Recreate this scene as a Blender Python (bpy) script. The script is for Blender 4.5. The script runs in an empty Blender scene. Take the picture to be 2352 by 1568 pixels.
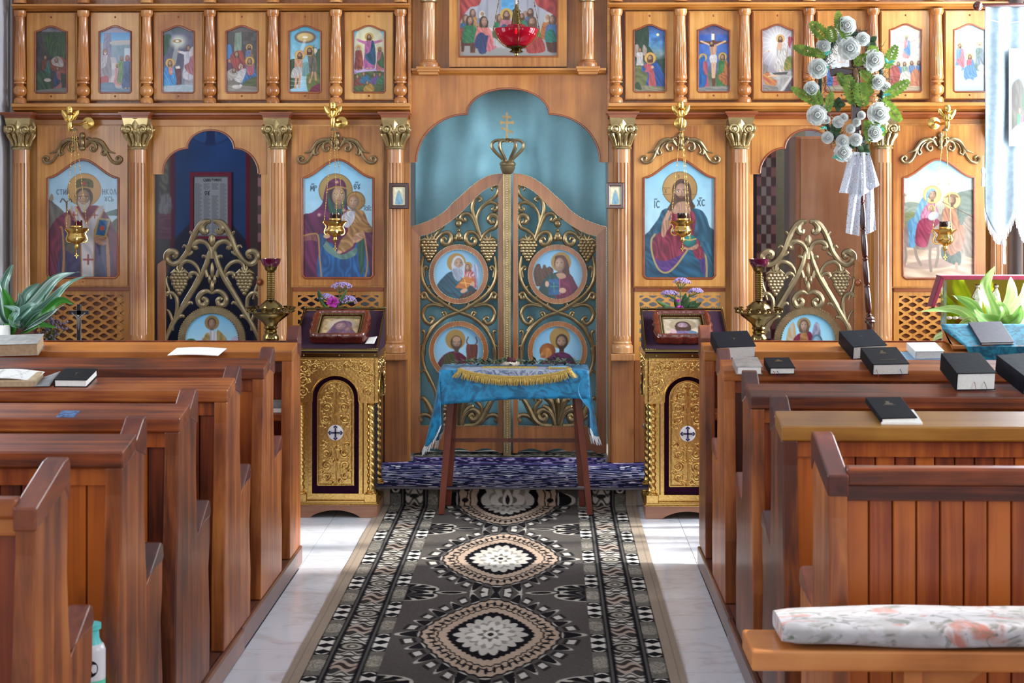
import bpy, bmesh, math, random
import numpy as np
from mathutils import Vector, Matrix

random.seed(7)
rng = np.random.default_rng(7)
scene = bpy.context.scene
COL = scene.collection

# ------------------------------------------------------------------ camera
FPX, CX, CY, CAM_H = 3800.0, 1176.0, 459.0, 1.515
YAW = math.atan(82.0 / FPX)
cam_d = bpy.data.cameras.new('camera')
cam = bpy.data.objects.new('camera', cam_d)
COL.objects.link(cam)
cam.location = (0, 0, CAM_H)
cam.rotation_euler = (math.pi / 2, 0, YAW)
cam_d.sensor_width = 36.0
cam_d.lens = FPX / 2352.0 * 36.0
cam_d.shift_y = -(784.0 - CY) / 2352.0
cam_d.clip_start = 0.05
cam_d.dof.use_dof = True
cam_d.dof.focus_distance = 8.4
cam_d.dof.aperture_fstop = 10.0
scene.camera = cam

# ------------------------------------------------------------------ world, sun, window light
world = bpy.data.worlds.new('world')
scene.world = world
world.use_nodes = True
bg = world.node_tree.nodes['Background']
bg.inputs[0].default_value = (0.72, 0.84, 1.0, 1)
bg.inputs[1].default_value = 1.0

scene.view_settings.view_transform = 'Standard'
scene.view_settings.look = 'None'
scene.view_settings.gamma = 1.0
scene.view_settings.use_curve_mapping = False
scene.view_settings.exposure = 0.32

WALL_L, WALL_R, WALL_REAR, WALL_ALTAR, CEIL = -2.93, 2.50, -2.2, 11.6, 3.9
WIN_L = [(0.2, 1.4, 1.0, 3.0), (3.0, 4.2, 1.0, 3.0), (6.0, 7.2, 1.0, 3.0)]       # y0, y1, z0, z1
WIN_R = [(0.2, 1.4, 1.0, 3.0), (3.0, 4.2, 1.0, 3.0), (6.95, 7.95, 1.0, 3.0), (8.15, 8.72, 0.9, 3.0)]  # last opening is unseen, added to brighten the screen's right end
WIN_REAR = (-1.6, 1.2, 0.3, 3.2)                                                # x0, x1, z0, z1
WIN_ALTAR = (9.35, 10.35, 1.0, 2.8)  # unseen opening, put in both walls to brighten the sanctuary

def area(name, loc, rot, sx, sy, power, col):
    d = bpy.data.lights.new(name, 'AREA')
    d.shape = 'RECTANGLE'; d.size = sx; d.size_y = sy
    d.energy = power; d.color = col
    o = bpy.data.objects.new(name, d); COL.objects.link(o)
    o.location = loc; o.rotation_euler = rot
    return o

DAY = (0.86, 0.93, 1.0)
H = math.pi / 2
PW_L = [30, 45, 50]
PW_R = [30, 45, 135, 52]
for (y0, y1, z0, z1), p in zip(WIN_L, PW_L):
    area('window_daylight', (WALL_L - 0.1, (y0 + y1) / 2, (z0 + z1) / 2), (0, -H, 0), z1 - z0, y1 - y0, p, DAY)
for (y0, y1, z0, z1), p in zip(WIN_R, PW_R):
    area('window_daylight', (WALL_R + 0.1, (y0 + y1) / 2, (z0 + z1) / 2), (0, H, 0), z1 - z0, y1 - y0, p, DAY)  # includes the lamp of the added window near the screen
area('door_daylight', ((WIN_REAR[0] + WIN_REAR[1]) / 2, WALL_REAR - 0.1, (WIN_REAR[2] + WIN_REAR[3]) / 2), (H, 0, 0), 2.8, 2.9, 48, (1.0, 0.97, 0.93))
for sx_, xw in ((1, WALL_R + 0.1), (-1, WALL_L - 0.1)): area('altar_fill_light', (xw, 9.85, 1.9), (0, sx_ * H, 0), 1.8, 1.0, 20 + 12 * sx_, DAY)  # fill lamps added at the unseen altar openings, brightening mural, notice and cupboard
sun_d = bpy.data.lights.new('sun', 'SUN')
sun_d.energy = 5.0; sun_d.angle = math.radians(2.5); sun_d.color = (1.0, 0.97, 0.92)
sun = bpy.data.objects.new('sun', sun_d); COL.objects.link(sun)
_sd = Vector((-0.80, -0.06, -0.62))
sun.rotation_euler = _sd.to_track_quat('-Z', 'Y').to_euler()
sun.location = (6, 8, 6)

# ------------------------------------------------------------------ geometry helpers
def ray(px, py):
    u = (px - CX) / FPX; v = -(py - CY) / FPX
    c, s = math.cos(YAW), math.sin(YAW)
    return Vector((u * c - s, u * s + c, v))
def P(px, py, Y):
    """world point seen at a picture position, on the plane at depth Y"""
    r = ray(px, py); t = Y / r.y
    return Vector((0, 0, CAM_H)) + r * t
def PX(px, Y): return P(px, CY, Y).x
def PZ(py, Y): return CAM_H + (CY - py) * Y / FPX
def PF(px, py, z=0.0):
    """world point at a picture position on the level plane z"""
    r = ray(px, py); t = (z - CAM_H) / r.z
    return Vector((0, 0, CAM_H)) + r * t

def lin(c):
    c = np.asarray(c, dtype=float)
    return np.where(c <= 0.04045, c / 12.92, ((c + 0.055) / 1.055) ** 2.4)
def S(h):
    h = h.lstrip('#')
    v = [int(h[i:i + 2], 16) / 255 for i in (0, 2, 4)]
    return tuple(float(x) for x in lin(v))
def hx(h):
    h = h.lstrip('#')
    return np.array([int(h[i:i + 2], 16) / 255 for i in (0, 2, 4)])

def spline(pts, n=8, closed=False):
    """Catmull-Rom through pts (any dimension)"""
    p = np.array(pts, float)
    if len(p) < 3 and not closed:
        return [tuple(p[0] + (p[-1] - p[0]) * i / n) for i in range(n + 1)]
    out = []
    m = len(p)
    rngi = range(m if closed else m - 1)
    for i in rngi:
        p0 = p[(i - 1) % m] if (closed or i > 0) else 2 * p[0] - p[1]
        p1 = p[i]; p2 = p[(i + 1) % m]
        p3 = p[(i + 2) % m] if (closed or i + 2 < m) else 2 * p[-1] - p[-2]
        for k in range(n):
            t = k / n
            out.append(tuple(0.5 * ((2 * p1) + (-p0 + p2) * t + (2 * p0 - 5 * p1 + 4 * p2 - p3) * t * t + (-p0 + 3 * p1 - 3 * p2 + p3) * t ** 3)))
    if not closed: out.append(tuple(p[-1]))
    return out

WL = {}
def wl(o): return WL.get(o.name, Vector((0, 0, 0))) if o else Vector((0, 0, 0))

class MB:
    """collects shapes and links them as one mesh object"""
    def __init__(s): s.v = []; s.f = []; s.sm = []
    def add(s, vs, fs, sm=False):
        b = len(s.v); s.v += [tuple(p) for p in vs]
        s.f += [tuple(b + i for i in f) for f in fs]; s.sm += [sm] * len(fs); return s
    def box(s, x0, x1, y0, y1, z0, z1):
        return s.add([(x0, y0, z0), (x1, y0, z0), (x1, y1, z0), (x0, y1, z0), (x0, y0, z1), (x1, y0, z1), (x1, y1, z1), (x0, y1, z1)],
                     [(3, 2, 1, 0), (4, 5, 6, 7), (0, 1, 5, 4), (1, 2, 6, 5), (2, 3, 7, 6), (3, 0, 4, 7)])
    def obox(s, c, ax, ay, az):
        """box with centre c and half-axis vectors"""
        c, ax, ay, az = map(Vector, (c, ax, ay, az))
        vs = [c + i * ax + j * ay + k * az for k in (-1, 1) for (i, j) in ((-1, -1), (1, -1), (1, 1), (-1, 1))]
        return s.add(vs, [(3, 2, 1, 0), (4, 5, 6, 7), (0, 1, 5, 4), (1, 2, 6, 5), (2, 3, 7, 6), (3, 0, 4, 7)])
    def lathe(s, prof, seg=20, c=(0, 0, 0), mod=None, M=None, sm=True, sq=None):
        """profile [(r, z)] turned about Z; mod(phi, i) scales the radius"""
        vs = []; n = len(prof)
        for i, (r, z) in enumerate(prof):
            for k in range(seg):
                a = 2 * math.pi * k / seg
                rr = r * (mod(a, i) if mod else 1)
                p = Vector((rr * math.cos(a), rr * math.sin(a), z))
                if M: p = M @ p
                vs.append((p.x + c[0], p.y + c[1], p.z + c[2]))
        fs = []
        for i in range(n - 1):
            for k in range(seg):
                fs.append((i * seg + k, i * seg + (k + 1) % seg, (i + 1) * seg + (k + 1) % seg, (i + 1) * seg + k))
        fs.append(tuple(range(seg - 1, -1, -1))); fs.append(tuple((n - 1) * seg + k for k in range(seg)))
        return s.add(vs, fs, sm)
    def tube(s, pts, r, seg=6, flat=1.0, up=(0, 1, 0), caps=True, sm=True):
        """sweep along pts; r a number or list; flat = size along 'up' relative to r"""
        n = len(pts); P_ = [Vector(p) for p in pts]; U = Vector(up)
        rs = [r] * n if not hasattr(r, '__len__') else list(np.interp(np.linspace(0, 1, n), np.linspace(0, 1, len(r)), r))
        vs = []
        for i in range(n):
            t = (P_[min(i + 1, n - 1)] - P_[max(i - 1, 0)])
            if t.length < 1e-9: t = Vector((0, 0, 1))
            t.normalize()
            sd = t.cross(U)
            if sd.length < 1e-4: sd = t.cross(Vector((1, 0.1, 0)))
            sd.normalize(); u2 = sd.cross(t).normalized()
            for k in range(seg):
                a = 2 * math.pi * k / seg
                vs.append(P_[i] + sd * (rs[i] * math.cos(a)) + u2 * (rs[i] * flat * math.sin(a)))
        fs = []
        for i in range(n - 1):
            for k in range(seg):
                fs.append((i * seg + k, i * seg + (k + 1) % seg, (i + 1) * seg + (k + 1) % seg, (i + 1) * seg + k))
        if caps:
            fs.append(tuple(range(seg - 1, -1, -1))); fs.append(tuple((n - 1) * seg + k for k in range(seg)))
        return s.add(vs, fs, sm)
    def ball(s, c, r, seg=10, rings=6, sc=(1, 1, 1)):
        vs = [(c[0], c[1], c[2] - r * sc[2])]
        for i in range(1, rings):
            a = math.pi * i / rings - math.pi / 2
            for k in range(seg):
                b = 2 * math.pi * k / seg
                vs.append((c[0] + r * sc[0] * math.cos(a) * math.cos(b), c[1] + r * sc[1] * math.cos(a) * math.sin(b), c[2] + r * sc[2] * math.sin(a)))
        vs.append((c[0], c[1], c[2] + r * sc[2]))
        fs = [(0, 1 + (k + 1) % seg, 1 + k) for k in range(seg)]
        for i in range(rings - 2):
            for k in range(seg):
                fs.append((1 + i * seg + k, 1 + i * seg + (k + 1) % seg, 1 + (i + 1) * seg + (k + 1) % seg, 1 + (i + 1) * seg + k))
        t = len(vs) - 1; b0 = 1 + (rings - 2) * seg
        fs += [(t, b0 + k, b0 + (k + 1) % seg) for k in range(seg)]
        return s.add(vs, fs, True)
    def prism(s, poly, a0, a1, axis='Y', sm=False):
        """convex-ish polygon: axis Y -> poly (x, z); axis X -> poly (y, z); axis Z -> poly (x, y)"""
        def m(p, a): return {'Y': (p[0], a, p[1]), 'X': (a, p[0], p[1]), 'Z': (p[0], p[1], a)}[axis]
        n = len(poly); vs = [m(p, a0) for p in poly] + [m(p, a1) for p in poly]
        fs = [tuple(range(n - 1, -1, -1)), tuple(range(n, 2 * n))] + [(i, (i + 1) % n, n + (i + 1) % n, n + i) for i in range(n)]
        return s.add(vs, fs, sm)
    def strip(s, A, B, y0, y1, closed=False):
        """solid band between polylines A and B (x, z), from depth y0 (front) to y1"""
        n = len(A)
        vs = [(p[0], y0, p[1]) for p in A] + [(p[0], y0, p[1]) for p in B] + [(p[0], y1, p[1]) for p in A] + [(p[0], y1, p[1]) for p in B]
        fs = []
        for i in range(n if closed else n - 1):
            j = (i + 1) % n
            fs += [(i, j, n + j, n + i), (2 * n + j, 2 * n + i, 3 * n + i, 3 * n + j), (i, 2 * n + i, 2 * n + j, j), (n + i, n + j, 3 * n + j, 3 * n + i)]
        if not closed:
            fs += [(0, n, 3 * n, 2 * n), (n - 1, 3 * n - 1, 4 * n - 1, 2 * n - 1)]
        return s.add(vs, fs)
    def grid(s, fn, nu, nv, sm=True, back=None):
        vs = [fn(i / nu, j / nv) for j in range(nv + 1) for i in range(nu + 1)]
        fs = [(j * (nu + 1) + i, j * (nu + 1) + i + 1, (j + 1) * (nu + 1) + i + 1, (j + 1) * (nu + 1) + i) for j in range(nv) for i in range(nu)]
        return s.add(vs, fs, sm)
    def mesh(s, name, off=(0, 0, 0)):
        me = bpy.data.meshes.new(name)
        o = Vector(off)
        me.from_pydata([tuple(Vector(p) - o) for p in s.v], [], s.f)
        me.polygons.foreach_set('use_smooth', s.sm)
        bm = bmesh.new(); bm.from_mesh(me); bmesh.ops.recalc_face_normals(bm, faces=bm.faces); bm.to_mesh(me); bm.free()
        me.update()
        if any(s.sm): me.set_sharp_from_angle(angle=math.radians(42))
        return me
    def build(s, name, mat, parent=None, local=False, bevel=0, loc=None, solid=0, sub=0):
        off = Vector((0, 0, 0))
        if parent is not None and not local: off = wl(parent)
        elif parent is None and loc is not None and not local: off = Vector(loc)
        me = s.mesh(name, off)
        me.materials.append(mat)
        o = bpy.data.objects.new(name, me); COL.objects.link(o)
        if parent is not None:
            o.parent = parent; WL[o.name] = wl(parent)
        elif loc is not None:
            o.location = loc; WL[o.name] = Vector(loc)
        if solid:
            m = o.modifiers.new('solid', 'SOLIDIFY'); m.thickness = solid; m.offset = 0
        if sub:
            m = o.modifiers.new('sub', 'SUBSURF'); m.levels = sub; m.render_levels = sub
        if bevel:
            m = o.modifiers.new('bevel', 'BEVEL'); m.width = bevel; m.segments = 2; m.limit_method = 'ANGLE'; m.angle_limit = math.radians(40)
        return o

def tag(o, label=None, cat=None, group=None, kind=None):
    if label: o['label'] = label
    if cat: o['category'] = cat
    if group: o['group'] = group
    if kind: o['kind'] = kind
    return o
def thing(name, label, cat, loc=(0, 0, 0), group=None, rotz=0):
    o = bpy.data.objects.new(name, None); COL.objects.link(o)
    o.empty_display_size = 0.1; o.location = loc; o.rotation_euler = (0, 0, rotz)
    WL[o.name] = Vector(loc)
    return tag(o, label, cat, group)
def copy_tree(o, parent=None):
    c = o.copy(); COL.objects.link(c)
    if parent is not None: c.parent = parent
    for ch in list(o.children): copy_tree(ch, c)
    return c
def ring_pts(inner, x0, x1, z0, z1):
    """inner loop plus matching loop on the surrounding rectangle"""
    cx = sum(p[0] for p in inner) / len(inner); cz = sum(p[1] for p in inner) / len(inner)
    pts = list(inner)
    for (qx, qz) in ((x0, z0), (x1, z0), (x1, z1), (x0, z1)):
        best = None
        for i in range(len(inner)):
            a, b = inner[i], inner[(i + 1) % len(inner)]
            dx, dz = qx - cx, qz - cz; ex, ez = b[0] - a[0], b[1] - a[1]
            den = dx * ez - dz * ex
            if abs(den) < 1e-12: continue
            t = ((a[0] - cx) * ez - (a[1] - cz) * ex) / den
            w = ((a[0] - cx) * dz - (a[1] - cz) * dx) / den
            if t > 0 and -1e-9 <= w <= 1 + 1e-9: best = (cx + t * dx, cz + t * dz); break
        if best: pts.append(best)
    pts.sort(key=lambda p: math.atan2(p[1] - cz, p[0] - cx))
    q = [pts[0]]
    for p in pts[1:]:
        if abs(p[0] - q[-1][0]) + abs(p[1] - q[-1][1]) > 1e-7: q.append(p)
    out = []
    for p in q:
        dx, dz = p[0] - cx, p[1] - cz
        t = min(((x1 - cx) / dx if dx > 0 else (x0 - cx) / dx) if abs(dx) > 1e-9 else 1e9, ((z1 - cz) / dz if dz > 0 else (z0 - cz) / dz) if abs(dz) > 1e-9 else 1e9)
        out.append((cx + dx * t, cz + dz * t))
    return q, out

# ------------------------------------------------------------------ materials
def newmat(name):
    m = bpy.data.materials.new(name); m.use_nodes = True
    return m, m.node_tree, m.node_tree.nodes['Principled BSDF']
def setp(b, rough=0.5, metal=0.0, coat=0.0, sheen=0.0, spec=None, trans=0.0, coat_rough=0.12):
    b.inputs['Roughness'].default_value = rough; b.inputs['Metallic'].default_value = metal
    b.inputs['Coat Weight'].default_value = coat; b.inputs['Coat Roughness'].default_value = coat_rough
    b.inputs['Sheen Weight'].default_value = sheen
    b.inputs['Transmission Weight'].default_value = trans
    if spec is not None: b.inputs['Specular IOR Level'].default_value = spec
def plain(name, c, rough=0.5, metal=0.0, noise=0.12, scale=30, bump=0.0, **kw):
    """one colour with fine procedural variation"""
    m, nt, b = newmat(name); setp(b, rough, metal, **kw)
    tc = nt.nodes.new('ShaderNodeTexCoord'); n = nt.nodes.new('ShaderNodeTexNoise')
    n.inputs['Scale'].default_value = scale; n.inputs['Detail'].default_value = 4
    nt.links.new(tc.outputs['Object'], n.inputs['Vector'])
    r = nt.nodes.new('ShaderNodeValToRGB')
    c = np.array(c)
    r.color_ramp.elements[0].position = 0.3; r.color_ramp.elements[1].position = 0.7
    r.color_ramp.elements[0].color = (*np.clip(c * (1 - noise), 0, 1), 1)
    r.color_ramp.elements[1].color = (*np.clip(c * (1 + noise), 0, 1), 1)
    nt.links.new(n.outputs['Fac'], r.inputs['Fac']); nt.links.new(r.outputs['Color'], b.inputs['Base Color'])
    if bump:
        bp = nt.nodes.new('ShaderNodeBump'); bp.inputs['Strength'].default_value = bump; bp.inputs['Distance'].default_value = 0.004
        nt.links.new(n.outputs['Fac'], bp.inputs['Height']); nt.links.new(bp.outputs['Normal'], b.inputs['Normal'])
    return m
def wood(name, dark, mid, light, axis='Z', fine=60, rough=0.32, coat=0.35, rnd=0.25, knots=0.0, streak=1.0):
    m, nt, b = newmat(name); setp(b, rough, 0, coat)
    L = nt.links.new
    tc = nt.nodes.new('ShaderNodeTexCoord'); mp = nt.nodes.new('ShaderNodeMapping')
    oi = nt.nodes.new('ShaderNodeObjectInfo')
    ad = nt.nodes.new('ShaderNodeVectorMath'); ad.operation = 'MULTIPLY_ADD'
    cb = nt.nodes.new('ShaderNodeCombineXYZ')
    for k in range(3): L(oi.outputs['Random'], cb.inputs[k])
    ad.inputs[1].default_value = (13.0, 7.0, 11.0)
    L(cb.outputs[0], ad.inputs[0]); L(tc.outputs['Object'], ad.inputs[2])
    sc = {'X': (1.6, fine, fine), 'Y': (fine, 1.6, fine), 'Z': (fine, fine, 1.6)}[axis]
    mp.inputs['Scale'].default_value = sc
    L(ad.outputs[0], mp.inputs['Vector'])
    n1 = nt.nodes.new('ShaderNodeTexNoise'); n1.inputs['Scale'].default_value = 1.0; n1.inputs['Detail'].default_value = 5; n1.inputs['Roughness'].default_value = 0.62
    n1.inputs['Distortion'].default_value = 0.6
    L(mp.outputs[0], n1.inputs['Vector'])
    n2 = nt.nodes.new('ShaderNodeTexNoise'); n2.inputs['Scale'].default_value = 3.2; n2.inputs['Detail'].default_value = 3
    L(ad.outputs[0], n2.inputs['Vector'])
    mx = nt.nodes.new('ShaderNodeMath'); mx.operation = 'MULTIPLY_ADD'; mx.inputs[1].default_value = 0.45 * streak
    sb = nt.nodes.new('ShaderNodeMath'); sb.operation = 'MULTIPLY_ADD'; sb.inputs[1].default_value = 0.55; sb.inputs[2].default_value = 0.5 - 0.225 * streak - 0.275
    L(n2.outputs['Fac'], sb.inputs[0]); L(n1.outputs['Fac'], mx.inputs[0]); L(sb.outputs[0], mx.inputs[2])
    mr = nt.nodes.new('ShaderNodeMath'); mr.operation = 'MULTIPLY_ADD'; mr.inputs[1].default_value = rnd; 
    sr = nt.nodes.new('ShaderNodeMath'); sr.operation = 'SUBTRACT'; sr.inputs[1].default_value = 0.5
    L(oi.outputs['Random'], sr.inputs[0]); L(sr.outputs[0], mr.inputs[0]); L(mx.outputs[0], mr.inputs[2])
    r = nt.nodes.new('ShaderNodeValToRGB')
    e = r.color_ramp.elements
    e[0].position = 0.31; e[0].color = (*dark, 1); e[1].position = 0.69; e[1].color = (*light, 1)
    k = e.new(0.5); k.color = (*mid, 1)
    L(mr.outputs[0], r.inputs['Fac'])
    out = r.outputs['Color']
    if knots:
        mk = nt.nodes.new('ShaderNodeMapping'); s2 = {'X': (2.2, 7, 7), 'Y': (7, 2.2, 7), 'Z': (7, 7, 2.2)}[axis]; mk.inputs['Scale'].default_value = s2
        L(ad.outputs[0], mk.inputs['Vector'])
        vo = nt.nodes.new('ShaderNodeTexVoronoi'); vo.inputs['Scale'].default_value = 1.0; L(mk.outputs[0], vo.inputs['Vector'])
        rk = nt.nodes.new('ShaderNodeValToRGB'); rk.color_ramp.elements[0].position = 0.03; rk.color_ramp.elements[1].position = 0.13
        rk.color_ramp.elements[0].color = (knots, knots, knots, 1); rk.color_ramp.elements[1].color = (0, 0, 0, 1)
        L(vo.outputs['Distance'], rk.inputs['Fac'])
        mm = nt.nodes.new('ShaderNodeMix'); mm.data_type = 'RGBA'; mm.inputs['B'].default_value = (*[d * 0.3 for d in dark], 1)
        L(rk.outputs['Color'], mm.inputs['Factor']); L(out, mm.inputs['A']); out = mm.outputs['Result']
    L(out, b.inputs['Base Color'])
    bp = nt.nodes.new('ShaderNodeBump'); bp.inputs['Strength'].default_value = 0.06; bp.inputs['Distance'].default_value = 0.002
    L(n1.outputs['Fac'], bp.inputs['Height']); L(bp.outputs['Normal'], b.inputs['Normal'])
    return m
def painted_mat(name, rough=0.4, coat=0.15, sheen=0.0, bump=0.0, bscale=200, spec=None):
    m, nt, b = newmat(name); setp(b, rough, 0, coat, sheen, spec)
    a = nt.nodes.new('ShaderNodeAttribute'); a.attribute_name = 'Col'
    nt.links.new(a.outputs['Color'], b.inputs['Base Color'])
    if bump:
        tc = nt.nodes.new('ShaderNodeTexCoord'); n = nt.nodes.new('ShaderNodeTexNoise'); n.inputs['Scale'].default_value = bscale
        nt.links.new(tc.outputs['Object'], n.inputs['Vector'])
        bp = nt.nodes.new('ShaderNodeBump'); bp.inputs['Strength'].default_value = bump; bp.inputs['Distance'].default_value = 0.003
        nt.links.new(n.outputs['Fac'], bp.inputs['Height']); nt.links.new(bp.outputs['Normal'], b.inputs['Normal'])
    return m
def glass(name, c, rough=0.05, alpha=1.0, trans=0.85):
    m, nt, b = newmat(name); setp(b, rough, 0, 0, trans=trans)
    b.inputs['Base Color'].default_value = (*c, 1); b.inputs['IOR'].default_value = 1.35
    return m

M = {}
M['ico'] = wood('golden varnished pine', S('955620'), S('c18238'), S('dca65c'), 'Z', 55, 0.33, 0.3, 0.22)
M['icoh'] = wood('golden varnished pine rails', S('8a4e1e'), S('b97834'), S('d39a50'), 'X', 55, 0.33, 0.3, 0.1)
M['icod'] = wood('brown stained pine', S('6a3a1b'), S('94592b'), S('b27339'), 'Z', 50, 0.36, 0.25, 0.15)
M['icoburl'] = wood('figured veneer', S('8a5022'), S('b3702f'), S('c98a45'), 'Z', 22, 0.36, 0.25, 0.0, streak=1.3)
M['edge'] = wood('red brown edge moulding', S('6b2f17'), S('8d4722'), S('a55c30'), 'X', 30, 0.3, 0.4, 0.0)
M['turned'] = wood('turned varnished pine', S('985726'), S('bd7a3e'), S('d39a58'), 'Z', 60, 0.25, 0.55, 0.15)
M['shaft'] = wood('pinkish pine column', S('8b5028'), S('b57a46'), S('d09c66'), 'Z', 45, 0.28, 0.5, 0.12)
M['pew'] = wood('red brown pew board', S('451807'), S('873912'), S('b55e1e'), 'Z', 36, 0.4, 0.12, 0.4, knots=0.85, streak=1.3)
M['pewx'] = wood('red brown pew rail', S('42190a'), S('833c15'), S('b4682a'), 'X', 42, 0.36, 0.15, 0.22, knots=0.8, streak=1.5)
M['pewend'] = wood('worn orange pew end', S('4c1e07'), S('8c4616'), S('b86c2e'), 'Z', 24, 0.4, 0.12, 0.3, knots=0.95, streak=1.5)
M['pewcap'] = wood('dark worn pew cap', S('3a140a'), S('5c2412'), S('854424'), 'Y', 28, 0.34, 0.2, 0.2)
M['pewgold'] = wood('yellow worn pew ledge', S('5e3412'), S('93601f'), S('b07f33'), 'X', 24, 0.36, 0.3, 0.0, knots=0.6)
M['pewamber'] = wood('amber pine pew ledge', S('7c421a'), S('b06a2c'), S('cc8844'), 'X', 26, 0.3, 0.4, 0.0)
M['platform'] = wood('dark painted platform board', S('4a2a22'), S('6c4234'), S('8a5f4e'), 'Y', 20, 0.35, 0.3, 0.2)
M['brass'] = plain('polished brass', S('7f6c42'), 0.17, 1.0, 0.06, 20)
M['gold'] = plain('bright gilt metal', S('d6b068'), 0.27, 1.0, 0.15, 90, 0.2)
M['antique'] = plain('antique bronze paint', S('988766'), 0.3, 0.75, 0.18, 25)
M['palebrass'] = plain('pale gilt capital', S('bda877'), 0.26, 0.8, 0.15, 25)
M['antiqued'] = plain('old gold carving', S('94805c'), 0.3, 0.75, 0.25, 30)
M['darkwood'] = wood('dark mahogany', S('1f0a06'), S('3a150d'), S('54241a'), 'Z', 30, 0.2, 0.6, 0.0)
M['mahog'] = wood('red mahogany frame', S('3d120b'), S('5e2113'), S('7b3521'), 'X', 25, 0.2, 0.6, 0.0)
M['plaster'] = plain('pale grey plaster', S('c6c6ca'), 0.85, 0, 0.04, 4, 0.05)
M['paint'] = painted_mat('oil painting', 0.35, 0.25)
M['cloth_paint'] = painted_mat('woven carpet', 1.0, 0.0, 0.0, 0.35, 400, spec=.05)
M['black'] = plain('black leatherette', S('121318'), 0.6, 0, 0.25, 60, 0.15, spec=.12)
M['page'] = plain('paper pages', S('f2eee6'), 0.8, 0, 0.05, 120)
M['pagedirty'] = plain('worn yellow pages', S('b99f7d'), 0.8, 0, 0.15, 80)
# ------------------------------------------------------------------ room shell
def wall_x(name, x0, x1, ya, yb, holes, mat, label=None):
    mb = MB()
    ys = sorted({ya, yb, *[h[0] for h in holes], *[h[1] for h in holes]}); zs = sorted({0.0, CEIL, *[h[2] for h in holes], *[h[3] for h in holes]})
    for i in range(len(ys) - 1):
        for j in range(len(zs) - 1):
            cy, cz = (ys[i] + ys[i + 1]) / 2, (zs[j] + zs[j + 1]) / 2
            if any(h[0] < cy < h[1] and h[2] < cz < h[3] for h in holes): continue
            mb.box(x0, x1, ys[i], ys[i + 1], zs[j], zs[j + 1])
    o = mb.build(name, mat); o['kind'] = 'structure'; return o
wall_x('wall_left', WALL_L - 0.08, WALL_L, WALL_REAR, WALL_ALTAR, WIN_L + [WIN_ALTAR], M['plaster'])
wall_x('wall_right', WALL_R, WALL_R + 0.08, WALL_REAR, WALL_ALTAR, WIN_R + [WIN_ALTAR], M['plaster'])
MB().box(WALL_R + .3, WALL_R + .45, 8.08, 9.2, 0, 5.5).build('wall_sun_blocker', M['plaster'])['kind'] = 'structure'  # unseen slab added outside to keep sun out of the added window
mb = MB(); a, b_, c, d = WIN_REAR
mb.box(WALL_L, a, WALL_REAR - 0.08, WALL_REAR, 0, CEIL).box(b_, WALL_R, WALL_REAR - 0.08, WALL_REAR, 0, CEIL).box(a, b_, WALL_REAR - 0.08, WALL_REAR, d, CEIL).box(a, b_, WALL_REAR - 0.08, WALL_REAR, 0, c)
mb.build('wall_rear', M['plaster'])['kind'] = 'structure'
M['altarblue'] = plain('painted blue wall', S('1f4f8c'), 0.7, 0, 0.1, 6)
MB().box(WALL_L, WALL_R, WALL_ALTAR, WALL_ALTAR + 0.08, 0, CEIL).build('wall_altar', M['plaster'])['kind'] = 'structure'
MB().box(WALL_L - 0.08, WALL_R + 0.08, WALL_REAR - 0.08, WALL_ALTAR + 0.08, CEIL, CEIL + 0.08).build('ceiling', M['plaster'])['kind'] = 'structure'
M['winframe'] = plain('white painted window frame', S('d8d8d6'), 0.5, 0, 0.03, 10)
n = 0
for side, wins in ((WALL_L, WIN_L + [WIN_ALTAR]), (WALL_R, WIN_R + [WIN_ALTAR])):
    for (y0, y1, z0, z1) in wins:
        n += 1; mb = MB(); s0, s1 = side - 0.02, side + 0.02
        mb.box(s0, s1, y0, y0 + 0.05, z0, z1).box(s0, s1, y1 - 0.05, y1, z0, z1).box(s0, s1, y0, y1, z0, z0 + 0.05).box(s0, s1, y0, y1, z1 - 0.05, z1)
        mb.box(s0, s1, (y0 + y1) / 2 - 0.02, (y0 + y1) / 2 + 0.02, z0, z1)
        mb.build('window_%d' % n, M['winframe'])['kind'] = 'structure'  # frames also fill the added screen-side and altar openings

# floor with its tiles
M['grout'] = plain('grey grout', S('8a8d94'), 0.8, 0, 0.06, 30)
def tile_mat():
    m, nt, b = newmat('veined white floor tile'); setp(b, 0.22, 0, 0.25)
    L = nt.links.new
    tc = nt.nodes.new('ShaderNodeTexCoord'); oi = nt.nodes.new('ShaderNodeObjectInfo')
    ad = nt.nodes.new('ShaderNodeVectorMath'); ad.operation = 'MULTIPLY_ADD'; ad.inputs[1].default_value = (9, 5, 3)
    cb = nt.nodes.new('ShaderNodeCombineXYZ')
    for k in range(3): L(oi.outputs['Random'], cb.inputs[k])
    L(cb.outputs[0], ad.inputs[0]); L(tc.outputs['Object'], ad.inputs[2])
    mp = nt.nodes.new('ShaderNodeMapping'); mp.inputs['Scale'].default_value = (4, 6, 4); mp.inputs['Rotation'].default_value = (0, 0, 0.5); L(ad.outputs[0], mp.inputs[0])
    n = nt.nodes.new('ShaderNodeTexNoise'); n.inputs['Scale'].default_value = 1.3; n.inputs['Detail'].default_value = 7; n.inputs['Roughness'].default_value = 0.65; n.inputs['Distortion'].default_value = 1.2
    L(mp.outputs[0], n.inputs['Vector'])
    r = nt.nodes.new('ShaderNodeValToRGB'); e = r.color_ramp.elements
    e[0].position = 0.28; e[0].color = (*S('c6c4c8'), 1); e[1].position = 0.5; e[1].color = (*S('dfe3ea'), 1)
    L(n.outputs['Fac'], r.inputs['Fac']); L(r.outputs['Color'], b.inputs['Base Color'])
    return m
M['tile'] = tile_mat()
floor = MB().box(WALL_L, WALL_R, WALL_REAR, WALL_ALTAR, -0.1, -0.006).build('floor', M['grout']); floor['kind'] = 'structure'
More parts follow.
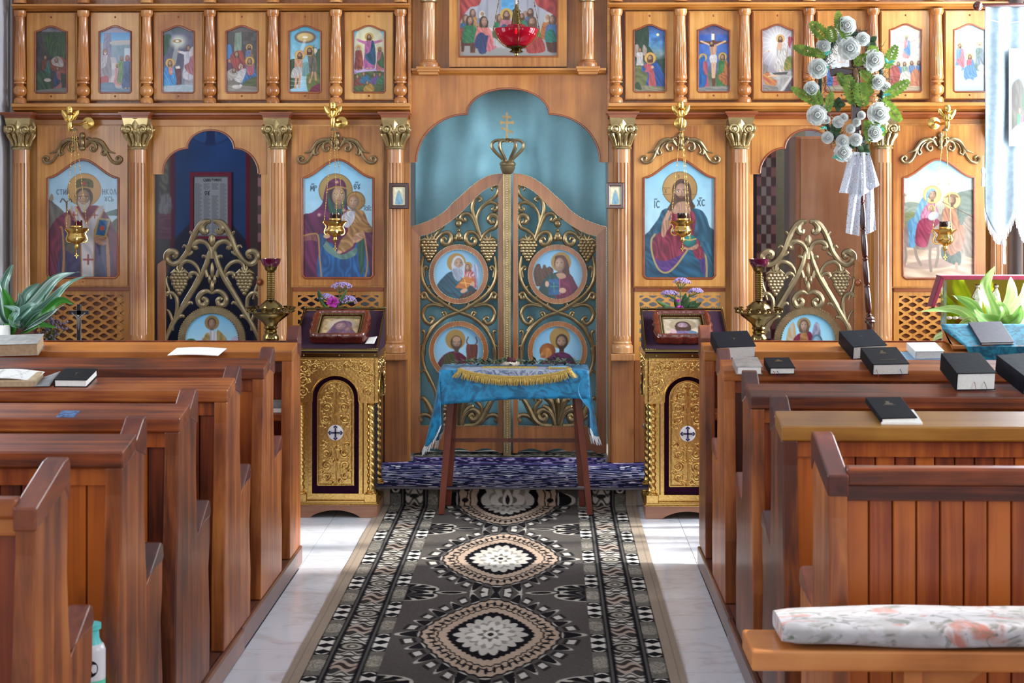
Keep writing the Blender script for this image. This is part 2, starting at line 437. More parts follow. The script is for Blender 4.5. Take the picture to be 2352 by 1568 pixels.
PLAT_L, PLAT_R, PLAT_Y = -1.022, 0.622, 6.87
row = 5.316 - 0.733 * 3; rows = []
while row < 8.2:
    rows += [(row, row + 0.245), (row + 0.245, row + 0.733)]; row += 0.733
meshes = {}
g = 0.0012
for (r0, r1) in rows:
    r1c = min(r1, 8.2)
    if r1c - r0 < 0.03: continue
    for k in range(-6, 11):
        x0 = PLAT_L + 0.3288 * k; x1 = x0 + 0.3288
        x0, x1 = max(x0, WALL_L), min(x1, WALL_R)
        if x1 - x0 < 0.05: continue
        if r1 < PLAT_Y and (x1 < PLAT_L + 0.02 or x0 > PLAT_R - 0.02): continue
        key = (round(x1 - x0, 3), round(r1c - r0, 3))
        if key not in meshes:
            w, d = key
            mb = MB(); mb.prism([(-w / 2 + g, -d / 2 + g), (w / 2 - g, -d / 2 + g), (w / 2 - g, d / 2 - g), (-w / 2 + g, d / 2 - g)], -0.006, 0.0, 'Z')
            me = mb.mesh('tile'); me.materials.append(M['tile']); meshes[key] = me
        o = bpy.data.objects.new('tile', meshes[key]); COL.objects.link(o); o.parent = floor
        o.location = ((x0 + x1) / 2, (r0 + r1c) / 2, 0)
# solea step and sanctuary floor
STEP_Y, STEP_Z, Y0 = 8.20, 0.095, 8.90
M['stone'] = plain('pale step stone', S('a8a29c'), 0.5, 0, 0.08, 12)
MB().box(WALL_L, WALL_R, STEP_Y, WALL_ALTAR, 0, STEP_Z).build('trim_1', M['stone'], bevel=0.004)['kind'] = 'structure'
MB().box(PX(942, 8.95), PX(1396, 8.95), 8.93, WALL_ALTAR, STEP_Z, STEP_Z + 0.03).build('trim_2', M['stone'], bevel=0.003)['kind'] = 'structure'

# ------------------------------------------------------------------ iconostasis woodwork
ico = thing('iconostasis', 'carved golden wood iconostasis screen across the front of the church', 'icon screen', (-0.2, Y0, STEP_Z))
X = lambda px, y=Y0: PX(px, y)
Z = lambda py, y=Y0: PZ(py, y)
def board(name, x0, x1, yt, yb, ya, yb_, mat, bev=0.002, parent=ico):
    return MB().box(X(x0, ya), X(x1, ya), ya, yb_, Z(yb, ya), Z(yt, ya)).build(name, mat, parent, bevel=bev)
BASE_PY = CY + (CAM_H - STEP_Z) * FPX / Y0     # picture height of the step at the screen
TOP = -150
COLS = [49, 317, 638, 908, 1429, 1699, 2028, 2296]
SUB = [(28, 85), (268, 352), (600, 672), (880, 942), (1397, 1457), (1665, 1730), (1998, 2052), (2262, 2318)]
# backing boards behind the columns, from floor to cornice
for (a, b_) in SUB: board('post_board', a, b_, 250, BASE_PY, 8.92, 8.96, M['ico'])
# backing of the closed icon bays
board('bay_board', 85, 268, 250, BASE_PY, 8.945, 8.965, M['icod'])
board('bay_board', 2052, 2262, 250, BASE_PY, 8.945, 8.965, M['icod'])
board('bay_board', 672, 880, 250, 668, 8.945, 8.965, M['icod'])
board('bay_board', 1457, 1665, 250, 668, 8.945, 8.965, M['icod'])
# upper tier backing
board('tier_board', 28, 940, TOP, 250, 8.93, 8.96, M['icod'])
board('tier_board', 1398, 2318, TOP, 250, 8.93, 8.96, M['icod'])
board('tier_board', 940, 1398, TOP, 172, 8.95, 8.98, M['ico'])
# edge strips beside the central arch
for (a, b_) in ((937, 944), (1395, 1401)): board('edge_strip', a, b_, TOP, 251, 8.86, 8.93, M['icoh'])

def cornice(x0, x1, yt, yb, depth, name='cornice', mat='icoh', steps=((0, 1.0), (0.35, 1.0), (0.45, 0.8), (0.65, 0.85), (0.8, 0.55), (1.0, 0.4)), back=8.93):
    """moulded horizontal rail: profile runs from top (0) to bottom (1), projection as share of depth"""
    zt, zb = Z(yt, back - depth), Z(yb, back - depth)
    prof = [(back, zt)] + [(back - depth * d, zt + (zb - zt) * t) for t, d in steps] + [(back, zb)]
    mb = MB(); xa, xb = X(x0, back - depth), X(x1, back - depth)
    mb.prism(prof, xa, xb, 'X'); return mb.build(name, M[mat], ico, bevel=0.0015)
for (a, b_) in ((26, 941), (1397, 2318)):
    cornice(a, b_, 6, 20, 0.11)
    cornice(a, b_, 236, 258, 0.13)
    cornice(a, b_, 258, 273, 0.075, mat='edge')
    board('frieze_board', a, b_, 270, 289, 8.905, 8.93, M['icoh'])
# balusters of the upper tier
BPROF = [(14, 22), (14, 31), (12.5, 33), (12, 36), (10, 37), (10, 55), (10.2, 57), (12, 115), (13.5, 172), (14, 175), (14.2, 179), (13, 183), (11, 185), (14, 187), (14, 190), (8.5, 192), (7.5, 194), (11.5, 197), (14.6, 202), (15, 207), (14.2, 213), (11, 218), (7, 220), (7, 222), (12, 224), (14.5, 229), (15, 236)]
BR = 8.855
def baluster(px):
    mb = MB(); k = BR / FPX
    prof = [(r * k, Z(y, BR)) for r, y in BPROF]
    def md(a, i):
        return 1 - 0.12 * (0.5 + 0.5 * math.cos(a * 16)) ** 2 if 6 <= i <= 8 else 1
    prof2 = []; 
    mb.lathe(prof, 48, (0, 0, 0), md)
    return mb
bal = baluster(0).mesh('baluster'); bal.materials.append(M['turned'])
for px in (46, 191, 337, 482, 627, 772, 920, 1416, 1564, 1711, 1859, 2006, 2153, 2300):
    for dz in (0, (236 - 5) * BR / FPX):
        o = bpy.data.objects.new('baluster', bal); COL.objects.link(o); o.parent = ico
        o.location = Vector((X(px, BR), BR, dz)) - wl(ico)
# columns: shaft, capital, base
CYc = 8.865
def fluted(prof_px, R, nfl, lo, hi, depth, seg=72):
    k = CYc / FPX
    prof = [(r * k, Z(y, CYc)) for r, y in prof_px]
    def md(a, i): return 1 - depth * max(0, math.cos(a * nfl)) ** 0.7 if lo <= i <= hi else 1
    return prof, md
SH = [(19, 343), (19, 366), (19, 374), (19, 376), (19.5, 560), (20, 768), (20, 771), (20, 780), (20, 784)]
k_ = CYc / FPX
shaft = MB(); prof, md = fluted(SH, 20, 14, 3, 5, 0.12); shaft.lathe(prof, 112, (0, 0, 0), md)
shaft_me = shaft.mesh('shaft'); shaft_me.materials.append(M['shaft'])
basem = MB(); basem.lathe([(r * k_, Z(y, CYc)) for r, y in [(20, 782), (22, 786), (21, 789), (24, 792), (25, 797), (24.5, 803), (25, 809)]], 32)
base_me = basem.mesh('column_base'); base_me.materials.append(M['shaft'])
def capital():
    mb = MB(); k = k_
    prof = [(r * k, Z(y, CYc)) for r, y in [(22, 343), (23.5, 340), (22, 337), (18.5, 335), (18, 330), (19.5, 322), (24, 312), (29, 305), (30, 300), (27, 294), (26, 285), (28, 275), (30, 271)]]
    def md(a, i): return 1 + (0.10 * abs(math.cos(a * 6)) - 0.05 if 3 <= i <= 8 else 0)
    mb.lathe(prof, 72, (0, 0, 0), md)
    z = lambda y: Z(y, CYc)
    for ang in (0, -math.pi / 2, math.pi / 2):
        R = Matrix.Rotation(ang, 4, 'Z')
        def T(p): return R @ Vector(p)
        yf = -29 * k
        # fleur leaf
        pts = [(0, 274), (9, 288), (7, 300), (2, 307)]
        L = [(-9, 288), (-7, 300), (0, 308), (7, 300), (9, 288), (0, 273)]
        vs = [T((x * k, yf + 0.004, z(y))) for x, y in L] + [T((0, yf - 0.012, z(290)))]
        mb.add(vs, [(i, (i + 1) % 6, 6) for i in range(6)])
        for sx in (-1, 1):
            # volute
            sp = []
            for i in range(26):
                t = i / 25; a = math.pi * (-0.35 + 2.6 * t); rr = (11.5 - 7.5 * t)
                sp.append(T((sx * (17.5 - rr * math.cos(a)) * k, yf + 0.002 - 0.008 * t, z(297 - rr * math.sin(a) * 0.95))))
            mb.tube(sp, [3.4 * k, 3.0 * k, 2.6 * k], 8, 1.3, up=tuple(R @ Vector((0, 1, 0))))
            c = T((sx * 18 * k, yf - 0.004, z(297)))
            mb.ball(c, 5.5 * k, 10, 6)
            # lower leaf from the neck
            mb.tube([T((sx * 5 * k, -19 * k, z(334))), T((sx * 6 * k, -22 * k, z(322))), T((sx * 8 * k, -28 * k, z(311))), T((sx * 9 * k, -30 * k, z(307)))], [2.5 * k, 3.5 * k, 5 * k, 3.5 * k], 8)
            mb.tube([T((sx * 14 * k, -14 * k, z(334))), T((sx * 17 * k, -17 * k, z(322))), T((sx * 22 * k, -21 * k, z(312))), T((sx * 25 * k, -23 * k, z(307)))], [2.5 * k, 3.5 * k, 5 * k, 3.5 * k], 8)
        # upper plate
        mb.add([T((x * k, yf + yo, z(y))) for x, y, yo in ((-30, 271, 0), (30, 271, 0), (26, 290, 0.008), (0, 293, 0.006), (-26, 290, 0.008))], [(0, 1, 2, 3, 4)])
    return mb
cap_me = capital().mesh('capital'); cap_me.materials.append(M['palebrass'])
def inst(name, me, parent, loc):
    o = bpy.data.objects.new(name, me); COL.objects.link(o); o.parent = parent; o.location = Vector(loc) - wl(parent); WL[o.name] = wl(parent) * 0 + Vector(loc); return o
for px in COLS:
    x = X(px, CYc)
    s_ = inst('shaft', shaft_me, ico, (x, CYc, 0)); inst('capital', cap_me, ico, (x, CYc, 0)); inst('column_base', base_me, ico, (x, CYc, 0))
    # abacus
    mb = MB(); k = k_
    for (hw, ya, yb) in ((37, 258, 262), (34, 262, 265), (31.5, 265, 268), (30, 268, 271.5)):
        mb.box(x - hw * k, x + hw * k, CYc - hw * k, 8.93, Z(yb, CYc), Z(ya, CYc))
    mb.build('abacus', M['edge'], ico, bevel=0.001)
    # pedestal cap and pedestal
    mb = MB()
    mb.box(x - 27 * k, x + 27 * k, CYc - 26 * k, 8.93, Z(826, CYc), Z(810, CYc))
    mb.build('pedestal_cap', M['shaft'], ico, bevel=0.005)
    MB().box(x - 25 * k, x + 27 * k, CYc + 0.01, 8.93, STEP_Z, Z(826, CYc)).build('pedestal', M['icod'], ico, bevel=0.003)
# lower bay panels: frame and raised field
def lower_bay(x0, x1):
    xa, xb = X(x0), X(x1); zt, zb = Z(826), STEP_Z
    mb = MB()
    ia, ib, it, ibt = xa + 0.07, xb - 0.07, zt - 0.06, zb + 0.075
    mb.box(xa, ia, Y0 - 0.01, 8.93, zb, zt).box(ib, xb, Y0 - 0.01, 8.93, zb, zt).box(ia, ib, Y0 - 0.01, 8.93, it, zt).box(ia, ib, Y0 - 0.01, 8.93, zb, ibt)
    mb.build('panel_frame', M['icod'], ico, bevel=0.004)
    mb = MB(); e = 0.035
    vs = [(ia, 8.915, ibt), (ib, 8.915, ibt), (ib, 8.915, it), (ia, 8.915, it), (ia + e, 8.895, ibt + e), (ib - e, 8.895, ibt + e), (ib - e, 8.895, it - e), (ia + e, 8.895, it - e)]
    mb.add(vs, [(4, 5, 6, 7), (0, 1, 5, 4), (1, 2, 6, 5), (2, 3, 7, 6), (3, 0, 4, 7)])
    mb.build('raised_panel', M['ico'], ico)
for (a, b_) in ((85, 290), (664, 881), (1456, 1673), (2055, 2270)): lower_bay(a, b_)
kb = MB(); p = P(1482, 975, 8.86); kb.lathe([(0.006, 0), (0.006, 0.012), (0.013, 0.02), (0.019, 0.03), (0.019, 0.038), (0.012, 0.046), (0.001, 0.048)], 16, p, M=Matrix.Rotation(math.pi / 2, 3, 'X').to_4x4())
kb.build('knob', plain('brushed steel knob', S('b8b4ac'), 0.3, 1.0), ico)
# lattice panels below the large icons
def lattice(x0, x1, open_back):
    ya = 8.905; xa, xb, zt, zb = X(x0, ya), X(x1, ya), Z(668, ya), Z(828, ya)
    bw = 0.028; la, lb, lt, lbm = xa + bw, xb - bw, zt - 0.024, zb + 0.02
    mb = MB()
    mb.box(xa, la, ya, ya + 0.02, zb, zt).box(lb, xb, ya, ya + 0.02, zb, zt).box(la, lb, ya, ya + 0.02, lt, zt).box(la, lb, ya, ya + 0.02, zb, lbm)
    nx = 6.0; a = (lb - la) / nx / 2; b = a * 0.66
    cl = lambda x, z: (min(max(x, la), lb), min(max(z, lbm), lt))
    nz = int((lt - lbm) / b) + 2
    for j in range(nz):
        for i in range(int(nx) + 1):
            cx = la + (2 * i + (j % 2)) * a; cz = lt - b * (j) + 0.0
            if cx > lb + a * 0.9: continue
            inn = [(.62, 0.1), (.33, .38), (0, .55), (-.33, .38), (-.62, 0.1), (-.62, -.1), (-.33, -.38), (0, -.55), (.33, -.38), (.62, -.1)]
            out = [(1, 0), (.5, .5), (0, 1), (-.5, .5), (-1, 0), (-1, 0), (-.5, -.5), (0, -1), (.5, -.5), (1, 0)]
            A = [cl(cx + p[0] * a, cz + p[1] * b) for p in out]; B = [cl(cx + p[0] * a, cz + p[1] * b) for p in inn]
            mb.strip(A, B, ya + 0.002, ya + 0.018, True)
    return mb.build('lattice', M['ico'], ico)
for (a, b_) in ((85, 297), (672, 881), (1457, 1666), (2053, 2264)): lattice(a, b_, True)
for (a, b_) in ((85, 297), (2053, 2264)):
    board('lattice_backing', a + 3, b_ - 3, 672, 826, 8.93, 8.944, M['icod'])
for (a, b_) in ((672, 881), (1457, 1666)):
    board('rail', a, b_, 656, 669, 8.895, 8.93, M['edge'])
for (a, b_) in ((85, 297), (2053, 2264)):
    board('rail', a, b_, 656, 669, 8.895, 8.944, M['edge'])

# trefoil arch boards
def trefoil(cx, c, cusp, top, w, yb, n=14):
    L = []
    for i in range(n + 1):
        t = math.pi / 2 * i / n
        L.append((cx - w + (w - c) * (1 - math.cos(t)), yb - (yb - cusp) * math.sin(t)))
    for i in range(1, n + 1):
        t = math.pi / 2 * i / n
        L.append((cx - c * math.cos(t), cusp - (cusp - top) * math.sin(t)))
    R = [(2 * cx - x, y) for x, y in L[::-1][1:]]
    return L + R
def arch_board(cx, c, cusp, top, w, yb, x0, x1, ytop, ya, mat):
    pts = trefoil(cx, c, cusp, top, w, yb)
    A = [(X(x0, ya), Z(yb + 2, ya))] + [(X(x, ya), Z(y, ya)) for x, y in pts] + [(X(x1, ya), Z(yb + 2, ya))]
    A[1] = (A[1][0], A[0][1]); A[-2] = (A[-2][0], A[-1][1])
    zt = Z(ytop, ya)
    B = [(p[0], zt) for p in A]
    mb = MB(); mb.strip(A, B, ya, ya + 0.025); mb.build('arch_board', mat, ico)
    mb = MB(); mb.tube([(X(x, ya), ya - 0.001, Z(y, ya)) for x, y in pts], 0.0055, 6, 1.0); mb.build('arch_moulding', M['edge'], ico)
arch_board(1167, 94, 262, 203, 211, 371, 941, 1397, 168, 8.905, M['icoburl'])
arch_board(484, 54, 340, 298, 110, 398, 352, 612, 286, 8.915, M['ico'])
arch_board(1857, 54, 340, 298, 112, 398, 1726, 2000, 286, 8.915, M['ico'])
# centre ledge with two small columns
cornice(945, 1392, 156, 172, 0.10, back=8.95)
for px in (985, 1350):
    Yc = 8.86; k = Yc / FPX; x = X(px, Yc)
    mb = MB()
    for (hw, ya, yb) in ((27, 154, 160), (25, 160, 166), (22, 166, 172)):
        mb.box(x - hw * k, x + hw * k, Yc - hw * k, 8.95, Z(yb, Yc), Z(ya, Yc))
    mb.build('plinth', M['icoh'], ico, bevel=0.002)
    mb = MB(); mb.lathe([(r * k, Z(y, Yc)) for r, y in [(22, 154), (22, 147), (21, 144), (17, 141), (18, 139), (14.5, 137)]], 32, (x, Yc, 0)); mb.build('column_base', M['shaft'], ico)
    mb = MB(); prof = [(r * k, Z(y, Yc)) for r, y in [(14.5, 138), (14.5, 126), (14.5, 124), (14.3, 80), (14, 22), (14, 20), (14, 6)]]
    mb.lathe(prof, 80, (x, Yc, 0), lambda a, i: 1 - 0.12 * max(0, math.cos(a * 12)) ** 0.7 if 2 <= i <= 4 else 1); mb.build('shaft', M['shaft'], ico)
    mb = MB(); mb.lathe([(r * k, Z(y, Yc)) for r, y in [(15, 6), (20, 4), (20, 0), (17, -3), (20, -14), (28, -26), (26, -40), (30, -55)]], 32, (x, Yc, 0)); mb.build('capital', M['antique'], ico)
# ------------------------------------------------------------------ painting kit (flat pictures become finely coloured surfaces)
def vnoise(X_, Y_, seed=0):
    r = np.random.default_rng(seed); n = 64; g = r.random((n, n))
    xi = np.floor(X_).astype(int); yi = np.floor(Y_).astype(int); fx = X_ - xi; fy = Y_ - yi
    fx = fx * fx * (3 - 2 * fx); fy = fy * fy * (3 - 2 * fy)
    a = g[yi % n, xi % n]; b = g[yi % n, (xi + 1) % n]; c = g[(yi + 1) % n, xi % n]; d = g[(yi + 1) % n, (xi + 1) % n]
    return (a * (1 - fx) + b * fx) * (1 - fy) + (c * (1 - fx) + d * fx) * fy
GL = {  # stroke letters, unit boxes, y down
    'I': [[(.2, 0), (.2, 1)]], 'C': [[(.6, .12), (.3, 0), (.05, .3), (.05, .7), (.3, 1), (.6, .85)]], 'X': [[(0, 0), (.6, 1)], [(.6, 0), (0, 1)]],
    'M': [[(0, 1), (.05, 0), (.33, .7), (.6, 0), (.68, 1)]], 'P': [[(.05, 1), (.05, 0), (.5, .05), (.55, .3), (.05, .5)]],
    'O': [[(.3, 0), (.03, .3), (.03, .7), (.3, 1), (.57, .7), (.57, .3), (.3, 0)]], 'T': [[(0, 0), (.6, 0)], [(.3, 0), (.3, 1)]],
    'Y': [[(0, 0), (.3, .5), (.6, 0)], [(.3, .5), (.05, .8), (.3, 1), (.55, .8), (.3, .5)]], 'Q': [[(.3, 0), (.03, .3), (.03, .7), (.3, 1), (.57, .7), (.57, .3), (.3, 0)], [(.05, .5), (.55, .5)]],
    'N': [[(.05, 0), (.05, 1)], [(.05, .5), (.55, .45)], [(.55, 0), (.55, 1)]], 'K': [[(.05, 0), (.05, 1)], [(.55, 0), (.05, .5), (.6, 1)]],
    'L': [[(0, 1), (.3, 0), (.6, 1)]], 'A': [[(0, 1), (.3, 0), (.6, 1)], [(.12, .65), (.48, .65)]], 'J': [[(.05, 0), (.05, 1), (.55, 0), (.55, 1)], [(.15, -.2), (.45, -.2)]],
    'H': [[(.05, 0), (.05, 1), (.55, .2)], [(.55, 0), (.55, 1)]], 'G': [[(.05, 1), (.05, 0), (.5, 0)]], 'B': [[(.05, 0), (.05, 1), (.5, .9), (.5, .55), (.05, .5)]],
    '~': [[(0, -.25), (.2, -.4), (.4, -.25), (.6, -.4)]], ' ': [],
}
class Cv:
    """a small canvas; drawing units are free, y runs down"""
    def __init__(s, x0, x1, y0, y1, nx, bg):
        s.r = (x0, x1, y0, y1); s.nx = nx; s.ny = max(2, int(round(nx * (y1 - y0) / (x1 - x0))))
        w, h = 2 * (s.nx + 1), 2 * (s.ny + 1)
        xs = x0 + (x1 - x0) * (np.arange(w) + 0.5) / w; ys = y0 + (y1 - y0) * (np.arange(h) + 0.5) / h
        s.X, s.Y = np.meshgrid(xs, ys); s.xs, s.ys = xs, ys
        s.a = np.empty((h, w, 3)); s.a[:] = hx(bg); s.seed = 1
        s.u = (x1 - x0) / w
    def grad(s, stops):
        t = np.array([q[0] for q in stops]); c = np.array([hx(q[1]) for q in stops])
        for k in range(3): s.a[..., k] = np.interp(s.Y, t, c[:, k])
        return s
    def mottle(s, amp=0.06, sx=6, sy=6):
        s.seed += 1
        x0, x1, y0, y1 = s.r
        n = vnoise((s.X - x0) / (x1 - x0) * sx, (s.Y - y0) / (x1 - x0) * sy, s.seed) - 0.5 + 0.5 * (vnoise((s.X - x0) / (x1 - x0) * sx * 3, (s.Y - y0) / (x1 - x0) * sy * 3, s.seed + 9) - 0.5)
        s.a *= (1 + amp * 2 * n)[..., None]; return s
    def _box(s, x0, x1, y0, y1):
        i0, i1 = np.searchsorted(s.xs, [x0, x1]); j0, j1 = np.searchsorted(s.ys, [y0, y1])
        return slice(max(j0 - 1, 0), j1 + 1), slice(max(i0 - 1, 0), i1 + 1)
    def _mix(s, sl, m, c, c2=None, t=None):
        c = hx(c)
        col = c if c2 is None else c + (hx(c2) - c) * t[..., None]
        s.a[sl] += (col - s.a[sl]) * m[..., None]
    def fill(s, pts, c, c2=None, ang=90, freq=None, smooth=4, alpha=1.0, line=None, lw=1.0):
        p = np.array(spline(pts, smooth, True) if smooth else pts)
        sl = s._box(p[:, 0].min(), p[:, 0].max(), p[:, 1].min(), p[:, 1].max())
        Xb, Yb = s.X[sl], s.Y[sl]
        if Xb.size == 0: return s
        m = np.zeros(Xb.shape, bool); q = np.roll(p, -1, 0)
        for (ax, ay), (bx, by) in zip(p, q):
            if ay == by: continue
            cond = (ay > Yb) != (by > Yb)
            m ^= cond & (Xb < (bx - ax) * (Yb - ay) / (by - ay) + ax)
        t = None
        if c2 is not None:
            s.seed += 1; W = p[:, 0].max() - p[:, 0].min() + p[:, 1].max() - p[:, 1].min()
            f = (freq or 5) / W * 2
            a = math.radians(ang); d = Xb * math.sin(a) - Yb * math.cos(a)
            e = Xb * math.cos(a) + Yb * math.sin(a)
            nz = vnoise(d * f * 0.8 + 7, e * f * 0.35 + 3, s.seed)
            t = 0.5 + 0.34 * np.sin(6.283 * (d * f * 0.8 + 2.2 * nz)); t = np.clip(t + 0.75 * (vnoise(d * f * 2.6, e * f * 0.5, s.seed + 5) - 0.5), 0, 1)
        s._mix(sl, m * alpha, c, c2, t)
        if line: s.line(list(map(tuple, p)) + [tuple(p[0])], lw * s.u * 2, line, False, 0.7)
        return s
    def line(s, pts, w, c, smooth=True, alpha=1.0):
        p = np.array(spline(pts, 5) if smooth and len(pts) > 2 else pts, float); hw = w / 2
        sl = s._box(p[:, 0].min() - w, p[:, 0].max() + w, p[:, 1].min() - w, p[:, 1].max() + w)
        Xb, Yb = s.X[sl], s.Y[sl]
        if Xb.size == 0: return s
        d = np.full(Xb.shape, 1e9)
        for (ax, ay), (bx, by) in zip(p[:-1], p[1:]):
            ex, ey = bx - ax, by - ay; L = ex * ex + ey * ey + 1e-12
            t = np.clip(((Xb - ax) * ex + (Yb - ay) * ey) / L, 0, 1)
            d = np.minimum(d, (Xb - ax - t * ex) ** 2 + (Yb - ay - t * ey) ** 2)
        m = np.clip((hw - np.sqrt(d)) / s.u + 0.5, 0, 1) * alpha
        s._mix(sl, m, c); return s
    def ell(s, cx, cy, rx, ry, c, c2=None, soft=0.0, alpha=1.0, off=(-.3, -.3), rot=0):
        R = max(rx, ry) * (1.05 + soft)
        sl = s._box(cx - R, cx + R, cy - R, cy + R); Xb, Yb = s.X[sl] - cx, s.Y[sl] - cy
        if Xb.size == 0: return s
        if rot:
            a = math.radians(rot); Xb, Yb = Xb * math.cos(a) + Yb * math.sin(a), -Xb * math.sin(a) + Yb * math.cos(a)
        d = np.sqrt((Xb / rx) ** 2 + (Yb / ry) ** 2)
        ed = max(soft, s.u / min(rx, ry))
        m = np.clip((1 - d) / ed + (0.5 if not soft else 0), 0, 1) * alpha
        t = np.clip(np.sqrt((Xb / rx - off[0]) ** 2 + (Yb / ry - off[1]) ** 2) / 1.4, 0, 1) if c2 is not None else None
        s._mix(sl, m, c, c2, t); return s
    def ring(s, cx, cy, r0, r1, c):
        sl = s._box(cx - r1, cx + r1, cy - r1, cy + r1); d = np.hypot(s.X[sl] - cx, s.Y[sl] - cy)
        s._mix(sl, np.clip((r1 - d) / s.u + .5, 0, 1) * np.clip((d - r0) / s.u + .5, 0, 1), c); return s
    def text(s, x, y, h, txt, c, w=None):
        for ch in txt:
            for st in GL.get(ch, []): s.line([(x + a * h * 0.8, y + b * h) for a, b in st], w or h * 0.13, c, False)
            x += h * 0.68 if ch != 'I' else h * 0.4
        return s
    def head(s, cx, cy, r, hair='5a3d2a', skin='c59a78', beard=None, halo=None, turn=0.0, bald=False, longhair=True, hr=1.75):
        """r = half the head height"""
        dk = '%02x%02x%02x' % tuple(int(v * 255 * 0.55) for v in hx(skin))
        if halo: s.ell(cx, cy - .05 * r, hr * r, hr * r, halo, None); s.ring(cx, cy - .05 * r, hr * r * .96, hr * r, '7a5428')
        s.ell(cx - turn * .1 * r, cy - .1 * r, .82 * r, 1.0 * r, hair)
        if longhair:
            s.fill([(cx - .78 * r, cy - .2 * r), (cx - .9 * r, cy + .6 * r), (cx - .7 * r, cy + 1.3 * r), (cx + .7 * r, cy + 1.3 * r), (cx + .9 * r, cy + .6 * r), (cx + .78 * r, cy - .2 * r)], hair)
        s.fill([(cx - .25 * r, cy + .6 * r), (cx + .25 * r, cy + .6 * r), (cx + .35 * r, cy + 1.35 * r), (cx - .35 * r, cy + 1.35 * r)], dk, smooth=0)
        s.ell(cx + turn * .12 * r, cy + .08 * r, .62 * r, .9 * r, skin, dk, off=(-.25 + turn * .3, -.2))
        if bald: s.ell(cx + turn * .1 * r, cy - .55 * r, .55 * r, .42 * r, skin)
        if beard:
            s.fill([(cx - .58 * r + turn * .1 * r, cy + .15 * r), (cx - .42 * r, cy + .75 * r), (cx + turn * .2 * r, cy + 1.3 * r), (cx + .45 * r, cy + .75 * r), (cx + .6 * r + turn * .1 * r, cy + .15 * r), (cx + .3 * r + turn * .15 * r, cy + .42 * r), (cx + turn * .2 * r, cy + .38 * r), (cx - .28 * r + turn * .15 * r, cy + .42 * r)], beard)
        t = turn * .22 * r
        if r > 6 * s.u:
            for sx in (-1, 1):
                s.line([(cx + t + sx * .4 * r, cy - .16 * r), (cx + t + sx * .16 * r, cy - .2 * r)], .07 * r, '3a2a1e', False)
                s.ell(cx + t + sx * .27 * r, cy - .03 * r, .13 * r, .065 * r, 'd8cfc0'); s.ell(cx + t + sx * .26 * r, cy - .03 * r, .06 * r, .065 * r, '241a14')
            s.line([(cx + t + .02 * r, cy - .1 * r), (cx + t + .08 * r, cy + .28 * r), (cx + t - .04 * r, cy + .3 * r)], .05 * r, dk, False)
            s.line([(cx + t - .15 * r, cy + .5 * r), (cx + t + .15 * r, cy + .5 * r)], .08 * r, '8a4a3a', False)
        return s
    def fig(s, cx, top, h, c1, d1, c2=None, d2=None, hair='4a3324', beard=None, halo='c9a45c', arms=None, skin='c59a78', side=1, hr=1.6, turn=0.3, feet=True):
        """small standing robed figure with an optional mantle over one side"""
        r = h * .075; hy = top + r; sh = top + h * .19
        s.fill([(cx - h * .07, sh - h * .01), (cx - h * .125, sh + h * .05), (cx - h * .13, sh + h * .35), (cx - h * .16, top + h * .97), (cx + h * .16, top + h * .97), (cx + h * .13, sh + h * .35), (cx + h * .125, sh + h * .05), (cx + h * .07, sh - h * .01)], c1, d1, 90, 7)
        if arms:
            for (ex, ey, hxx, hyy) in arms:
                s.line([(cx + math.copysign(h * .1, ex - cx), sh + h * .05), (ex, ey)], h * .085, c1, False); s.line([(ex, ey), (hxx, hyy)], h * .07, c1, False); s.ell(hxx, hyy, h * .032, h * .032, skin)
        if c2:
            s.fill([(cx + side * h * .08, sh - h * .01), (cx + side * h * .15, sh + h * .07), (cx + side * h * .19, sh + h * .4), (cx + side * h * .17, top + h * .88), (cx - side * h * .02, top + h * .8), (cx - side * h * .12, sh + h * .42), (cx + side * h * .02, sh + h * .3)], c2, d2, 70, 6)
        if feet:
            for k in (-1, 1): s.ell(cx + k * h * .06, top + h * .98, h * .04, h * .02, skin)
        s.head(cx, hy, r, hair, skin, beard, halo, turn * side, hr=hr)
        return s
    def colors(s):
        h, w, _ = s.a.shape
        b = np.clip(s.a, 0, 1).reshape(h // 2, 2, w // 2, 2, 3).mean((1, 3))
        return lin(b)            # (ny+1, nx+1, 3), row 0 = top
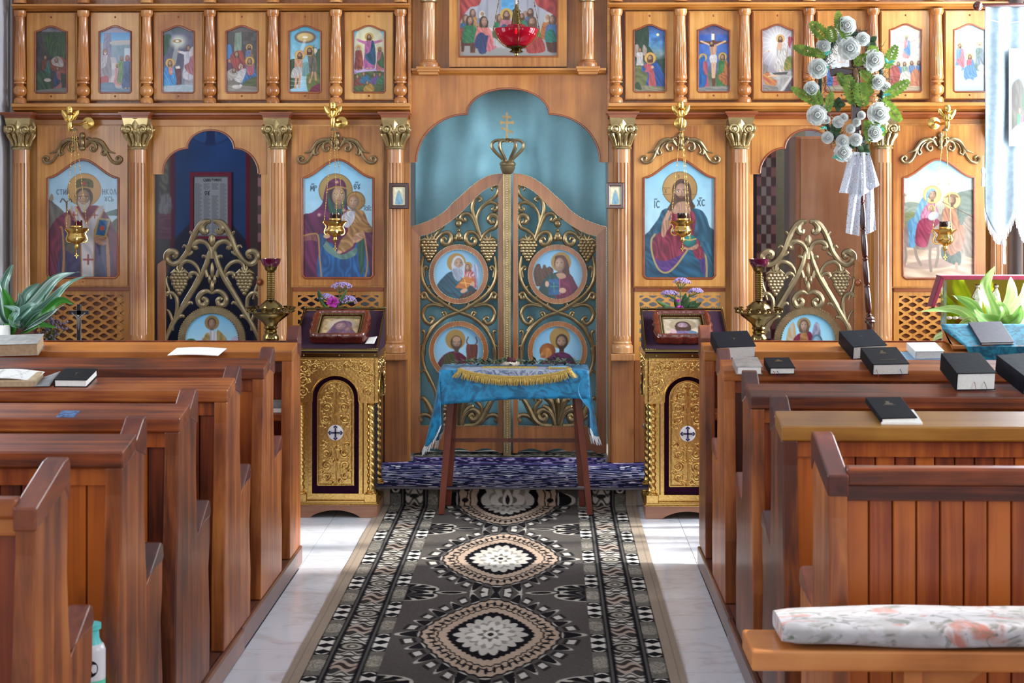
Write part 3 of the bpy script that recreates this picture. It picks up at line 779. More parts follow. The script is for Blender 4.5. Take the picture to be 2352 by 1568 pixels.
def paint_mesh(name, cv, pos, mat, parent=None, loc=None, disc=None):
    """pos(U, V) -> x, y, z arrays; U 0..1 left to right, V 0..1 top to bottom"""
    col = cv.colors(); ny, nx = col.shape[0] - 1, col.shape[1] - 1
    U, V = np.meshgrid(np.linspace(0, 1, nx + 1), np.linspace(0, 1, ny + 1))
    x, y, z = pos(U, V)
    off = wl(parent) if parent is not None else Vector(loc or (0, 0, 0))
    co = np.stack([x - off.x, y - off.y, z - off.z], -1).reshape(-1, 3)
    j, i = np.meshgrid(np.arange(ny), np.arange(nx), indexing='ij')
    a = (j * (nx + 1) + i).ravel(); q = np.stack([a, a + nx + 1, a + nx + 2, a + 1], -1).astype(np.int32)
    if disc:
        uc = (i.ravel() + .5) / nx - .5; vc = (j.ravel() + .5) / ny - .5
        q = q[uc * uc + vc * vc < disc * disc]
    me = bpy.data.meshes.new(name)
    me.vertices.add(len(co)); me.vertices.foreach_set('co', co.astype(np.float32).ravel())
    me.loops.add(q.size); me.loops.foreach_set('vertex_index', q.ravel())
    me.polygons.add(len(q)); me.polygons.foreach_set('loop_start', np.arange(len(q), dtype=np.int32) * 4)
    me.update(calc_edges=True)
    at = me.color_attributes.new('Col', 'FLOAT_COLOR', 'POINT')
    at.data.foreach_set('color', np.concatenate([col.reshape(-1, 3), np.ones((len(co), 1))], 1).astype(np.float32).ravel())
    me.materials.append(mat)
    o = bpy.data.objects.new(name, me); COL.objects.link(o)
    if parent is not None: o.parent = parent; WL[o.name] = wl(parent)
    elif loc is not None: o.location = loc; WL[o.name] = Vector(loc)
    return o
def flat_pos(xa, xb, zt, zb, y):
    return lambda U, V: (xa + (xb - xa) * U, np.full(U.shape, y), zt + (zb - zt) * V)
def trans_leaf(name, c, c2=None, rough=.45, tr=.45):
    m, nt, b = newmat(name); setp(b, rough, 0, 0); L = nt.links.new
    tcn = nt.nodes.new('ShaderNodeTexCoord'); n = nt.nodes.new('ShaderNodeTexNoise'); n.inputs['Scale'].default_value = 40; L(tcn.outputs['Object'], n.inputs[0])
    r = nt.nodes.new('ShaderNodeValToRGB'); r.color_ramp.elements[0].position = .35; r.color_ramp.elements[1].position = .65
    c2 = c2 or tuple(v * .7 for v in c); r.color_ramp.elements[0].color = (*c2, 1); r.color_ramp.elements[1].color = (*c, 1); L(n.outputs['Fac'], r.inputs[0])
    t = nt.nodes.new('ShaderNodeBsdfTranslucent'); mx = nt.nodes.new('ShaderNodeMixShader'); mx.inputs[0].default_value = tr
    L(r.outputs[0], b.inputs['Base Color']); L(r.outputs[0], t.inputs['Color']); L(b.outputs[0], mx.inputs[1]); L(t.outputs[0], mx.inputs[2]); L(mx.outputs[0], nt.nodes['Material Output'].inputs[0]); return m
# ------------------------------------------------------------------ icons
def arch_opening(cx, hw, sh, pk, bot, n=12):
    """opening outline in picture units: flat bottom, straight sides, ogee top"""
    L = []
    for i in range(n + 1):
        t = i / n; e = t * t * (3 - 2 * t)
        L.append((cx - hw + hw * t, sh - (sh - pk) * e))
    R = [(2 * cx - x, y) for x, y in L[::-1][1:]]
    r = hw * .08
    return [(cx - hw, bot - r), (cx - hw, (bot + sh) / 2), ] + L + R + [(cx + hw, (bot + sh) / 2), (cx + hw, bot - r), (cx + hw - r, bot), (cx, bot), (cx - hw + r, bot)]
def crest(par, cx, ya):
    """gilt scroll crest above a large icon; traced half, mirrored; unit: 0.268 picture px"""
    mb = MB(); q = .2679
    def T(p, sx): return (X(cx + sx * (p[0] - 705) * q, ya), ya, Z(p[1] * q, ya))
    curves = [([(800, 1262), (780, 1258), (778, 1282), (805, 1292), (826, 1262), (812, 1226), (775, 1214), (748, 1235)], [6, 9, 12, 12, 10]),
              ([(742, 1240), (770, 1205), (820, 1196), (870, 1218), (905, 1262), (930, 1292), (985, 1312)], [10, 17, 19, 14, 5]),
              ([(880, 1235), (905, 1290), (895, 1325), (870, 1312), (880, 1290)], [9, 12, 10, 8]),
              ([(905, 1270), (925, 1330), (965, 1385), (1015, 1395), (1040, 1365), (1020, 1340), (998, 1352), (1005, 1372)], [9, 13, 14, 12, 11, 10]),
              ([(815, 1212), (855, 1240), (880, 1290)], [5, 9, 5]),
              ([(738, 1190), (755, 1180), (772, 1195), (760, 1225), (735, 1255)], [8, 12, 13, 10])]
    for sx in (-1, 1):
        for pts, rs in curves:
            mb.tube([T(p, sx) for p in spline(pts, 6)], [r * q * ya / FPX for r in rs], 8, 1.1)
    for (x, y, rx, ry) in ((705, 1160, 24, 30), (705, 1218, 20, 40), (705, 1268, 26, 22)):
        c = T((x, y), 1); mb.ball((c[0], ya - 0.004, c[2]), 1.0, 14, 8, (rx * q * ya / FPX, .011, ry * q * ya / FPX))
    return mb.build('crest', M['antiqued'], par)
def icon_panel(label, x0, x1, yt, yb, cx, hw, sh, pk, bot, cv, yf, yb_, big, group):
    base = Vector(((X(x0, yf) + X(x1, yf)) / 2, yb_, Z(yb, yf)))
    t = thing('icon_panel', label, 'icon', base, group)
    op = [(X(a, yf), Z(b, yf)) for a, b in arch_opening(cx, hw, sh, pk, bot)]
    xa, xb, za, zb = X(x0, yf), X(x1, yf), Z(yt, yf), Z(yb, yf)
    A, B = ring_pts(op, xa, xb, zb, za)
    mb = MB(); mb.strip(A, B, yf, yf + (0.03 if big else 0.02), True); mb.build('frame', M['ico'], t)
    e = 0.006 if big else 0.004
    mb = MB(); w = 0.009 if big else .006
    mb.box(xa - w, xb + w, yf + (.012 if big else .008), yb_, zb - w, za + (w if big else w)); mb.build('backing', M['ico'], t, bevel=0.003)
    mb = MB(); r = .0065 if big else .005
    op2 = op + [op[0]]
    mb.tube([(p[0], yf - 0.001, p[1]) for p in op2], r, 8, .8); mb.build('moulding', M['edge'], t)
    k = yf / FPX
    ox = hw + 3
    paint_mesh('painting', cv, flat_pos(X(cx - ox, yf), X(cx + ox, yf), Z(pk - 3, yf), Z(bot + 3, yf), yf + .0095 if big else yf + .007), M['paint'], t)
    for y in ((yt + pk) / 2 - 6, (yb + bot) / 2) if not big else ((yb + bot) / 2,):
        mb = MB(); mb.ball((X(cx, yf), yf, Z(y, yf)), .0055, 8, 6); mb.build('bolt', M['edge'], t)
    return t
SK = 'c9a07c'
# ---- twelve feast icons, drawn in a 78 x 158 frame (3 px border hidden by the frame)
def feast(): return Cv(-3, 75, -3, 155, 74, '808080')
def f1():
    c = feast(); c.grad([(0, '6d6672'), (12, '7d7680'), (13, '45463e'), (80, '33382f'), (155, '4a4038')]); c.mottle(.2, 5, 3)
    c.fill([(0, 12), (14, 12), (16, 90), (0, 100)], '4d4844', '34302c', 90, 6); c.fill([(20, 20), (70, 18), (72, 70), (50, 75), (30, 60)], '3f5a34', '28371f', 95, 8)
    c.fill([(30, 78), (60, 70), (72, 90), (70, 108), (38, 100)], '8a4a34', '60301f', 30); c.fill([(36, 76), (50, 68), (62, 80), (60, 92), (40, 88)], 'b0a8a0', '8a8078', 40)
    c.head(47, 76, 5, '6a5a48', 'b08a70'); c.fig(22, 66, 60, '7a4436', '52281f', '3f7a6a', '2a5248', halo=None)
    c.fig(50, 92, 52, 'a86a62', '7a443e', '3a4468', '262c48', halo=None, side=-1); c.fill([(2, 110), (20, 100), (34, 118), (30, 150), (2, 150)], '3f5a40', '26382a', 60)
    c.ell(27, 122, 8, 4, 'b8aca0'); c.fill([(-3, 146), (75, 140), (75, 156), (-3, 156)], '77706a'); return c
def f2():
    c = feast(); c.grad([(0, '8d8296'), (14, '9a90a4'), (15, '4f93c8'), (38, '7fb0d4'), (40, 'a4b0b8'), (155, '7d94a8')])
    c.fill([(10, 16), (26, 16), (28, 70), (8, 72)], '8c88a4', '6d6a88', 90, 5, 0); c.fill([(28, 34), (72, 32), (72, 40), (28, 42)], 'b8b4ae'); c.fill([(28, 44), (72, 42), (72, 90), (28, 90)], '8aa0ac', '72909c', 90, 4, 0); c.fill([(56, 50), (70, 50), (70, 86), (56, 86)], 'c2ccd4', smooth=0)
    for i in range(5): c.fill([(18 + i, 70 + i * 14), (36 + i * 3, 70 + i * 14), (40 + i * 5, 84 + i * 14), (10, 84 + i * 14)], 'cfc6c6' if i % 2 else 'b9b4b8', smooth=0)
    c.fig(13, 52, 76, 'cbc4c6', '9d96a0', '9a8f92', '77707a', beard='d8d4d0', halo=None, hair='8a3a30'); c.fill([(0, 118), (18, 112), (20, 128), (0, 130)], 'a84a50')
    c.fig(41, 86, 48, 'd89a9c', 'b06c74', halo='d8b878'); c.fig(50, 68, 62, '7e9a62', '5a7444', halo=None, hair='8a5a50'); c.fig(63, 66, 76, '4f6d9c', '344c76', '3f5a8c', '2a3c66', halo=None, hair='a04040')
    c.fill([(-3, 132), (30, 128), (40, 142), (75, 146), (75, 156), (-3, 156)], '6b86a0', '5a7690', 0); return c
def f3():
    c = feast(); c.grad([(0, '4c5a62'), (14, '565f68'), (20, '5f5f76'), (80, '4e4c66'), (130, '7b8896'), (155, 'b4c0c8')]); c.mottle(.15)
    c.fill([(0, 24), (20, 22), (10, 60), (0, 66)], '2f5a3c', '1d3a28', 80); c.ell(36, 36, 24, 20, 'd8dccf', 'b0b4a4', soft=.6); c.fill([(30, 38), (36, 38), (30, 84), (20, 84)], 'c8cabc', alpha=.55)
    c.ell(33, 34, 10, 4, '9a7c3a'); c.ell(33, 34, 4, 2.5, 'e8e4d4')
    c.fill([(56, 108), (75, 100), (75, 134), (50, 132)], '8f8c92', 'b0aeb4', 20); c.fig(58, 44, 76, 'd4d0d4', 'a6a2b2', 'b8747c', '8a4c58', halo=None, arms=[(44, 60, 36, 58)], feet=False); c.ell(66, 58, 6, 12, 'cfc8c4', alpha=.8, rot=20)
    c.fill([(27, 96), (42, 94), (43, 132), (28, 134)], '6e3330', '4d2220', 90, 4, 0); c.fill([(29, 92), (38, 90), (40, 96), (30, 97)], 'e4dcd0', smooth=0)
    c.fill([(10, 88), (22, 90), (28, 104), (30, 134), (0, 138), (2, 110)], '4aa0d4', '2a6ca8', 70, 7); c.fill([(14, 92), (22, 94), (22, 110), (15, 108)], 'c77a7c'); c.head(17, 84, 6, '5a3c2a', SK, None, 'c9a050'); c.ell(20, 104, 3, 3, SK)
    c.fill([(-3, 136), (75, 132), (75, 156), (-3, 156)], 'b4c2cc', 'a0b0bc', 0, 6, 0)
    for x in (10, 30, 50): c.line([(x, 136), (x - 6, 155)], .8, '8a98a4', False)
    return c
def f4():
    c = feast(); c.grad([(0, '5a4f52'), (13, '6a5f60'), (14, '4f4a48'), (80, '45403e'), (155, '908878')])
    for j in range(6):
        for i in range(3): c.fill([(38 + i * 12 + (j % 2) * 5, 16 + j * 9), (49 + i * 12 + (j % 2) * 5, 16 + j * 9), (49 + i * 12 + (j % 2) * 5, 24 + j * 9), (38 + i * 12 + (j % 2) * 5, 24 + j * 9)], ('57504c', '4a4542', '5f5854')[(i + j) % 3], smooth=0)
    c.fill([(20, 16), (35, 14), (35, 60), (18, 62)], '8a9a88', '6c7d6c', 90, 5, 0); c.fill([(0, 46), (11, 44), (13, 72), (0, 74)], '3f78b0')
    c.fill([(30, 70), (60, 62), (66, 98), (34, 96)], '3d4a32', '2a3622', 20); c.fig(52, 44, 62, '7a86a8', '525e84', '8a6a48', '5f4630', beard='3a2a20')
    c.fill([(10, 66), (34, 56), (44, 84), (40, 100), (16, 96)], 'a84a40', '76302c', 60); c.head(24, 64, 6, '4a3020', SK); c.head(8, 80, 5.5, '8a3030', SK); c.fill([(-2, 84), (14, 86), (16, 104), (-2, 106)], '6a4a58', '4a3040')
    c.fill([(22, 108), (42, 96), (50, 112), (40, 128), (20, 124)], 'd0ccc8', 'a8a4a4', 40); c.head(33, 91, 4.5, 'c8c4c0', SK); c.fill([(2, 104), (20, 96), (26, 112), (10, 124), (0, 120)], 'b0a8a0', '807468', 30); c.head(18, 100, 5, '4a3020', SK)
    c.fill([(48, 86), (60, 84), (66, 104), (72, 124), (40, 132), (32, 138), (44, 108)], '3f7ab8', '24507c', 45, 8); c.fill([(48, 86), (60, 84), (62, 108), (48, 110)], 'c06a78', '984a58', 80); c.head(53, 80, 6, '5a3c2a', SK, None, 'c9a050')
    c.fill([(40, 128), (75, 114), (75, 150), (40, 146)], '5c6434', '454c26', 10); c.fill([(-3, 134), (75, 140), (75, 156), (-3, 156)], '9a9084', '7a7064', 0, 8); c.ell(24, 138, 11, 4.5, 'd8d4cc', 'b4b0a8'); c.ell(33, 135, 3, 3, 'd8d4cc'); return c
def f5():
    c = feast(); c.grad([(0, '4a9ab4'), (20, '63aac4'), (70, '8cc0d0'), (100, '9cc4cc'), (120, 'a8d0dc'), (155, '8cc0d8')]); c.mottle(.08)
    c.ell(36, 26, 26, 15, '6a5a58', soft=.15); c.ell(36, 26, 21, 11, 'd8c080', 'c0a060', soft=.2); c.ell(36, 26, 6, 2.5, 'f0ead8'); c.fill([(32, 34), (38, 34), (30, 60), (24, 58)], 'e0e8e8', alpha=.5)
    c.fill([(-3, 84), (20, 78), (20, 130), (-3, 140)], '3f5a38', '2c4028'); c.fill([(26, 90), (40, 82), (56, 92), (56, 112), (26, 112)], '5f8a8c', '7aa0a0'); c.fill([(40, 112), (75, 100), (75, 156), (46, 156)], '76803a', '596430', 20, 7); c.fill([(50, 140), (75, 130), (75, 156), (48, 156)], '8a2a44', '641c30', 30)
    c.fill([(60, 60), (75, 56), (75, 110), (62, 106)], '4f6a44', '3a5034')
    sk = 'c8977a'
    c.fill([(14, 74), (28, 72), (30, 88), (28, 100), (14, 100), (12, 86)], sk, 'a87458', 80); c.fill([(10, 96), (28, 94), (28, 116), (16, 118), (4, 116)], 'd0cac4', 'a09a98', 70); c.line([(16, 116), (14, 140)], 5, sk, False); c.line([(24, 114), (22, 138)], 5, sk, False); c.line([(14, 76), (20, 90)], 4, sk, False); c.line([(28, 78), (22, 88)], 4, sk, False); c.head(24, 67, 6.5, '5a3a22', sk, '4a3020', 'd0a858')
    c.fill([(42, 64), (56, 62), (62, 84), (60, 108), (46, 106), (44, 86)], '7d7566', '5a5346', 75, 7); c.line([(44, 66), (32, 62), (26, 58)], 4.5, sk); c.line([(52, 106), (46, 128)], 5, sk, False); c.line([(58, 106), (60, 122)], 4.5, sk, False); c.head(46, 57, 7, '4a3020', sk, '4a3020', 'c9a050'); c.line([(56, 44), (48, 120)], 1.2, '4a3a2a', False); c.line([(52, 50), (61, 50)], 1.4, '3a2a22', False); c.fill([(57, 50), (63, 56), (60, 62), (57, 60)], 'd8d4cc')
    for y in (124, 134, 144): c.line([(0, y), (20, y + 2), (38, y)], 1, 'd0e8f0', True, .7)
    return c
def f6():
    c = feast(); c.grad([(0, '4aa0b8'), (20, '8cc0cc'), (90, 'b4b8cc'), (110, '7a8a6a'), (155, '4a5a34')]); c.mottle(.08)
    c.fill([(4, 30), (20, 6), (40, 2), (60, 12), (70, 40), (64, 90), (36, 100), (8, 92)], 'd6d2b4', 'c0bc9c', 90, 5); c.ell(34, 34, 22, 24, 'ecdca4', soft=.8)
    c.fill([(0, 92), (36, 98), (75, 92), (75, 112), (-3, 110)], 'a08cb8', 'c4b4d0', 10, 5); c.fig(36, 20, 78, 'b86a9c', '8a4a76', '2f5e7c', '1c3e58', halo='c8a050', beard='4a3222', arms=[(24, 38, 10, 32), (50, 38, 64, 34)], side=1)
    c.fig(12, 46, 54, '8a4038', '602824', 'a05040', '703028', halo='c8a050', beard='b0a8a0', hair='8a8478'); c.fig(60, 50, 52, 'c07a86', '94545f', '4e7040', '34502a', halo='c8a050', side=1)
    c.fill([(-3, 112), (75, 106), (75, 156), (-3, 156)], '57683a', '3f4e28', 20, 9)
    for (x, y, a, b) in ((12, 124, '8a4a3c', '60302a'), (26, 118, '3a7496', '244f6c'), (50, 120, '7a5a9c', '563c74'), (34, 138, 'b89040', '8a6628'), (62, 120, '4e8a5c', '346040')):
        c.fill([(x - 10, y + 4), (x, y - 8), (x + 11, y - 2), (x + 12, y + 10), (x - 8, y + 12)], a, b, 40); c.head(x - 2, y - 9, 4.2, '5a3a28', SK)
    return c
def f7():
    c = feast(); c.grad([(0, '3a4a7c'), (20, '3f68a0'), (50, '5a90b4'), (64, '8aa0a0'), (80, '3f5648'), (155, '5a6044')]); c.mottle(.2)
    c.fill([(-3, 6), (30, 0), (34, 40), (26, 70), (-3, 76)], '2f4430', '1f3022', 90, 9); c.fill([(24, 40), (46, 66), (44, 84), (20, 80)], '2a4030'); c.ell(54, 22, 3.2, 3.2, 'ecd89a'); c.fill([(40, 30), (72, 26), (72, 34), (44, 36)], '33558c', alpha=.5); c.fill([(44, 84), (75, 80), (75, 130), (44, 120)], '2f4a34', '22362a')
    c.fill([(0, 50), (10, 44), (14, 66), (4, 72)], 'a89888', '887868'); c.fill([(22, 44), (30, 56), (26, 70), (20, 64)], 'a89888', '887868'); c.fig(14, 52, 54, 'c8c2bc', '98928e', halo=None, hair='6a4a32', arms=[(10, 66, 14, 72)])
    c.fill([(-3, 96), (28, 94), (34, 112), (30, 140), (-3, 144)], '6f7446', '53582f', 10)
    c.fill([(24, 88), (44, 80), (58, 90), (70, 120), (72, 138), (30, 138), (32, 112), (18, 102)], '2f5aa0', '1c3a70', 60, 8); c.fill([(22, 92), (36, 86), (44, 100), (50, 138), (34, 138), (34, 108)], 'b85a5c', '8a3c42', 80, 6); c.line([(36, 94), (28, 104), (40, 96)], 6, 'b05254'); c.ell(42, 95, 3.2, 3.2, SK); c.head(37, 75, 7.5, '5a3a22', SK, '4a2e1c', 'c89c50', -.5)
    c.fill([(-3, 138), (75, 140), (75, 156), (-3, 156)], '8c8468', '6a6448', 5, 6); c.fill([(0, 140), (10, 128), (18, 146)], '2c4426'); return c
def f8():
    c = feast(); c.grad([(0, '4a4668'), (20, '5a5880'), (24, '33509a'), (60, '3f62a8'), (100, '5f6a86'), (116, '4c5c40'), (155, '8c8a80')]); c.mottle(.15); c.ell(36, 50, 30, 44, '5f86c4', soft=.9, alpha=.6)
    c.line([(36, 22), (36, 142)], 7, '5e3a26', False); c.line([(5, 40), (65, 40)], 6, '5e3a26', False); c.fill([(31, 20), (38, 20), (38, 34), (31, 34)], 'd8d4c8', smooth=0)
    sk = 'c9a283'; c.line([(8, 37), (34, 48)], 4, sk, False); c.line([(62, 37), (38, 48)], 4, sk, False); c.fill([(28, 48), (42, 46), (41, 66), (40, 74), (30, 74), (29, 64)], sk, 'a87c5e', 80); c.fill([(28, 70), (42, 68), (43, 84), (36, 88), (28, 84)], 'd8d4cc', 'b0aca8', 70); c.line([(33, 86), (34, 118)], 5, sk, False); c.line([(39, 86), (37, 118)], 5, sk, False); c.head(32, 42, 5.5, '4a2e1c', sk, '4a2e1c', None, -.5)
    c.fig(12, 68, 78, 'b85c68', '8a3c4a', '3468a8', '1f4478', halo='b89850', side=-1, hair='3468a8'); c.fill([(2, 84), (10, 72), (16, 74), (12, 96), (20, 130), (6, 146), (-2, 140)], '2f66a8', '1c4478', 85, 7)
    c.fig(56, 66, 80, '4a7a42', '325a2e', 'b87044', '86502e', halo='b89850', side=1, turn=-.3)
    c.fill([(-3, 142), (75, 138), (75, 156), (-3, 156)], '9a968c', '74706a', 5, 9); return c
def f9():
    c = feast(); c.grad([(0, '6a626c'), (40, '9a929a'), (110, '8a8288'), (155, 'a09890')]); c.ell(38, 44, 46, 60, 'e8e4de', soft=.9)
    for i in range(22):
        a = i * .2856; c.line([(38 + 12 * math.cos(a), 40 + 14 * math.sin(a)), (38 + 50 * math.cos(a), 40 + 56 * math.sin(a))], .8, 'f0ece6', False, .6)
    c.fig(42, 26, 78, 'd4cec8', '9a948e', 'dcd6d0', 'a8a29c', beard='5a3a26', halo='d0a860', arms=[(28, 52, 16, 60), (54, 46, 60, 40)], hair='5a3a26'); c.fill([(36, 42), (46, 42), (44, 56), (36, 56)], 'c49a7c'); c.line([(62, 26), (56, 76)], 1.2, '8a6a4a', False); c.fill([(60, 28), (70, 30), (66, 44), (64, 54), (60, 44)], 'b8505c', '8c343f', 80)
    c.fill([(14, 108), (64, 104), (75, 110), (75, 120), (30, 122)], 'b8b4ae', '98948e', 0, 5, 0); c.fill([(22, 108), (60, 106), (56, 112), (30, 113)], '4a4642', smooth=0); c.fill([(34, 122), (62, 118), (62, 150), (40, 150)], 'a8a49e', '88847e', 90, 4, 0); c.line([(68, 116), (40, 155)], 5, 'c4c0ba', False); c.fill([(66, 124), (75, 112), (75, 156), (46, 156)], '5c5058', '463c44', 45, 5, 0)
    c.fill([(54, 78), (66, 70), (72, 86), (66, 100), (50, 102)], 'a08a3c', '5a6a34', 40); c.fill([(2, 112), (16, 106), (22, 120), (34, 126), (30, 138), (10, 134)], 'b88c3c', 'a04c40', 40); c.head(8, 102, 5.5, '6a4a38', SK); c.line([(16, 116), (34, 114)], 3.5, SK, False); c.fill([(-3, 90), (14, 92), (10, 108), (-3, 110)], '8a8278', '6a625a'); c.fill([(-3, 136), (36, 140), (30, 156), (-3, 156)], '8c847c', '6c645c', 10, 6); return c
def f10():
    c = feast(); c.grad([(0, 'd8ccb4'), (60, 'e0d8c8'), (110, 'b8c4cc'), (155, 'a89c88')]); c.mottle(.1); c.ell(36, 44, 26, 30, 'ece6d8', soft=.6); c.fig(36, 24, 62, 'd0ccc8', 'a4a09c', 'b87078', '8c4c56', halo='d0b070', arms=[(26, 44, 22, 34), (48, 42, 52, 34)], beard='5a3a26')
    c.fill([(0, 84), (36, 92), (72, 84), (72, 100), (0, 104)], 'd8dce0', 'b8c0c8', 10)
    for (x, t, a, b) in ((10, 92, '4a6ea8', '30508a'), (24, 96, 'b05a58', '843c3e'), (40, 98, '5a8a6a', '3c664a'), (54, 94, 'a87a4a', '7c5630'), (66, 92, '7a5a8c', '583e6a')): c.fig(x, t, 52, a, b, halo=None)
    c.fill([(-3, 140), (75, 136), (75, 156), (-3, 156)], 'a09478', '80745c', 5); return c
def f11():
    c = feast(); c.grad([(0, 'd8cab0'), (40, 'e2d2b4'), (70, 'd6d0c8'), (90, 'b8a890'), (155, 'c4b49c')]); c.ell(38, 46, 34, 40, 'ead8b4', soft=.5); c.ell(38, 52, 36, 32, 'd8d4d0', soft=.4, alpha=.5)
    for (x, y) in ((10, 30), (14, 52), (24, 70), (40, 78), (58, 68), (66, 48), (62, 26)): c.ell(x, y, 9, 7, 'd4ccc2', 'b8b0a8', soft=.4)
    c.fig(38, 26, 50, 'c49a98', '9c7070', '6f94bc', '4a709c', halo='d8b878', arms=[(28, 40, 20, 36), (48, 40, 56, 36)], hair='7a94b4', feet=False)
    for (x, t, a, b) in ((8, 90, 'b87068', '8a4c48'), (20, 84, '5a7ea8', '3c5e88'), (34, 84, '8aa090', '647c6c'), (50, 82, '7088a8', '4c6488'), (66, 82, '6a86b0', '486490')): c.fig(x, t, 56, a, b, halo=None, feet=False)
    c.fill([(2, 100), (18, 94), (28, 128), (24, 142), (0, 142)], 'b06058', '843f3a', 70, 6); c.fill([(48, 112), (58, 100), (72, 112), (75, 142), (44, 142)], 'c88a68', '9c6244', 70, 6); c.fill([(26, 110), (46, 108), (44, 138), (24, 138)], 'c8c0b4', 'a0988c', 40); c.fill([(-3, 140), (75, 140), (75, 156), (-3, 156)], 'c0ac90', 'a08c70', 5); return c
def f12():
    c = feast(); c.grad([(0, 'a4bcc0'), (40, 'b4ccd0'), (110, 'b4b8bc'), (155, 'a0b8c4')]); c.ell(36, 32, 22, 22, 'd8e0d4', soft=.8); c.ell(35, 32, 5, 3, 'f0ece0')
    c.fig(14, 44, 60, '7c98b8', '587898', 'b88088', '8c5860', halo='c8ac74', beard='5a3a26', feet=False); c.line([(4, 40), (14, 56)], 2.5, '9a8a72', False); c.fig(58, 42, 62, '7a9088', '587068', '8c98a0', '68747c', halo='c8ac74', beard='d8d4d0', hair='c8c4c0', feet=False)
    c.fig(37, 68, 62, 'b8727c', '8c4c58', '5f88b0', '3f6490', halo='d8b878', feet=False); c.fill([(26, 96), (46, 94), (54, 122), (40, 130), (24, 124)], '6a90b8', '48709c', 70, 6)
    for (x, y) in ((6, 112), (18, 126), (36, 130), (54, 126), (68, 110), (10, 100), (64, 98)): c.ell(x, y, 11, 9, 'd8d4cc', 'a8a4a0', soft=.4)
    return c
FEAST = [('nativity scene in a dim green curtained room, leftmost feast icon', f1), ('priest on temple steps receiving a small girl', f2), ('annunciation with kneeling blue robed woman and white angel', f3),
         ('stable scene with infant and shepherds before a stone wall', f4), ('baptism in a river under a golden cloud', f5), ('pink and blue robed figure with outstretched arms on a hill', f6),
         ('kneeling man praying under a moonlit night sky', f7), ('crucifixion with two standing mourners', f8), ('white robed risen figure above an open stone tomb', f9),
         ('feast icon mostly hidden behind the flower wreath', f10), ('blue robed woman rising over a crowd, right of the wreath', f11), ('pale enthroned group in clouds, beside the white banner', f12)]
PX0 = [62, 209, 354, 500, 645, 792, 1437, 1584, 1731, 1878, 2025, 2172]
for (lab, fn), x0 in zip(FEAST, PX0):
    icon_panel('small arched icon: ' + lab, x0, x0 + 110, 28, 227, x0 + 55.5, 36.5, 70, 58, 212, fn(), 8.885, 8.93, False, 'feast icons in the upper tier')
# ---- four large icons
def bishop():
    c = Cv(402, 1028, -60, 980, 128, '9bbccd'); c.grad([(-60, '8fb6cf'), (300, '9fc0d2'), (450, 'b8cad0'), (980, '9aa8a8')]); c.mottle(.05)
    c.fill([(402, 330), (440, 300), (470, 330), (520, 370), (570, 440), (620, 640), (402, 640)], '6f6a62', '55504a', 60); c.fill([(425, 300), (440, 250), (455, 250), (462, 300)], '8a7a64'); c.fill([(880, 420), (950, 390), (1028, 380), (1028, 460), (880, 450)], '4f6a66', '3f5654', 0); c.fill([(900, 440), (1028, 445), (1028, 530), (930, 520)], 'a8c4d0'); c.fill([(950, 500), (1028, 460), (1028, 640), (960, 620)], '4a5a44', '38462f')
    c.ell(722, 213, 143, 143, 'c49a60', 'a87c42'); c.ring(722, 213, 139, 144, '8a6030')
    c.fill([(600, 385), (680, 345), (770, 345), (850, 355), (925, 440), (985, 560), (1028, 700), (1028, 990), (402, 990), (410, 620), (470, 480), (540, 420)], '7a2440', '4d1428', 75, 9)
    c.fill([(540, 560), (640, 520), (880, 540), (915, 640), (940, 990), (525, 990), (525, 700)], '40365f', '282244', 90, 9); c.fill([(600, 560), (700, 600), (690, 700), (640, 760), (560, 700)], '4a4a40', '35352c')
    c.fill([(505, 540), (530, 560), (540, 800), (525, 990), (545, 990), (560, 780), (540, 540)], 'a8703c'); c.fill([(905, 640), (925, 640), (945, 990), (920, 990)], 'a8703c')
    c.fill([(640, 770), (560, 720), (640, 660), (720, 800)], '6a5a46', alpha=.6)
    c.fill([(600, 380), (650, 355), (740, 500), (850, 352), (890, 380), (810, 560), (800, 990), (700, 990), (690, 560)], 'c4bcba', '9a9294', 80, 6, 2); c.line([(598, 382), (690, 560), (702, 990)], 10, 'a8703c', False); c.line([(888, 382), (808, 560), (800, 990)], 10, 'a8703c', False); c.line([(650, 356), (740, 500), (850, 354)], 9, 'a8703c', False)
    for (x, y, k) in ((755, 810, 38), (635, 430, 26), (810, 430, 24)):
        c.line([(x - k, y), (x + k, y)], k * .42, '8a3a34', False); c.line([(x, y - k), (x, y + k)], k * .42, '8a3a34', False)
    c.fill([(838, 452), (944, 462), (905, 622), (800, 616)], 'a08a50', smooth=0); c.fill([(850, 468), (928, 476), (894, 606), (820, 600)], '2f6ea0', '1c4a74', 40, 5, 0); c.ell(872, 542, 20, 22, 'b04a34')
    c.fill([(800, 620), (860, 610), (915, 640), (910, 680), (840, 680)], 'b08466', '8a6048', 20); c.line([(572, 320), (580, 440), (575, 520)], 13, '3a2a20', False); c.line([(520, 318), (540, 288), (572, 318), (605, 290), (615, 315)], 10, '4a3626'); c.fill([(565, 440), (600, 430), (605, 520), (580, 540), (560, 500)], 'b08466', '8a6048')
    c.head(718, 285, 92, '4a3a30', 'b98f70', 'a89c90', None, -.2, longhair=False); c.fill([(640, 260), (660, 340), (668, 260)], '5a4a3c'); c.fill([(652, 150), (668, 122), (720, 112), (775, 122), (798, 150), (790, 205), (720, 190), (662, 208)], '6a6238', '4a4424', 90, 6); c.ell(720, 158, 15, 17, 'a03a34'); c.line([(662, 203), (720, 190), (790, 203)], 12, 'a88648')
    c.text(488, 210, 42, 'CTHJ', '2a3444', 5); c.text(876, 205, 46, 'NKOLJ', '2a3444', 5); c.text(896, 270, 40, 'YCB', '2a3444', 5); return c
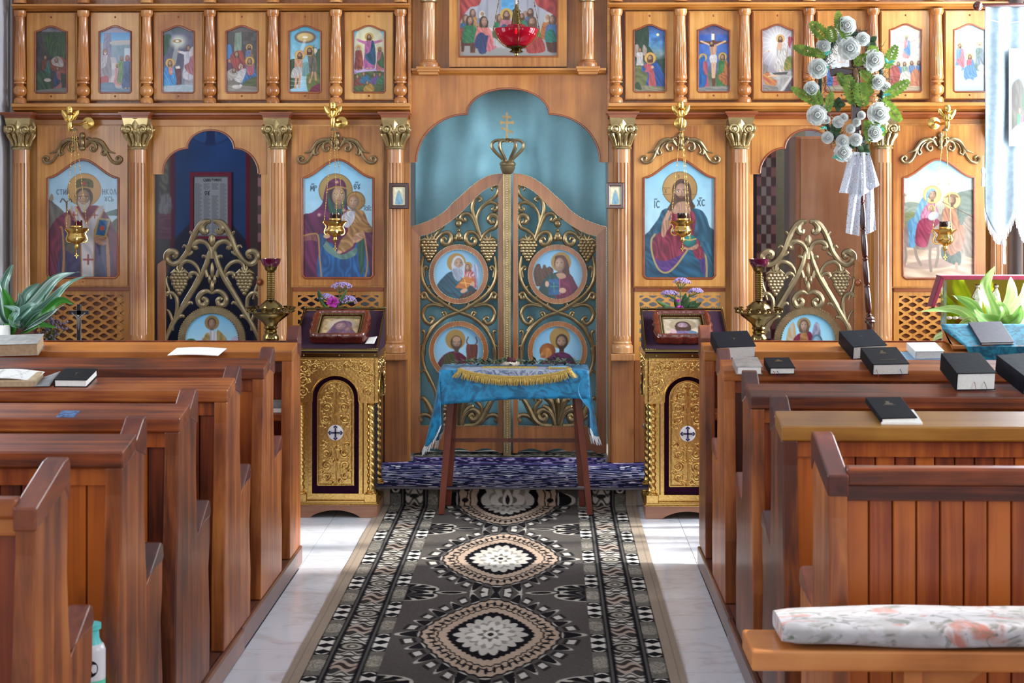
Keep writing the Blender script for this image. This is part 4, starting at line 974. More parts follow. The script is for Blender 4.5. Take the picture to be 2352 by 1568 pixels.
def mother():
    c = Cv(867, 1490, -68, 975, 128, '8fc0d8'); c.grad([(-68, '79b4d4'), (200, '93c4dc'), (500, 'a8ccdc'), (975, '9cc0d4')]); c.mottle(.04)
    c.ell(1158, 208, 142, 142, 'a88c52', '8f7440'); c.ring(1158, 208, 138, 143, '5a4420'); c.ell(1328, 300, 76, 84, 'b08a4c', '94703a'); c.ring(1328, 300, 74, 80, '5a4420')
    c.line([(1330, 216), (1330, 260)], 5, '6a5028', False); c.line([(1372, 300), (1404, 300)], 5, '6a5028', False)
    c.fill([(1040, 330), (1062, 230), (1090, 150), (1130, 115), (1175, 106), (1225, 130), (1250, 190), (1252, 320), (1290, 420), (1400, 500), (1490, 600), (1490, 990), (867, 990), (867, 470), (960, 400)], '682450', '421232', 62, 10)
    c.fill([(1072, 200), (1170, 175), (1245, 190), (1240, 330), (1200, 420), (1110, 400), (1090, 300)], '2f4038', '24584a', 80); c.head(1178, 250, 88, '3a2a24', 'cba586', None, None, .45, longhair=False)
    c.fill([(1062, 250), (1085, 160), (1130, 118), (1178, 108), (1228, 132), (1250, 190), (1235, 200), (1170, 178), (1105, 205), (1085, 300)], '6e2852', '4a1538', 70, 5); c.line([(1088, 205), (1170, 178), (1248, 192)], 11, 'a8823c')
    for (x, y) in ((1168, 138), (1020, 420), (1228, 380)):
        for a in range(4): c.line([(x - 16 * math.cos(a * .785), y - 16 * math.sin(a * .785)), (x + 16 * math.cos(a * .785), y + 16 * math.sin(a * .785))], 3.5, 'd8b8a0', False)
    c.fill([(1030, 690), (1120, 660), (1240, 800), (1350, 640), (1400, 640), (1420, 990), (1030, 990)], '2264a0', '123e6c', 90, 9); c.fill([(1030, 640), (1080, 640), (1200, 760), (1330, 700), (1320, 770), (1210, 800), (1090, 740)], '6a8a80', '4a6a62', 30); c.fill([(1345, 640), (1395, 600), (1395, 900), (1360, 900)], '2f5c48', '1f4034')
    c.fill([(1015, 590), (1060, 585), (1080, 640), (1040, 690), (1012, 660)], '2a5478', '1c3a58')
    c.line([(880, 600), (960, 582), (1010, 600), (1022, 760), (1040, 970)], 13, 'a87a48'); c.line([(1395, 570), (1415, 700), (1425, 850), (1405, 970)], 13, 'a87a48')
    for i in range(14): c.line([(884 + i * 9, 602 - 14 * math.sin(i * .22)), (882 + i * 9, 650 - 14 * math.sin(i * .22))], 3, 'b89050', False)
    c.fill([(1245, 395), (1300, 375), (1390, 385), (1420, 460), (1470, 560), (1380, 570), (1330, 600), (1300, 690), (1200, 752), (1172, 740), (1200, 640), (1260, 560)], 'b48a58', '7c5832', 50, 8); c.fill([(1210, 430), (1275, 385), (1320, 395), (1310, 470), (1260, 530), (1220, 500)], 'cfcdd0', '9a9aa6', 80, 6); c.fill([(1395, 390), (1430, 480), (1470, 555), (1340, 545), (1300, 500), (1370, 470)], 'a87844', '74502a', 30)
    c.head(1310, 308, 58, '8a6038', 'cfa585', None, None, -.2, longhair=False); c.fill([(1300, 630), (1330, 580), (1390, 565), (1400, 610), (1350, 650), (1310, 660)], 'c89c7c', '9a7056', 30); c.fill([(1055, 600), (1100, 570), (1110, 610), (1075, 620)], 'c89c7c'); c.ell(1190, 738, 22, 14, 'c89c7c')
    for k in range(3): c.line([(1310 + k * 8, 618 + k * 10), (1345 + k * 8, 600 + k * 9)], 3, '8a6048', False)
    c.text(948, 170, 44, 'MP', '1c2838', 6); c.text(955, 170, 44, '~', '1c2838', 6); c.text(1312, 155, 44, 'QY', '1c2838', 6); c.text(1326, 155, 44, '~', '1c2838', 6); c.text(1396, 352, 30, 'IC', '1c2838', 4); c.text(1424, 352, 30, 'XC', '1c2838', 4); c.text(1398, 352, 26, '~', '1c2838', 4); c.text(1432, 352, 26, '~', '1c2838', 4); return c
def saviour():
    c = Cv(362, 988, -68, 975, 128, '8fc0d8'); c.grad([(-68, '7cb6d2'), (200, '95c4d8'), (500, 'aacedc'), (975, '9cc2d4')]); c.mottle(.04)
    c.ell(680, 196, 146, 146, 'b8905a', '94703c'); c.ring(680, 196, 142, 147, '5a4420')
    for q in ([(655, 55), (655, 110)], [(718, 60), (716, 115)], [(536, 188), (600, 190)], [(536, 246), (600, 244)], [(765, 244), (822, 246)]): c.line(q, 4, '5e4422', False)
    c.text(552, 196, 36, 'Y', '5e4422', 4); c.text(664, 78, 26, 'O', '5e4422', 4)
    c.fill([(560, 365), (500, 450), (420, 560), (362, 640), (362, 990), (988, 990), (988, 600), (930, 520), (900, 430), (820, 365)], '2a5f76', '173a4e', 70, 11)
    c.fill([(590, 400), (680, 372), (780, 380), (815, 460), (800, 600), (850, 650), (880, 790), (760, 800), (560, 830), (470, 790), (440, 700), (480, 590), (560, 540)], '8c3048', '5a1a2c', 80, 10)
    c.fill([(455, 785), (540, 815), (660, 775), (720, 740), (640, 860), (560, 905), (480, 870)], '5f3a80', '40245c', 40, 6); c.fill([(820, 800), (890, 780), (900, 975), (860, 930)], '4c3a74', '34265a')
    c.fill([(362, 640), (440, 590), (440, 700), (470, 820), (560, 915), (650, 850), (760, 700), (820, 740), (860, 900), (900, 990), (362, 990)], '235a76', '12384e', 35, 10)
    c.line([(470, 585), (440, 640), (450, 760), (500, 880), (570, 912), (650, 850), (740, 725)], 15, 'a08a58'); c.line([(860, 680), (890, 720), (905, 850), (905, 965)], 16, 'a08a58')
    c.fill([(850, 660), (930, 660), (985, 760), (985, 860), (930, 960), (915, 800)], '2c6680', '1a4256', 70, 6)
    c.fill([(780, 690), (850, 680), (885, 780), (820, 790)], '8c3048', '5a1a2c', 60)
    c.line([(600, 380), (590, 480)], 10, '2c6a80')
    c.fill([(625, 180), (650, 130), (700, 112), (750, 140), (775, 210), (780, 290), (810, 350), (770, 370), (730, 320), (650, 330), (610, 390), (575, 370), (610, 300)], '5e4030', '3c281c', 80, 8); c.head(690, 222, 92, '5e4030', 'c0957a', '4a3024', None, .1, longhair=False); c.fill([(655, 320), (740, 310), (770, 395), (690, 410), (620, 400)], 'b08a70', '96705a')
    c.fill([(632, 150), (700, 128), (748, 150), (766, 220), (745, 190), (700, 148), (655, 170), (635, 240), (625, 200)], '5e4030', '3c281c')
    c.fill([(525, 590), (530, 500), (545, 450), (570, 400), (588, 395), (580, 460), (605, 470), (600, 520), (570, 560), (550, 610)], 'b88c70', '8c6450', 80)
    for q in ([(560, 460), (585, 385)], [(575, 460), (600, 395)]): c.line(q, 14, 'b88c70', False)
    c.ell(762, 640, 56, 54, '2a8a80', '14504e'); c.line([(710, 625), (762, 635), (816, 622)], 9, 'c4a04c'); c.line([(762, 590), (764, 630)], 9, 'c4a04c', False); c.fill([(712, 690), (760, 700), (830, 665), (830, 700), (790, 718), (730, 715)], 'b88c70', '8c6450')
    c.text(458, 300, 58, 'IC', '16222e', 7); c.text(828, 290, 52, 'XC', '16222e', 7); c.text(466, 300, 46, '~', '16222e', 6); c.text(842, 290, 46, '~', '16222e', 6); return c
def flight():
    c = Cv(942, 1570, -68, 980, 128, 'c0d0d8'); c.grad([(-68, '8fb8cc'), (120, 'aec8d2'), (220, 'ccd0cc'), (300, 'd8c4a8'), (330, 'a8a494'), (480, '8c8c70'), (560, 'a09478'), (980, 'b49c84')]); c.mottle(.1, 5, 8)
    c.fill([(1400, 260), (1480, 215), (1570, 230), (1570, 480), (1430, 440)], '7a8478', '626c62', 20); c.fill([(942, 340), (1010, 310), (1100, 330), (1080, 420), (942, 420)], '8a9484', '747e70', 10); c.fill([(942, 420), (1060, 400), (1080, 520), (942, 560)], '7c8058', '646844', 10); c.line([(970, 240), (974, 340)], 6, '5a5440', False)
    for a in range(6): c.line([(970, 250), (970 + 26 * math.cos(a), 250 + 16 * math.sin(a))], 5, '56603e', False)
    c.fill([(1440, 520), (1570, 430), (1570, 860), (1460, 800)], 'a09080', '766858', 50, 8); c.fill([(942, 760), (1200, 700), (1500, 780), (1570, 820), (1570, 990), (942, 990)], 'c4ac94', '9a826c', 8, 8); c.fill([(1000, 840), (1260, 790), (1400, 840), (1250, 880), (1020, 880)], '8a7268', alpha=.7)
    dk = '8c7a6c'; c.fill([(952, 590), (1000, 490), (1100, 480), (1260, 480), (1330, 540), (1330, 620), (1260, 690), (1130, 720), (1020, 700), (960, 690)], dk, '6a5a50', 60); c.fill([(1220, 480), (1230, 420), (1290, 420), (1330, 460), (1350, 560), (1300, 600)], dk, '6a5a50'); c.line([(1285, 430), (1300, 380)], 12, '6a5a50', False)
    for q in ([(975, 690), (985, 780), (965, 860)], [(1060, 700), (1075, 780), (1110, 850)], [(1190, 690), (1185, 790), (1195, 900)], [(1250, 660), (1255, 760), (1235, 860)]): c.line(q, 24, '7a685c')
    c.fill([(1000, 480), (1060, 440), (1100, 460), (1080, 560), (1060, 690), (1010, 690), (1005, 580)], '5f8fae', '3f6a88', 80, 6); c.fill([(1050, 470), (1090, 330), (1140, 250), (1190, 195), (1235, 215), (1250, 300), (1180, 330), (1120, 420), (1100, 480)], '7aa2b4', '557c90', 75, 7); c.fill([(1120, 390), (1180, 310), (1230, 320), (1260, 430), (1190, 470), (1110, 460)], 'b87c90', '8c5468', 70); c.fill([(1095, 470), (1210, 450), (1270, 480), (1200, 560), (1160, 690), (1090, 690), (1060, 640)], '93324f', '661d34', 60, 7); c.head(1205, 250, 44, '5a4030', 'c8a086', None, 'd8b46c', .3, longhair=False); c.fill([(1150, 260), (1175, 205), (1215, 195), (1245, 225), (1215, 215), (1180, 240), (1165, 310)], '8aaab8', '6488a0')
    c.ell(1215, 430, 48, 34, 'b4bcc4', '8c949c', rot=-30); c.head(1200, 365, 22, '8a6a44', 'd0a488', None, 'd8b46c', hr=1.3)
    c.fill([(1290, 460), (1310, 360), (1360, 335), (1410, 350), (1440, 470), (1480, 560), (1450, 720), (1360, 770), (1300, 680), (1310, 560)], 'b07a5c', '7e523a', 70, 8); c.fill([(1400, 350), (1450, 370), (1470, 480), (1440, 500)], '6a7468', '525c50'); c.fill([(1290, 690), (1360, 770), (1440, 730), (1440, 850), (1330, 820), (1280, 770)], '465448', '323e34', 70); c.line([(1410, 840), (1410, 900)], 26, 'a87e66', False); c.head(1372, 300, 42, '6a4a34', 'b48a6c', '5a4030', 'd4b070', -.3, longhair=False); c.fill([(1310, 275), (1350, 245), (1400, 245), (1430, 275), (1370, 268)], '7a6044'); c.line([(1290, 310), (1570, 450)], 6, '5a4430', False); return c
BIG = [('large arched icon of a bearded bishop in crimson, far left', 86, 293, 190.5, 81.5, bishop, 189), ('large arched icon of a mother in plum veil holding a child', 671, 879, 776, 81.5, mother, 774),
       ('large arched icon of a man in blue mantle holding a green orb', 1457, 1665, 1560.5, 82, saviour, 1563), ('large arched icon of a woman riding a donkey, far right', 2052, 2262, 2156, 82, flight, 2160)]
for lab, x0, x1, cx, hw, fn, ccx in BIG:
    t = icon_panel(lab, x0, x1, 289, 657, cx, hw, 408, 366, 639, fn(), 8.875, 8.945, True, 'large icons between the columns')
    crest(t, ccx, 8.868)
# ---- supper picture over the central arch
def supper():
    c = Cv(500, 1352, -330, 492, 150, '8a8a92'); c.grad([(-330, '8a8a94'), (100, 'a09ea4'), (300, '9a9894'), (380, '8c8a86'), (492, '8e8a84')])
    c.fill([(840, -40), (860, -80), (930, -100), (985, -70), (990, 110), (840, 110)], '8a94a0', '767e8c', 90, 4, 0); c.fill([(866, -30), (930, -60), (972, -20), (974, 100), (866, 100)], '5fa0c8', '4a8ab4', 0, 3, 0)
    for x in (690, 1080, 640, 1130): c.fill([(x, -330), (x + 60, -330), (x + 60, 170), (x, 170)], 'a4a4ae', '86868f', 90, 4, 0)
    c.fill([(500, -330), (700, -330), (690, 10), (600, 60), (540, 130), (500, 170)], 'b04a44', '7c2c2c', 70, 7); c.fill([(1352, -330), (1150, -330), (1150, 0), (1230, 80), (1300, 120), (1352, 180)], 'b04a44', '7c2c2c', 110, 7)
    c.fill([(760, 240), (1140, 235), (1150, 270), (1120, 400), (800, 400), (770, 280)], 'b8b4b0', '908c8a', 90, 8); c.fill([(750, 235), (1150, 230), (1165, 252), (740, 262)], 'cfcac4', smooth=0)
    def seated(x, y, s, a, b, a2, b2, hair, tr, beard=None):
        c.fill([(x - 50 * s, y + 60 * s), (x - 20 * s, y + 36 * s), (x + 24 * s, y + 38 * s), (x + 56 * s, y + 80 * s), (x + 62 * s, y + 180 * s), (x - 62 * s, y + 180 * s)], a, b, 70, 7)
        c.fill([(x - 55 * s, y + 110 * s), (x - 10 * s, y + 80 * s), (x + 40 * s, y + 150 * s), (x + 40 * s, y + 190 * s), (x - 60 * s, y + 190 * s)], a2, b2, 40, 6); c.head(x, y, 34 * s, hair, 'c0937a', beard, None, tr)
    for (x, y, s, a, b, a2, b2, h, tr, bd) in ((620, 105, .85, 'b88a52', '8c6234', 'a87a44', '7c5628', '5a3c28', .6, None), (700, 120, .8, '7a8ca4', '586a84', 'a88058', '7c5a38', 'c8c0b4', .4, 'd0c8bc'), (1070, 120, .8, '8aa0b4', '667c94', '6a7a94', '4c5c78', '8a7a6a', -.2, '9a8a78'), (1112, 102, .9, '5c6478', '40485c', '4a5268', '343a50', '4a3424', -.4, '4a3424'), (1040, 140, .75, '3a7a58', '265640', '3a6a50', '264a38', '4a3424', -.3, '4a3424'),
                                            (850, 150, .9, '2f7a52', '1e5538', '2f6a4a', '1e4a34', '5a3c28', .5, None), (908, 125, 1.0, 'c07a86', '94545f', '34607a', '20425a', '5a3c28', .2, '4a3222')):
        if x == 908: c.ell(908, 120, 52, 52, 'b89448')
        seated(x, y, s, a, b, a2, b2, h, tr, bd)
    c.fill([(750, 236), (1150, 231), (1165, 256), (740, 264)], 'c8c2bc', smooth=0)
    c.fill([(520, 330), (650, 330), (640, 450), (600, 450), (600, 390), (550, 390), (545, 440), (522, 440)], '5c3424', '3e2016', 90, 5, 0); c.fill([(1240, 345), (1340, 340), (1340, 450), (1290, 450), (1262, 440)], '5c3424', '3e2016', 90, 5, 0)
    for (x, y, s, a, b, a2, b2, h, tr, bd) in ((560, 155, .95, '3a6a94', '264a6c', '9c4a44', '703230', '5a4434', .6, None), (595, 170, 1.0, '34744a', '225230', '34744a', '225230', '3a2a22', .7, None), (1262, 150, .95, 'b8783c', '8a5628', 'b06a34', '844c24', 'b8a894', -.5, 'b0a08c'), (1302, 165, 1.0, '52709c', '385080', '2f7a68', '1e564a', '5a4434', -.7, None)): seated(x, y, s, a, b, a2, b2, h, tr, bd)
    seated(715, 180, 1.2, 'd08078', 'a4564f', '33406c', '202a4c', '3a2a20', .7, None); c.fill([(650, 330), (740, 300), (770, 330), (740, 440), (700, 460), (670, 440)], '33406c', '1f2848', 75, 7); c.fill([(755, 300), (770, 300), (790, 380), (825, 400), (740, 440)], 'c8707a', '9c4c56')
    seated(1130, 185, 1.2, '4f7a3c', '345826', 'b0403a', '7c2826', '5a3c28', -.6, '5a3c28'); c.fill([(1110, 320), (1200, 320), (1240, 430), (1150, 455), (1080, 440)], 'b0443c', '7c2a28', 75, 7); return c
yf = 8.885
t = thing('icon_panel', 'wide supper scene painting in wooden frame over the central arch', 'icon', (X(1167, yf), 8.95, Z(153, yf)), 'upper paintings')
A, B = ring_pts([(X(x, yf), Z(y, yf)) for x, y in ((1057, 128), (1168, 128), (1279, 128), (1279, 20), (1279, -85), (1168, -85), (1057, -85), (1057, 20))], X(1032, yf), X(1302, yf), Z(153, yf), Z(-110, yf))
MB().strip(A, B, yf, 8.95, True).build('frame', M['ico'], t)
MB().tube([(X(x, yf), yf, Z(y, yf)) for x, y in ((1055, -85), (1055, 130), (1281, 130), (1281, -85), (1055, -85))], .006, 8).build('moulding', M['edge'], t)
paint_mesh('painting', supper(), flat_pos(X(1054, yf), X(1282, yf), Z(-88, yf), Z(131, yf), yf + .012), M['paint'], t)
# ------------------------------------------------------------------ royal doors, side gates, sanctuary behind
K_CARVE = 1.36
def scroll(mb, T, pts, rs, ya, unit, mir=None, n=6, seg=8, flat=1.0):
    for m in ((None,) if mir is None else (None, mir)):
        q = [((2 * m - x) if m is not None else x, y) for x, y in pts]
        mb.tube([T(p) for p in spline(q, n)], [r * unit * K_CARVE for r in rs], seg, flat)
def grapes(mb, T, cx, cy, w, h, unit, ya):
    rows = [4, 5, 4, 4, 3, 2, 1]; r = w / 8.6
    for j, n in enumerate(rows):
        for i in range(n):
            x = cx + (i - (n - 1) / 2) * w / 4.4; y = cy - h / 2 + (j + .5) * h / 7
            p = T((x, y)); mb.ball((p[0], p[1] - r * unit * .5, p[2]), r * unit * 1.4, 8, 6)
    for sx in (-1, 1):
        mb.tube([T((cx, cy - h * .52)), T((cx + sx * w * .3, cy - h * .62)), T((cx + sx * w * .58, cy - h * .5))], [r * unit * .6, r * unit * 1.1, r * unit * .2], 6, .7)
        mb.tube([T((cx, cy - h * .5)), T((cx + sx * w * .15, cy - h * .75)), T((cx + sx * w * .1, cy - h * .9))], [r * unit * .8, r * unit * .7, r * unit * .2], 6, .7)
def beads(mb, pts, step, r):
    """small beads at even steps along a polyline"""
    p = [Vector(q) for q in pts]; d = 0.0; nxt = 0.0
    for a, b in zip(p[:-1], p[1:]):
        L = (b - a).length
        while nxt <= d + L:
            c = a + (b - a) * ((nxt - d) / L if L else 0); mb.ball(c, r, 5, 4); nxt += step
        d += L
def ring_y(mb, c, r0, r1, y0, y1, n=56):
    A = [(c[0] + r0 * math.cos(2 * math.pi * i / n), c[1] + r0 * math.sin(2 * math.pi * i / n)) for i in range(n)]
    B = [(c[0] + r1 * math.cos(2 * math.pi * i / n), c[1] + r1 * math.sin(2 * math.pi * i / n)) for i in range(n)]
    mb.strip(A, B, y0, y1, True)
M['bead'] = plain('pale gilt beading', S('c9b78c'), 0.35, 0.6, 0.2, 80)
M['door'] = wood('golden door board', S('6a3a18'), S('96592a'), S('b27540'), 'Z', 40, 0.3, 0.4, 0.15)

def med_bg(x0, x1, y0, y1):
    c = Cv(x0, x1, y0, y1, 84, '8fc0dc'); c.grad([(y0, '6aa4c8'), (y1, 'a4cce0')]); c.ell((x0 + x1) / 2, (y0 + y1) / 2, (x1 - x0) * .5, (y1 - y0) * .5, 'a4cfe4', '6a9ec4', soft=.6, off=(0.1, .1)); return c
def evangelist1():
    c = med_bg(285, 711, 719, 1145); c.ell(480, 840, 76, 76, '9a7a3e'); c.ell(570, 876, 40, 42, '9a7a3e')
    c.fill([(600, 880), (630, 850), (660, 880), (650, 1000), (650, 1060), (610, 1000)], 'b4c0d4', '7a88a8', 80); c.fill([(535, 900), (570, 890), (620, 920), (640, 1040), (560, 1000)], 'd0ccc8', '9a2c34', 80)
    c.fill([(320, 1040), (380, 950), (440, 910), (500, 930), (560, 1000), (640, 1060), (640, 1150), (380, 1150)], '20566c', '10303e', 50, 8); c.fill([(520, 1100), (600, 1070), (650, 1060), (640, 1150), (500, 1150)], '5a3a2a', '3a2418'); c.head(495, 850, 58, 'b8bcc4', 'c49c80', 'a8b0bc', None, .3, bald=False); c.fill([(450, 890), (520, 895), (530, 950), (500, 990), (460, 960)], 'a0a8b8', '7a8496', 80); c.head(570, 878, 24, '6a4030', 'cfa88c'); c.fill([(470, 1040), (545, 950), (628, 970), (560, 1055)], 'c87a28', 'a85820', 20, 4, 0); c.line([(545, 975), (560, 1040)], 6, 'e0b060', False); c.line([(515, 1000), (595, 1008)], 6, 'e0b060', False); c.ell(540, 1065, 30, 16, 'c49c80', rot=-20); c.ell(612, 1010, 16, 18, 'c49c80'); return c
def evangelist2():
    c = med_bg(1139, 1565, 719, 1145); c.ell(1380, 836, 80, 80, '9a7a3e'); c.fill([(1160, 920), (1180, 860), (1210, 850), (1225, 890), (1245, 860), (1265, 880), (1290, 870), (1320, 900), (1300, 950), (1240, 1010), (1190, 1030), (1170, 990)], '5c4034', '3c2820', 80, 8); c.head(1247, 872, 15, '5c4034', '6a4a3a')
    c.fill([(1200, 1060), (1260, 960), (1330, 920), (1400, 930), (1400, 1150), (1210, 1150)], '1e4a48', '102e2e', 60); c.fill([(1370, 930), (1440, 920), (1490, 990), (1530, 1090), (1480, 1150), (1340, 1150)], '7a1f48', '4e1030', 70, 7); c.fill([(1330, 810), (1360, 780), (1410, 790), (1440, 850), (1450, 930), (1480, 960), (1410, 930)], '5a3024', '3c1e16'); c.head(1372, 850, 60, '5a3024', 'c8a086', None, None, -.3, longhair=False); c.fill([(1340, 930), (1400, 925), (1420, 955), (1370, 970)], 'b08a6c'); c.fill([(1278, 975), (1368, 965), (1372, 1095), (1280, 1100)], '265e8c', '184468', 30, 4, 0); c.line([(1368, 968), (1372, 1095)], 7, 'c0566a', False); c.line([(1322, 1000), (1325, 1075)], 5, '4a9a70', False); c.line([(1295, 1030), (1352, 1028)], 5, '4a9a70', False); c.ell(1268, 1010, 16, 24, 'c8a086'); c.ell(1392, 1062, 28, 22, 'c8a086'); return c
def evangelist3():
    c = med_bg(285, 711, 1376, 1802); c.ell(472, 1500, 80, 80, '9a7a3e'); c.line([(575, 1480), (562, 1520), (585, 1550)], 9, '6a3a30'); c.line([(635, 1480), (645, 1520), (620, 1550)], 9, '6a3a30')
    c.fill([(560, 1550), (600, 1540), (650, 1550), (640, 1660), (610, 1700), (570, 1690)], '7a4438', '562c24', 80); c.ell(608, 1688, 26, 16, 'a87468'); c.fill([(330, 1690), (400, 1610), (500, 1600), (600, 1690), (660, 1802), (320, 1802)], '6a1c38', '441026', 70, 7); c.fill([(380, 1640), (450, 1610), (480, 1700), (460, 1802), (360, 1802)], '4a4a24', '34341a', 70); c.head(480, 1530, 56, '4a3628', 'b08a70', '4a382c', None, .2, bald=True, longhair=False)
    c.fill([(440, 1690), (505, 1700), (505, 1802), (442, 1802)], 'ccccd4', smooth=0); c.fill([(508, 1700), (572, 1690), (572, 1802), (508, 1802)], 'd4d4dc', smooth=0); c.text(446, 1705, 28, 'KN', '22262e', 5); c.text(452, 1750, 28, 'GA', '22262e', 5); c.text(516, 1705, 28, 'OTL', '22262e', 4); c.text(520, 1750, 28, 'NC', '22262e', 5); return c
def evangelist4():
    c = med_bg(1139, 1565, 1376, 1802); c.ell(1370, 1486, 82, 84, '9a7a3e'); c.ell(1272, 1590, 64, 62, 'a0602c', '6e3a18'); c.fill([(1225, 1600), (1255, 1570), (1295, 1575), (1300, 1630), (1250, 1650), (1215, 1640)], 'c88a48', '9a5c2a'); c.ell(1240, 1635, 18, 12, '8a5a40')
    c.fill([(1180, 1720), (1280, 1640), (1360, 1600), (1450, 1620), (1520, 1720), (1550, 1802), (1180, 1802)], '6a2a58', '44183a', 60, 8); c.head(1385, 1520, 60, '33241a', 'b48c70', '33241a', None, -.2, longhair=False); c.fill([(1230, 1700), (1290, 1715), (1330, 1802), (1240, 1802)], 'd0d0d8', smooth=0); c.fill([(1292, 1715), (1350, 1680), (1400, 1770), (1330, 1802)], 'd8d8e0', smooth=0); c.text(1240, 1722, 26, 'KN', '22262e', 4); c.text(1256, 1760, 26, 'GA', '22262e', 4); c.text(1312, 1720, 24, 'CTI', '22262e', 4); return c
DY = 8.985
UA = .2678 * DY / FPX
def TA(p): return (X(920 + p[0] * .2678, DY), DY + .012, Z(380 + p[1] * .2678, DY))
MIRA = (1167 - 920) / .2678
def TBm(p): return (X(920 + p[0] * .2806, DY), DY + .012, Z(780 + p[1] * .2806, DY))
MIRB = (1167 - 920) / .2806
UB = .2806 * DY / FPX
CARVE = [  # upper carving of the left leaf
    ([(795, 215), (782, 200), (795, 178), (822, 178), (838, 212), (818, 258), (770, 300), (715, 335), (675, 385), (652, 450), (650, 520)], [7, 10, 13, 12, 11, 10, 12]),
    ([(672, 312), (690, 296), (676, 274), (645, 280), (622, 318), (615, 375), (632, 440), (655, 510), (672, 570), (694, 630)], [8, 12, 14, 15, 14, 13, 13, 12]),
    ([(800, 352), (788, 372), (808, 388), (832, 366), (822, 334), (785, 318), (735, 332), (690, 372), (655, 435)], [8, 12, 14, 13, 11, 10, 8]),
    ([(552, 448), (556, 470), (532, 474), (516, 448), (540, 416), (588, 418), (624, 468), (650, 530), (682, 605)], [8, 12, 14, 13, 12, 11]),
    ([(790, 468), (800, 488), (774, 492), (756, 462), (778, 428), (820, 434), (836, 480), (812, 530), (760, 556), (715, 592), (686, 645)], [8, 13, 17, 17, 15, 12, 12]),
    ([(392, 638), (378, 620), (356, 638), (370, 672), (410, 674), (436, 632), (416, 582), (370, 580), (330, 610), (300, 650)], [8, 13, 17, 18, 16, 12, 9]),
    ([(604, 638), (618, 620), (642, 640), (630, 674), (586, 674), (558, 630), (576, 580), (622, 574), (658, 602), (692, 652)], [8, 13, 17, 18, 16, 12, 9]),
    ([(270, 640), (300, 600), (330, 560), (372, 520)], [6, 10, 8]), ([(310, 620), (290, 590), (280, 565)], [5, 7, 3]),
    ([(240, 660), (240, 625), (270, 610), (290, 640)], [5, 6, 5]), ([(730, 660), (705, 630), (735, 610), (756, 640)], [5, 6, 5]),
    ([(440, 462), (470, 450), (486, 470)], [5, 9, 5]), ([(195, 780), (178, 880), (188, 980), (235, 1070), (320, 1150), (420, 1215), (500, 1258), (610, 1300), (710, 1380), (780, 1490), (812, 1600), (800, 1720), (745, 1840), (700, 1940), (690, 2020)], [9, 13, 14, 14, 14, 14, 13, 13, 12, 12])]
CARVEM = [  # mirrored about the leaf's own axis (x = 500)
    ([(205, 960), (196, 900), (212, 868), (232, 880), (222, 898)], [8, 11, 10, 7]), ([(262, 1090), (240, 1050), (258, 1036), (272, 1060)], [6, 9, 6]),
    ([(216, 1112), (212, 1134), (188, 1140), (180, 1108), (208, 1094), (236, 1138), (290, 1180), (370, 1200), (430, 1238)], [8, 13, 14, 13, 11, 9, 7]),
    ([(244, 1312), (262, 1302), (282, 1326), (256, 1360), (212, 1335), (190, 1272), (222, 1212), (290, 1196), (370, 1214)], [8, 13, 15, 15, 14, 12, 9]),
    ([(330, 1170), (320, 1130), (345, 1140), (380, 1180)], [6, 9, 6]), ([(440, 1220), (418, 1200), (428, 1182), (446, 1190)], [8, 11, 8]), ([(372, 1290), (360, 1268), (378, 1258), (392, 1280), (400, 1310)], [7, 10, 8, 6]),
    ([(240, 1420), (280, 1370), (340, 1340), (355, 1350)], [7, 10, 8, 4]), ([(175, 1430), (195, 1420), (205, 1450), (190, 1520)], [7, 11, 9, 6]), ([(168, 1560), (188, 1545), (205, 1580), (200, 1650)], [7, 10, 9, 6]), ([(170, 1780), (205, 1760), (230, 1800), (245, 1860)], [8, 13, 11, 7])]
BOT = [([(1285, 705), (1285, 600), (1285, 520), (1285, 475)], [8, 13, 17, 10]), ([(1278, 690), (1262, 600), (1232, 510), (1200, 484), (1182, 500)], [7, 11, 17, 17, 10]), ([(1272, 700), (1246, 620), (1206, 566), (1178, 548), (1172, 532)], [7, 11, 15, 12, 6]),
       ([(1158, 632), (1176, 612), (1192, 634), (1172, 660), (1136, 646), (1126, 606), (1160, 576), (1212, 590), (1246, 640), (1262, 700)], [8, 13, 16, 16, 14, 13, 11]), ([(1240, 704), (1150, 698), (1092, 650), (1058, 580), (1020, 510), (990, 478), (968, 492)], [9, 14, 17, 15, 13, 10, 7]), ([(1108, 508), (1120, 486), (1142, 500), (1128, 520), (1100, 560), (1096, 640)], [7, 11, 12, 10, 10]), ([(990, 655), (972, 668), (966, 640), (990, 620), (1036, 624), (1088, 658), (1150, 696)], [8, 13, 13, 12, 12, 12])]
